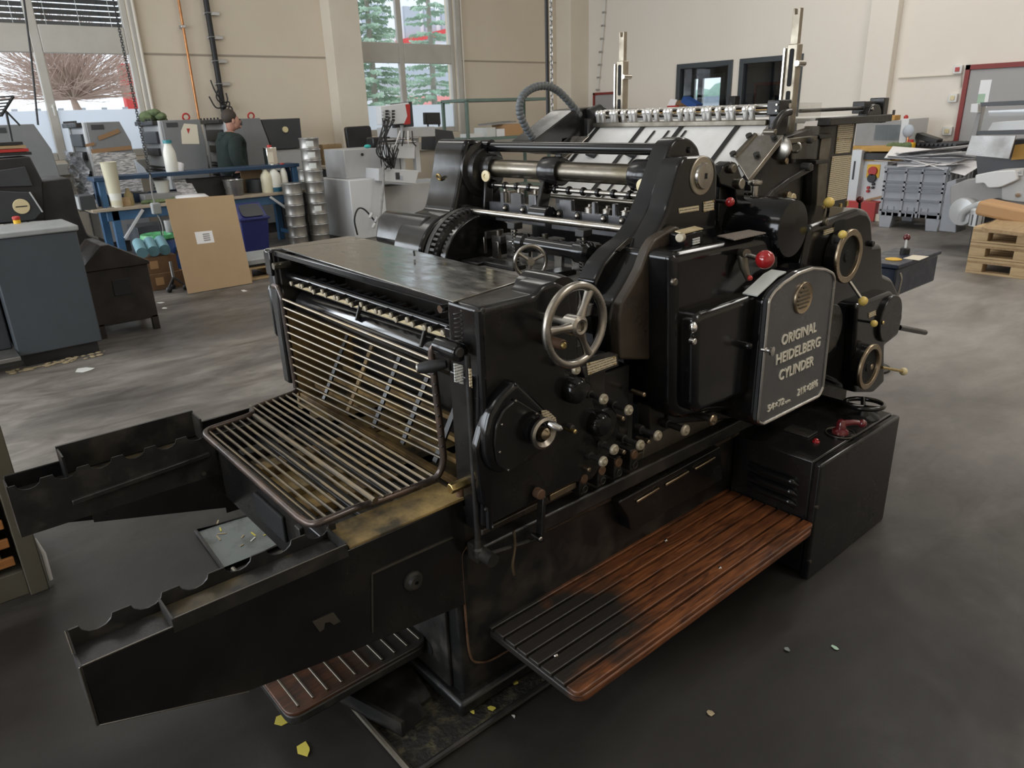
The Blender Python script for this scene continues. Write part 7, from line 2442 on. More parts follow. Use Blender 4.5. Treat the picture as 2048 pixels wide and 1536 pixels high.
# ================================================================ THE MAN
def person():
    base = W(463, 300, Y=10.58)
    x, y = base.x, 10.58
    o = thing('person', (x, y, 0), 'man in a dark green hoodie walking behind the bench, head turned right', 'person')
    zt = W(466, 219, Y=y).z
    k = zt/1.78

    def skin(name, verts, edges, rad, m, root=0, sub=2):
        me = bpy.data.meshes.new(name)
        me.from_pydata([Vector((v[0]*k, v[1]*k, v[2]*k)) for v in verts], edges, [])
        ob = bpy.data.objects.new(name, me)
        COL.objects.link(ob)
        ob.parent = o
        WOFF[ob.name] = Vector((x, y, 0))
        md = ob.modifiers.new('skin', 'SKIN')
        for i, r in enumerate(rad):
            sv = me.skin_vertices[0].data[i]
            r = (r, r) if not isinstance(r, tuple) else r
            sv.radius = (r[0]*k, r[1]*k)
            sv.use_root = i == root
        md.use_smooth_shade = True
        s = ob.modifiers.new('sub', 'SUBSURF')
        s.levels = s.render_levels = sub
        me.materials.append(MAT[m])
        return ob
    # he walks towards +X (right); +X is forward, +Y is his left, away from the camera
    V_ = [(0, 0, 0.93), (0, 0, 1.12), (0.02, 0, 1.30), (0.02, 0, 1.43), (0.035, 0, 1.50), (0.055, -0.005, 1.58), (0.06, -0.005, 1.68), (0.055, -0.005, 1.72),
          (0.0, -0.19, 1.41), (-0.05, -0.25, 1.15), (0.08, -0.25, 0.93), (0.14, -0.24, 0.85),
          (0.02, 0.19, 1.41), (0.08, 0.24, 1.16), (0.24, 0.22, 1.0), (0.31, 0.20, 0.95),
          (0.02, -0.10, 0.88), (0.16, -0.10, 0.50), (0.10, -0.10, 0.10), (0.24, -0.10, 0.05),
          (0.0, 0.10, 0.88), (-0.06, 0.10, 0.48), (-0.25, 0.10, 0.12), (-0.12, 0.10, 0.05)]
    E_ = [(0, 1), (1, 2), (2, 3), (3, 4), (4, 5), (5, 6), (6, 7), (3, 8), (8, 9), (9, 10), (10, 11), (3, 12), (12, 13), (13, 14), (14, 15), (0, 16), (16, 17), (17, 18), (18, 19), (0, 20), (20, 21), (21, 22), (22, 23)]
    R_ = [0.13, 0.13, 0.14, 0.10, 0.055, (0.072, 0.088), (0.078, 0.095), (0.06, 0.07), 0.06, 0.05, 0.036, 0.03, 0.06, 0.05, 0.036, 0.03, 0.09, 0.06, 0.045, 0.035, 0.09, 0.06, 0.045, 0.035]
    skin('body', V_, E_, R_, 'skin')
    # hoodie
    V2 = [(-0.01, 0, 0.90), (-0.01, 0, 1.06), (0.0, 0, 1.26), (0.01, 0, 1.41), (0.02, 0, 1.475), (-0.01, -0.20, 1.40), (-0.055, -0.26, 1.15), (0.07, -0.26, 0.95), (0.01, 0.20, 1.40), (0.08, 0.25, 1.16), (0.22, 0.225, 1.01)]
    E2 = [(0, 1), (1, 2), (2, 3), (3, 4), (3, 5), (5, 6), (6, 7), (3, 8), (8, 9), (9, 10)]
    skin('hoodie', V2, E2, [(0.22, 0.18), (0.225, 0.19), (0.225, 0.20), (0.18, 0.16), (0.095, 0.095), 0.105, 0.095, 0.065, 0.105, 0.095, 0.065], 'hoodie')
    # hood lying on the back and shoulders
    g = G()
    g.tube(catmull([Vector((x, y, 0))+Vector(p)*k for p in ((0.07, -0.11, 1.43), (-0.02, -0.14, 1.46), (-0.10, -0.06, 1.46), (-0.11, 0.05, 1.46), (-0.03, 0.13, 1.46), (0.07, 0.10, 1.43))], 5), [0.035*k]*26, 10)
    g.sph(Vector((x, y, 0))+Vector((-0.11, 0, 1.41))*k, 0.09*k, 12, 8, (0.6, 1.1, 0.8))
    g.build('hood', 'hoodie', o)
    V3 = [(0, 0, 0.93), (0.02, -0.10, 0.86), (0.16, -0.10, 0.50), (0.10, -0.10, 0.09), (0, 0.10, 0.86), (-0.06, 0.10, 0.48), (-0.24, 0.10, 0.12)]
    skin('trousers', V3, [(0, 1), (1, 2), (2, 3), (0, 4), (4, 5), (5, 6)], [(0.15, 0.13), 0.105, 0.08, 0.065, 0.105, 0.08, 0.065], 'trousers')
    # hair, ear, nose
    h = Vector((x, y, 0))+Vector((0.055, -0.005, 1.66))*k
    hg = G()
    hg.sph(h+Vector((-0.022, 0, 0.03))*k, 0.105*k, 18, 14, (0.98, 0.86, 0.98))
    hg.build('hair', 'hair_brown', o)
    fg = G()
    fg.sph(h+Vector((0.05, -0.01, -0.045))*k, 0.078*k, 16, 12, (0.80, 0.92, 1.25))
    fg.sph(h+Vector((0.118, -0.012, -0.035))*k, 0.018*k, 8, 6, (1, 0.8, 1.5))
    fg.sph(h+Vector((0.105, -0.012, -0.105))*k, 0.03*k, 8, 6, (0.8, 1, 0.8))
    fg.build('face', 'skin', o)
    eg = G()
    eg.sph(h+Vector((-0.0, -0.088, -0.03))*k, 0.03*k, 10, 8, (0.7, 0.35, 1.1))
    eg.build('ear', 'skin', o)
    for sy in (-0.045, 0.02):
        G().sph(h+Vector((0.108, sy, -0.012))*k, 0.011*k, 8, 6).build('eye', 'hair_brown', o)
    G().obox(h+Vector((0.112, -0.012, -0.08))*k, 0.006*k, 0.022*k, 0.004*k).build('mouth', 'maroon', o)
    for (hx, hy, hz) in ((0.15, -0.24, 0.83), (0.33, 0.20, 0.93)):
        for j in range(4):
            p = Vector((x, y, 0))+Vector((hx, hy-0.025+0.016*j, hz))*k
            G().tube([p, p+Vector((0.03, 0, -0.03))*k, p+Vector((0.025, 0, -0.06+0.006*abs(j-1)))*k], [0.009*k, 0.008*k, 0.006*k], 8).build('finger', 'skin', o)
        p = Vector((x, y, 0))+Vector((hx-0.01, hy-0.035, hz+0.02))*k
        G().tube([p, p+Vector((0.03, -0.012, -0.02))*k, p+Vector((0.045, -0.008, -0.04))*k], [0.010*k, 0.009*k, 0.006*k], 8).build('thumb', 'skin', o)
    for hx, hy in ((0.2, -0.10), (-0.16, 0.10)):
        c_ = Vector((x+hx*k, y+hy*k, 0))
        G().sph(c_+Vector((0, 0, 0.045)), 0.05, 12, 8, (2.4, 0.9, 0.9)).build('shoe', 'cable_black', o)
    return o


person()

# ================================================================ MIDDLE BACKGROUND
# pale folder/inserter machine
xe, ye = 5.0, 9.3
MC = thing('inserting_machine', (5.8, 9.7, 0), 'pale grey inserting machine with cables and monitors behind the press', 'machine')
z1 = W(742, 357, Y=ye).z
G().box(xe, xe+0.55, ye, ye+0.95, 0.0, z1).build('cabinet_left', 'machine_pale', MC, bevel=0.01)
z2 = W(715, 298, Y=ye+0.25).z
G().box(xe+0.10, xe+1.0, ye+0.25, ye+0.85, z1, z2).build('upper_housing', 'machine_white', MC, bevel=0.01)
c = W(724, 309, Y=ye+0.25)
G().cyl((c.x, ye+0.235, c.z), (c.x, ye+0.25, c.z), 0.02, n=14).build('housing_knob', 'unit_black', MC)
G().box(xe+0.52, xe+1.9, ye+0.25, ye+0.9, 0.0, W(800, 372, Y=ye+0.1).z).build('cabinet_right', 'machine_white', MC, bevel=0.01)
q = [W(u, v, Y=ye-0.1) for u, v in ((757, 337), (838, 341), (832, 368), (757, 362))]
bt = G().prism(q, (0, 0.7, 0)).build('belt_tray', 'machine_pale', MC, bevel=0.008)
q = [W(u, v, Y=ye-0.105) for u, v in ((791, 345), (799, 345), (800, 359), (792, 359))]
G().prism(q, (0, 0.004, 0)).build('tray_logo', 'unit_dark', bt)
q = [W(u, v, Y=ye-0.105) for u, v in ((800, 351), (806, 352), (806, 361), (800, 360))]
G().prism(q, (0, 0.004, 0)).build('tray_logo', 'out_grey', bt)
q = [W(u, v, Y=ye) for u, v in ((777, 290), (830, 288), (830, 318), (779, 316))]
G().prism(q, (0, 0.5, 0)).build('feeder_box', 'machine_pale', MC, bevel=0.008)
q = [W(u, v, Y=ye+0.1) for u, v in ((793, 255), (870, 253), (871, 273), (795, 276))]
G().prism(q, (0, 0.55, 0)).build('top_beam', 'machine_white', MC, bevel=0.008)
for px in (800, 831):
    a, b = W(px, 270, Y=ye+0.3), W(px+2, 345, Y=ye+0.3)
    G().box(a.x-0.04, a.x+0.04, ye+0.28, ye+0.36, b.z, a.z).build('support_post', 'machine_pale', MC, bevel=0.004)
q = [W(u, v, Y=ye+0.6) for u, v in ((871, 258), (905, 262), (916, 300), (871, 300))]
G().prism(q, (0, 0.4, 0)).build('rear_panel', 'unit_dark', MC, bevel=0.005)
a, b = W(768, 280, Y=ye-0.05), W(840, 290, Y=ye-0.05)
for k in range(3):
    zz = a.z-0.05*k
    G().cyl((a.x, ye-0.02+0.08*k, zz), (b.x, ye-0.02+0.08*k, zz), 0.014, n=8).build('roller_bar', 'steel_sheet', MC)
for k in range(12):
    pts = [W(766+random.uniform(-6, 26), 238+random.uniform(-6, 6), Y=ye-0.12), W(766+random.uniform(-14, 8), 285+random.uniform(-20, 20), Y=ye-0.2), W(775+random.uniform(-8, 14), 330+random.uniform(-15, 10), Y=ye-0.18), W(785+random.uniform(-8, 20), 300+random.uniform(-20, 20), Y=ye-0.12)]
    G().tube(catmull(pts, 6), 0.009, 5).build('cable', 'cable_black', MC)
for k in range(4):
    pts = [W(800+8*k, 262, Y=ye-0.02), W(796+10*k, 275+3*k, Y=ye-0.08), W(790+14*k, 292, Y=ye-0.05)]
    G().tube(catmull(pts, 5), 0.010, 5).build('cable', 'cable_black' if k % 2 else 'white_plastic', MC)
pts = [W(766, 325, Y=ye-0.2), W(767, 360, Y=ye-0.2), W(764, 400, Y=ye-0.2), W(760, 440, Y=ye-0.2)]
hs_ = catmull(pts, 12)
G().tube(hs_, [0.02 if (k % 4) < 2 else 0.016 for k in range(len(hs_))], 8).build('wrapped_hose', 'fold_grey', MC)
pts = [W(715, 470, Y=ye-0.1), W(709, 440, Y=ye-0.1), W(716, 418, Y=ye-0.1), W(730, 420, Y=ye-0.1), W(752, 445, Y=ye-0.1)]
G().tube(catmull(pts, 6), 0.012, 6).build('air_hose', 'cable_black', MC)
for k, (px, py) in enumerate(((741, 432), (752, 440), (747, 452), (760, 446))):
    c = W(px, py, Y=ye-0.12)
    G().lathe((c.x, c.y, c.z), (0.4, 0, 0.6), [(0.02, -0.03), (0.026, 0), (0.026, 0.03), (0.012, 0.05)], 10).build('air_fitting', 'silver_plastic', MC)

MN = thing('control_monitor', W(790, 260, Y=ye+0.2), 'grey control unit with red stripe and plugged cables above the inserter', 'monitor')
q = [W(u, v, Y=ye) for u, v in ((761, 213), (818, 205), (820, 247), (764, 250))]
mb = G().prism(q, (0, 0.14, 0)).build('unit_case', 'machine_pale', MN, bevel=0.008)
q = [W(u, v, Y=ye-0.005) for u, v in ((811, 209), (820, 208), (821, 248), (808, 249), (815, 232))]
G().prism(q, (0, 0.01, 0)).build('red_stripe', 'cap_red', MN)
q = [W(u, v, Y=ye+0.1) for u, v in ((786, 207), (824, 203), (828, 253), (790, 256))]
G().prism(q, (0, 0.08, 0)).build('screen_back', 'unit_dark', MN, bevel=0.006)
for r in range(4):
    for cidx in range(4):
        c = W(767+6.5*cidx, 222+6*r, Y=ye-0.01)
        G().box(c.x-0.016, c.x+0.016, ye-0.03, ye, c.z-0.012, c.z+0.012).build('plug', 'cable_black' if cidx % 2 else 'silver_plastic', mb)
a, b = W(803, 250, Y=ye+0.1), W(803, 290, Y=ye+0.1)
G().cyl((a.x, ye+0.1, b.z), (a.x, ye+0.1, a.z), 0.03, n=12).build('monitor_arm', 'machine_white', MN)
M2 = thing('small_monitor', W(860, 253, Y=ye+0.4), 'small black monitor standing before the fir tree window', 'monitor')
q = [W(u, v, Y=ye+0.35) for u, v in ((849, 225), (880, 225), (882, 249), (850, 249))]
G().prism(q, (0, 0.05, 0)).build('monitor_frame', 'unit_black', M2, bevel=0.006)
q = [W(u, v, Y=ye+0.345) for u, v in ((853, 228), (877, 228), (878, 246), (854, 246))]
G().prism(q, (0, 0.01, 0)).build('monitor_screen', 'screen_black', M2)
c0, c1 = W(856, 253, Y=ye+0.38), W(878, 253, Y=ye+0.38)
G().cyl(c0, c0+Vector((0, 0, 0.04)), 0.015, n=8).build('monitor_foot', 'unit_black', M2)
G().cyl(c1, c1+Vector((0, 0, 0.04)), 0.015, n=8).build('monitor_foot', 'unit_black', M2)
c = W(720, 275, Y=10.95)
DC = thing('dark_office_chair', (c.x, 10.95, 0), 'black high-backed chair behind the inserting machine', 'chair')
q = [W(u, v, Y=10.95) for u, v in ((691, 254), (742, 251), (748, 300), (698, 300))]
G().prism(rnd(q, 0.05), (0, 0.08, 0)).build('chair_back', 'unit_black', DC, bevel=0.015)
G().box(c.x-0.22, c.x+0.24, 10.55, 10.95, 0.44, 0.52).build('chair_seat', 'unit_black', DC, bevel=0.02)
G().cyl((c.x, 10.75, 0.08), (c.x, 10.75, 0.44), 0.03, n=12).build('chair_column', 'zinc', DC)
for k in range(5):
    a = 2*math.pi*k/5
    G().bar((c.x, 10.75, 0.07), (c.x+0.27*math.cos(a), 10.75+0.27*math.sin(a), 0.06), 0.04, 0.03).build('chair_foot', 'unit_black', DC)
    G().sph((c.x+0.27*math.cos(a), 10.75+0.27*math.sin(a), 0.028), 0.028, 8, 6).build('caster', 'unit_black', DC)
G().bar((c.x, 10.85, 0.48), (c.x, 10.95, 0.9), 0.05, 0.02).build('chair_spine', 'unit_black', DC)
c = W(735, 291, Y=ye+0.3)
tag(G().sph((c.x, ye+0.3, z2+0.026), 0.028, 12, 8, (2.0, 1, 0.9)).build('teal_torch', 'teal_led', origin=(c.x, ye+0.3, z2)), 'small teal lit device on the inserter housing', 'device')
c = W(765, 272, Y=ye+0.4)
tag(G().box(c.x-0.22, c.x+0.22, ye+0.3, ye+0.5, z2, z2+0.14).build('black_case', 'unit_black', origin=(c.x, ye+0.4, z2), bevel=0.02), 'black case lying on the inserter housing', 'case')

# green rack
YR = 10.7
RK = thing('green_rack', (W(1010, 240, Y=YR).x, YR+0.35, 0), 'pale green steel shelf rack with boxes behind the suction hose', 'shelf rack')
rx0, rx1 = W(932, 200, Y=YR).x, W(1040, 200, Y=YR).x
rx2 = W(1100, 200, Y=YR).x
zt = W(985, 200, Y=YR).z
zs = W(985, 274, Y=YR).z
G().box(rx0, rx2, YR, YR+0.75, zt-0.02, zt+0.03).build('rack_shelf', 'rack_green', RK, bevel=0.004)
G().box(rx0, rx2, YR, YR+0.75, zs-0.05, zs).build('rack_shelf', 'rack_green', RK, bevel=0.004)
G().box(rx0, rx2, YR, YR+0.75, 0.25, 0.30).build('rack_shelf', 'rack_green', RK, bevel=0.004)
for x, y in ((rx0, YR), (rx2-0.05, YR), (rx0, YR+0.70), (rx2-0.05, YR+0.70)):
    G().box(x, x+0.05, y, y+0.05, 0, zt).build('rack_post', 'rack_green', RK, bevel=0.003)
for k, (u0, u1, h, m, lab) in enumerate(((972, 990, 0.16, 'label_white', 'white carton on the green rack, left of the tan box'), (992, 1008, 0.13, 'paper', 'small white box on the green rack'), (1008, 1045, 0.20, 'box_tan', 'tan cardboard box on the green rack'), (1048, 1078, 0.12, 'label_white', 'pale box at the right of the green rack'))):
    a, b = W(u0, 262, Y=YR+0.1).x, W(u1, 262, Y=YR+0.1).x
    tag(G().box(a, b, YR+0.08, YR+0.45, zs, zs+h).build('box', m, origin=((a+b)/2, YR+0.3, zs), bevel=0.004), lab, 'box')
a = W(950, 268, Y=YR+0.1).x
tag(G().obox((a+0.15, YR+0.3, zs+0.035), 0.22, 0.15, 0.03, Matrix.Rotation(0.0, 3, 'Y')).build('paper_stack', 'paper', origin=(a+0.15, YR+0.3, zs)), 'low stack of white sheets on the green rack', 'paper stack')
a = W(1010, 256, Y=YR+0.1).x
tag(G().obox((a, YR+0.32, zs+0.225), 0.30, 0.2, 0.012, Matrix.Rotation(-0.06, 3, 'Y')).build('grey_folder', 'fold_grey', origin=(a, YR+0.3, zs+0.2)), 'grey folder lying on the tan box of the rack', 'folder')

# pole and chain hanging from the ceiling
HP = thing('ceiling_pole', (W(1094, 100, Y=5.2).x, 5.2, 1.5), 'black supply pole hanging from the ceiling behind the hose', 'pole')
x = W(1094, 100, Y=5.2).x
zb = W(1096, 245, Y=5.2).z
G().cyl((x, 5.2, zb), (x, 5.2, HC), 0.017, n=12).build('pole', 'cable_black', HP)
HCn = thing('steel_chain', (x+0.04, 5.18, zb), 'bright steel chain hanging beside the black ceiling pole', 'chain')
gg = G()
z = zb
k = 0
while z < 3.2:
    s = Vector((1, 0, 0)) if k % 2 else Vector((0, 1, 0))
    p = Vector((x+0.036, 5.18, z))
    d = Vector((0, 0, 1))
    gg.tube([p+d*0.022+s*0.005, p+d*0.016+s*0.011, p-d*0.016+s*0.011, p-d*0.022+s*0.005, p-d*0.022-s*0.005, p-d*0.016-s*0.011, p+d*0.016-s*0.011, p+d*0.022-s*0.005], 0.004, 5, closed=True)
    z += 0.036
    k += 1
gg.cyl((x+0.036, 5.18, 3.2), (x+0.036, 5.18, HC), 0.004, n=6)
gg.build('chain_links', 'zinc', HCn)['kind'] = 'stuff'

# ================================================================ RIGHT BACKGROUND
# bench with odds and ends below the inner windows
c = W(1360, 225, X=11.9)
SBn = thing('side_bench', (11.9, c.y, 0), 'long pale bench under the inner windows behind the feeder', 'bench')
y0, y1 = W(1540, 226, X=11.8).y, W(1190, 226, X=11.8).y
zt = W(1360, 222, X=11.8).z
G().box(11.7, 12.4, y0, y1, zt-0.05, zt).build('bench_top', 'ochre_panel', SBn, bevel=0.005)
G().box(11.75, 12.35, y0+0.05, y1-0.05, 0.0, zt-0.05).build('bench_body', 'machine_white', SBn, bevel=0.005)
g_ = G()
c = W(1358, 214, X=11.9)
for k in range(8):
    g_.sph((11.95+random.uniform(-.1, .1), c.y-0.25+0.07*k, zt+0.06+0.05*math.sin(k*0.45)), random.uniform(.07, .11), 8, 6, (1, 1.2, 0.8))
tag(g_.build('brown_cloth_heap', 'carton', origin=(11.9, c.y, zt)), 'brown cloth heap on the bench below the inner window', 'cloth')
c = W(1345, 218, X=11.85)
tag(G().box(11.8, 12.0, c.y-0.12, c.y+0.10, zt, zt+0.10).build('red_box', 'cap_red', origin=(11.9, c.y, zt), bevel=0.01), 'red box beside the brown cloth heap', 'box')
c = W(1380, 212, X=11.85)
tag(G().obox((11.9, c.y, zt+0.13), 0.1, 0.17, 0.055, Matrix.Rotation(0.45, 3, 'X')).build('blue_box', 'barrel_blue', origin=(11.9, c.y, zt)), 'tilted blue box beside the brown cloth heap', 'box')
c = W(1337, 214, X=11.85)
tag(G().prism([(11.85, c.y+0.1, zt), (11.85, c.y-0.1, zt), (11.9, c.y-0.15, zt+0.2), (11.9, c.y+0.0, zt+0.22)], (0.02, 0, 0)).build('white_card', 'paper', origin=(11.85, c.y, zt)), 'white card standing left of the red box', 'card')
c = W(1464, 210, X=11.85)
o = thing('desk_speaker', (11.9, c.y, zt), 'small black speaker standing between the inner windows', 'speaker')
G().box(11.82, 11.98, c.y-0.07, c.y+0.06, zt, zt+0.22).build('speaker_case', 'unit_black', o, bevel=0.01)
G().cyl((11.82, c.y, zt+0.08), (11.81, c.y, zt+0.08), 0.04, n=16).build('speaker_cone', 'unit_dark', o)

# switch cabinet with main switch
X1 = 10.9
SC = thing('switch_cabinet', (X1+0.3, W(1745, 380, X=X1).y, 0), 'pale grey switch cabinet with red main switch and ochre panel', 'cabinet')
y0, y1 = W(1775, 330, X=X1).y, W(1727, 330, X=X1).y
zt = W(1750, 322, X=X1).z
G().box(X1, X1+0.45, y0, y1, 0.0, zt).build('cabinet_body', 'machine_pale', SC, bevel=0.01)
G().box(X1-0.02, X1+0.45, y0-0.05, y1+0.02, zt, W(1750, 312, X=X1).z).build('ochre_band', 'ochre_panel', SC, bevel=0.004)
zq = W(1750, 306, X=X1).z
G().box(X1-0.05, X1+0.45, y0-0.05, y1+0.05, zq-0.09, zq).build('table_edge', 'unit_black', SC, bevel=0.004)
q = [W(u, v, X=X1-0.04) for u, v in ((1722, 294), (1786, 294), (1786, 303), (1722, 303))]
G().prism(q, (0.45, 0, 0)).build('ochre_table', 'ochre_panel', SC, bevel=0.004)
for px, py, r, m in ((1747, 342, 0.075, 'cap_red'), (1745, 356, 0.075, 'unit_black'), (1748, 368, 0.025, 'unit_black'), (1738, 375, 0.025, 'cap_red'), (1747, 375, 0.022, 'unit_black'), (1737, 382, 0.025, 'cap_red')):
    c = W(px, py, X=X1)
    if r > 0.05 and m == 'cap_red':
        G().box(X1-0.012, X1, c.y-0.09, c.y+0.09, c.z-0.09, c.z+0.09).build('switch_plate', 'signal_yellow', SC)
    G().cyl((X1-0.04, c.y, c.z), (X1, c.y, c.z), r*0.85, n=18).build('switch_knob', m, SC, bevel=0.006)
a = W(1716, 300, X=X1-0.1)
G().box(X1-0.12, X1+0.1, a.y-0.07, a.y+0.10, 0, a.z).build('channel_post', 'silver_plastic', SC, bevel=0.005)
G().box(X1-0.125, X1-0.12, a.y-0.0, a.y+0.025, 0.55, a.z-0.15).build('post_slot', 'unit_black', SC)
# guillotine with side guards behind it
X2 = 11.5
GU = thing('paper_trimmer', (X2+0.4, W(1770, 260, X=X2).y, 0), 'grey paper trimmer with clear guard panels by the right wall', 'machine')
y0, y1 = W(1815, 260, X=X2).y, W(1712, 260, X=X2).y
zb, zt = W(1770, 292, X=X2).z, W(1770, 241, X=X2).z
yb = W(1800, 260, X=X2).y
G().box(X2, X2+0.7, y0, yb, zb, zt+0.02).build('end_cheek', 'machine_pale', GU, bevel=0.008)
G().box(X2, X2+0.04, yb, y1, zb, zt).build('guard_panel', 'fold_grey', GU, bevel=0.004)
G().box(X2-0.03, X2+0.0, yb, yb+0.35, zb+0.08, zt-0.06).build('guard_glass', 'glass_dark', GU)
G().box(X2-0.05, X2+0.5, y0, y1, zb-0.14, zb).build('trimmer_table', 'ochre_panel', GU, bevel=0.006)
G().box(X2+0.05, X2+0.6, y0+0.05, y1-0.05, 0, zb-0.14).build('trimmer_base', 'machine_white', GU, bevel=0.01)
c = W(1768, 238, X=X2)
G().box(X2, X2+0.2, c.y-0.15, c.y+0.05, zt, zt+0.07).build('lamp_block', 'ochre_panel', GU, bevel=0.005)
c = W(1806, 236, X=X2)
G().lathe((X2+0.1, c.y, zt), (0, 0, 1), [(0.03, 0), (0.03, 0.05), (0.01, 0.07)], 12).build('signal_lamp', 'cap_red', GU)
c = W(1775, 228, X=X2)
G().cyl((X2+0.2, c.y, zt), (X2+0.2, c.y, zt+0.14), 0.02, n=8).build('trimmer_pin', 'unit_black', GU)
c = W(1818, 262, X=X2)
G().sph((X2-0.02, c.y, c.z), 0.09, 12, 8, (0.6, 0.9, 1)).build('hand_valve', 'out_grey', GU)
G().tube([(X2-0.02, c.y, c.z), (X2-0.04, c.y-0.03, c.z-0.25), (X2-0.03, c.y-0.02, zb)], 0.014, 6).build('valve_pipe', 'copper', GU)
c = W(1818, 288, X=X2-0.1)
G().box(X2-0.1, X2-0.02, c.y-0.06, c.y+0.06, c.z-0.06, c.z+0.02).build('stop_base', 'signal_yellow', GU, bevel=0.005)
G().cyl((X2-0.06, c.y, c.z+0.02), (X2-0.06, c.y, c.z+0.06), 0.04, n=14).build('stop_button', 'cap_red', GU)
g_ = G()
c = W(1788, 296, X=X1)
for k in range(6):
    g_.sph((X1+0.15, c.y-0.12+0.05*k, W(1788, 296, X=X1).z+0.02), random.uniform(.04, .07), 8, 6)
tag(g_.build('pale_rag', 'cloth_green', origin=(X1+0.15, c.y, c.z-0.02)), 'pale green rag on the ochre table', 'rag')
# dark conveyor by the wall
CV = thing('dark_conveyor', (12.0, W(1860, 290, X=11.9).y, 0), 'dark roller conveyor along the right wall behind the bin', 'conveyor')
y0, y1 = W(1925, 290, X=11.9).y, W(1836, 290, X=11.9).y
zc = W(1860, 290, X=11.9).z
G().box(11.7, 12.3, y0, y1, zc-0.12, zc).build('conveyor_bed', 'unit_black', CV, bevel=0.006)
for k in range(10):
    y = y0+(y1-y0)*(k+0.5)/10
    G().cyl((11.68, y, zc+0.02), (12.3, y, zc+0.02), 0.022, n=10).build('roller', 'unit_dark', CV)
for y in (y0+0.05, y1-0.1):
    G().box(11.72, 11.78, y, y+0.06, 0, zc-0.12).build('conveyor_leg', 'unit_black', CV)
    G().box(12.2, 12.26, y, y+0.06, 0, zc-0.12).build('conveyor_leg', 'unit_black', CV)
c = W(1858, 276, X=11.9)
tag(G().obox((11.9, c.y, zc+0.09), 0.1, 0.16, 0.04, Matrix.Rotation(0.3, 3, 'X')).build('stapler', 'unit_black', origin=(11.9, c.y, zc+0.04), bevel=0.01), 'black stapling head on the dark conveyor', 'tool')
# paper boxes on the floor under the cabinet
for k, (u, v, w, h, m, lab) in enumerate(((1712, 440, 0.5, 0.26, 'cap_red', 'red box on the floor behind the feeder levers'), (1738, 440, 0.4, 0.24, 'paper', 'white paper stack on the floor behind the feeder levers'), (1757, 443, 0.3, 0.10, 'paper_cream', 'cream board stack on the floor left of the bin'))):
    c = W(u, v, Z=0)
    tag(G().box(c.x, c.x+0.3, c.y-w/2, c.y+w/2, 0.0, h).build('floor_box', m, origin=(c.x, c.y, 0), bevel=0.005), lab, 'box')
c = W(1738, 440, Z=0)
tag(G().bar((c.x+0.1, c.y+0.12, 0.26), (c.x+0.15, c.y-0.35, 0.40), 0.04, 0.03).build('wooden_batten', 'wood_pallet', origin=(c.x, c.y, 0.25)), 'loose wooden batten across the paper stack', 'batten')

# plastic bin full of paper
XBN = 10.25
PB = thing('plastic_bin', (XBN+0.5, 3.9, 0), 'large ribbed grey plastic bin heaped with white waste paper', 'bin')
y1, y0 = W(1771, 336, X=XBN).y, W(1898, 336, X=XBN).y
zt = 0.5*(W(1771, 336, X=XBN).z+W(1898, 336, X=XBN).z)
zl = W(1765, 430, X=XBN).z
D = 0.85
th = 0.03
g_ = G().box(XBN, XBN+th, y0, y1, zl, zt).box(XBN+D-th, XBN+D, y0, y1, zl, zt).box(XBN+th, XBN+D-th, y0, y0+th, zl, zt).box(XBN+th, XBN+D-th, y1-th, y1, zl, zt).box(XBN, XBN+D, y0, y1, zl, zl+0.04)
g_.build('bin_shell', 'bin_grey', PB)
G().tube(smooth_path([(XBN, y0, zt), (XBN+D, y0, zt), (XBN+D, y1, zt), (XBN, y1, zt), (XBN, y0, zt)], 0.03), 0.025, 8).build('bin_rim', 'bin_grey', PB)
for f in (0.06, 0.26, 0.36, 0.44, 0.62, 0.86):
    z = zt-(zt-zl)*f-0.02
    G().box(XBN-0.022, XBN, y0, y1, z-0.012, z+0.012).build('bin_rib', 'bin_rib', PB)
    G().box(XBN, XBN+D, y0-0.022, y0, z-0.012, z+0.012).build('bin_rib', 'bin_rib', PB)
for f in (0.03, 0.36, 0.62, 0.97):
    y = y1-(y1-y0)*f
    G().box(XBN-0.022, XBN, y-0.012, y+0.012, zl, zt).build('bin_rib', 'bin_grey', PB)
for k in range(7):
    y = y1-(y1-y0)*(0.12+0.11*k)
    G().box(XBN-0.018, XBN, y-0.007, y+0.007, zl, zl+(zt-zl)*0.2).build('bin_rib', 'bin_grey', PB)
for k in range(6):
    x = XBN+D*(k+0.5)/6
    G().box(x-0.012, x+0.012, y0-0.022, y0, zl, zt).build('bin_rib', 'bin_grey', PB)
for y in (y0+0.02, y1-0.16):
    for x in (XBN, XBN+D-0.14):
        G().prism([(x, y, 0), (x, y+0.14, 0), (x, y+0.16, zl), (x, y-0.02, zl)], (0.14, 0, 0)).build('bin_foot', 'bin_grey', PB, bevel=0.006)
wp = G()
for k in range(18):
    an = random.uniform(-.8, .8)
    cx, cy = XBN+random.uniform(.15, .7), random.uniform(y0+.1, y1-.1)
    rot = Matrix.Rotation(an, 3, 'Z') @ Matrix.Rotation(random.uniform(-.25, .25), 3, 'X') @ Matrix.Rotation(random.uniform(-.25, .25), 3, 'Y')
    wp.obox((cx, cy, zt+0.02+0.006*k), random.uniform(.14, .28), random.uniform(.2, .38), 0.002, rot)
for k, (cy, cz, ry, rx) in enumerate(((0.35, 0.10, 0.18, -0.10), (0.62, 0.14, -0.12, 0.12), (0.5, 0.19, 0.05, -0.16))):
    wp.obox((XBN+0.40, y0+(y1-y0)*cy, zt+cz), 0.36, 0.42, 0.002, Matrix.Rotation(rx, 3, 'X') @ Matrix.Rotation(ry, 3, 'Y') @ Matrix.Rotation(0.3*k, 3, 'Z'))
wp.box(XBN+0.04, XBN+D-0.04, y0+0.04, y1-0.04, zt-0.15, zt-0.02)
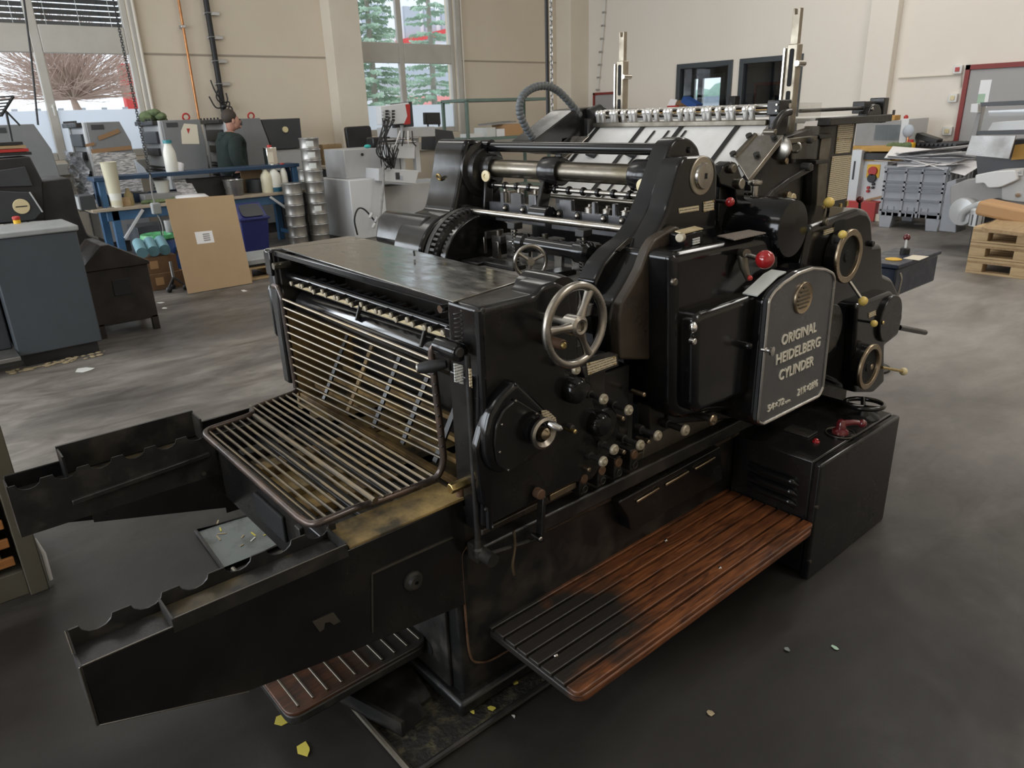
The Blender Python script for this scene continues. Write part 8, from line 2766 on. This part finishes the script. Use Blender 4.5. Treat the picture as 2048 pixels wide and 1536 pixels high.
tag(wp.build('waste_paper', 'paper', origin=(XBN+0.4, (y0+y1)/2, zt-0.15)), 'loose white waste sheets heaped in the grey plastic bin', 'paper', kind='stuff')

# folding machine at the right edge
XF = 8.9
FM = thing('folding_machine', (XF+0.6, 2.6, 0), 'grey folding machine with clear hood at the right picture edge', 'machine')
spx('machine_leg', [(1893, 365), (1912, 358), (1912, 466), (1877, 462)], XF+0.3, XF+0.6, 'bin_grey', FM, bevel=0.01)
spx('machine_body', [(1900, 372), (1935, 358), (2090, 352), (2090, 420), (2000, 402), (1900, 412)], XF, XF+0.9, 'fold_grey', FM, r=0.03, bevel=0.01)
spx('side_plate', [(2003, 352), (2048, 340), (2100, 335), (2100, 410), (2003, 400)], XF-0.05, XF, 'machine_white', FM, bevel=0.006)
spx('white_cover', [(1950, 350), (1985, 343), (2030, 340), (2035, 360), (2000, 375), (1975, 376), (1968, 366), (1950, 368)], XF-0.12, XF+0.3, 'machine_pale', FM, r=0.02, bevel=0.01)
spx('slant_frame', [(1938, 282), (1958, 212), (1966, 210), (1948, 290)], XF+0.2, XF+0.3, 'fold_grey', FM, bevel=0.005)
spx('clear_hood', [(1965, 222), (2100, 216), (2100, 265), (1955, 268)], XF+0.15, XF+0.156, 'glass', FM)
spx('hood_rail', [(1955, 262), (2100, 258), (2100, 268), (1953, 270)], XF+0.12, XF+0.18, 'unit_dark', FM, bevel=0.003)
spx('top_rail', [(1960, 205), (2100, 198), (2100, 208), (1962, 213)], XF+0.1, XF+0.18, 'unit_dark', FM, bevel=0.003)
spx('steel_flap', [(1943, 271), (2032, 271), (2018, 318), (1930, 310)], XF-0.02, XF, 'steel_sheet', FM, bevel=0.003)
spx('left_head', [(1942, 208), (1956, 207), (1955, 226), (1940, 225)], XF+0.1, XF+0.25, 'machine_pale', FM, bevel=0.005)
spx('rear_body', [(1950, 285), (2100, 275), (2100, 352), (1955, 350)], XF+0.35, XF+0.9, 'unit_dark', FM)
spx('ochre_inset', [(2030, 290), (2100, 282), (2100, 315), (2022, 320)], XF+0.25, XF+0.32, 'ochre_panel', FM)
spx('white_stack', [(1985, 245), (2100, 238), (2100, 258), (1975, 262)], XF+0.4, XF+0.7, 'paper', FM)
spx('lower_housing', [(1905, 402), (2100, 405), (2100, 440), (1915, 440)], XF+0.2, XF+0.8, 'unit_black', FM)
c = W(1921, 424, X=XF-0.1)
fn = G().lathe((XF-0.12, c.y, c.z), (1, -0.3, 0), [(0.03, 0), (0.14, 0.02), (0.15, 0.06), (0.14, 0.14), (0.05, 0.16)], 26).build('blower', 'silver_plastic', FM)
c = W(1955, 432, X=XF-0.2)
G().lathe((XF-0.2, c.y, c.z), (0, 0, 1), [(0.07, -0.10), (0.07, 0.06), (0.05, 0.08)], 18).build('air_filter', 'silver_plastic', FM)
for k in range(9):
    a = 2*math.pi*k/9
    G().box(XF-0.2+0.066*math.cos(a)-0.006, XF-0.2+0.066*math.cos(a)+0.006, c.y+0.066*math.sin(a)-0.006, c.y+0.066*math.sin(a)+0.006, c.z-0.09, c.z+0.02).build('filter_slot', 'unit_black', FM)
G().tube(catmull([(XF-0.12, W(1932, 430, X=XF).y, W(1932, 438, X=XF).z), (XF-0.15, W(1940, 420, X=XF).y, W(1940, 420, X=XF).z), (XF-0.2, c.y, c.z+0.12), (XF-0.2, c.y-0.02, c.z+0.1)], 6), 0.035, 10).build('filter_elbow', 'silver_plastic', FM)
c = W(1992, 408, X=XF-0.1)
G().lathe((XF-0.12, c.y, c.z), (1, 0, 0), [(0.05, 0), (0.06, 0.02), (0.06, 0.05)], 20).build('gauge', 'unit_dark', FM)
G().cyl((XF-0.125, c.y, c.z), (XF-0.12, c.y, c.z), 0.045, n=20).build('gauge_face', 'out_grey', FM)
G().tube(catmull([(XF-0.1, W(2040, 405, X=XF).y, W(2040, 405, X=XF).z), (XF-0.12, W(2034, 425, X=XF).y, W(2034, 428, X=XF).z), (XF-0.1, W(2015, 440, X=XF).y, W(2015, 442, X=XF).z)], 6), 0.03, 10).build('drive_arm', 'unit_dark', FM)
c = W(2036, 390, X=XF-0.06)
G().cyl((XF-0.07, c.y, c.z), (XF-0.05, c.y, c.z), 0.025, n=6).build('plate_bolt', 'chrome', FM)
G().tube([W(2018, 350, X=XF-0.06), W(2045, 350, X=XF-0.06), W(2045, 338, X=XF-0.06)], 0.012, 8).build('plate_handle', 'silver_plastic', FM)
G().box(XF+0.3, XF+0.8, 2.0, 2.9, 0, W(1950, 438, X=XF+0.3).z).build('machine_base', 'unit_black', FM)

# pallets under it
XP = 7.93
y1, y0 = 2.49, 1.60
zt = W(1945, 452, X=XP).z
hgt = zt/3
for k in range(3):
    z = hgt*k
    PL = thing('wooden_pallet', (XP+0.4, 2.05, z), ('lowest', 'middle', 'topmost')[k]+' pale wooden pallet of the stack at the right edge', 'pallet', 'stacked pallets at the right edge')
    for y in (y0, (y0+y1)/2-0.07, y1-0.14):
        G().box(XP, XP+0.14, y, y+0.14, z+0.02, z+hgt-0.05).build('pallet_block', 'wood_pale', PL, bevel=0.004)
        G().box(XP+0.6, XP+0.74, y, y+0.14, z+0.02, z+hgt-0.05).build('pallet_block', 'wood_pale', PL, bevel=0.004)
    G().box(XP, XP+0.10, y0, y1, z, z+0.02).build('bottom_board', 'wood_pale', PL, bevel=0.002)
    G().box(XP, XP+0.74, y0, y1, z+hgt-0.05, z+hgt-0.03).build('deck_bearer', 'wood_pallet', PL, bevel=0.002)
    for j in range(6):
        x = XP+0.125*j
        G().box(x, x+0.11, y0, y1, z+hgt-0.03, z+hgt-0.004).build('deck_board', 'wood_pale', PL, bevel=0.003)
q = rnd([W(u, v, Z=zt+0.01) for u, v in ((1958, 462), (1990, 446), (2060, 440), (2060, 475))], 0.1)
tag(G().prism(q, (0, 0, 0.03)).build('jute_sack', 'wood_pallet', origin=q[0]), 'tan flat sack on the stacked pallets', 'sack')
c = W(2020, 432, X=XP+0.35)
tag(G().obox((XP+0.40, c.y, zt+0.10), 0.15, 0.28, 0.07, Matrix.Rotation(0.15, 3, 'X')).build('tan_bag', 'box_tan', origin=(XP+0.4, c.y, zt), bevel=0.03), 'tan bag standing on the stacked pallets', 'bag')
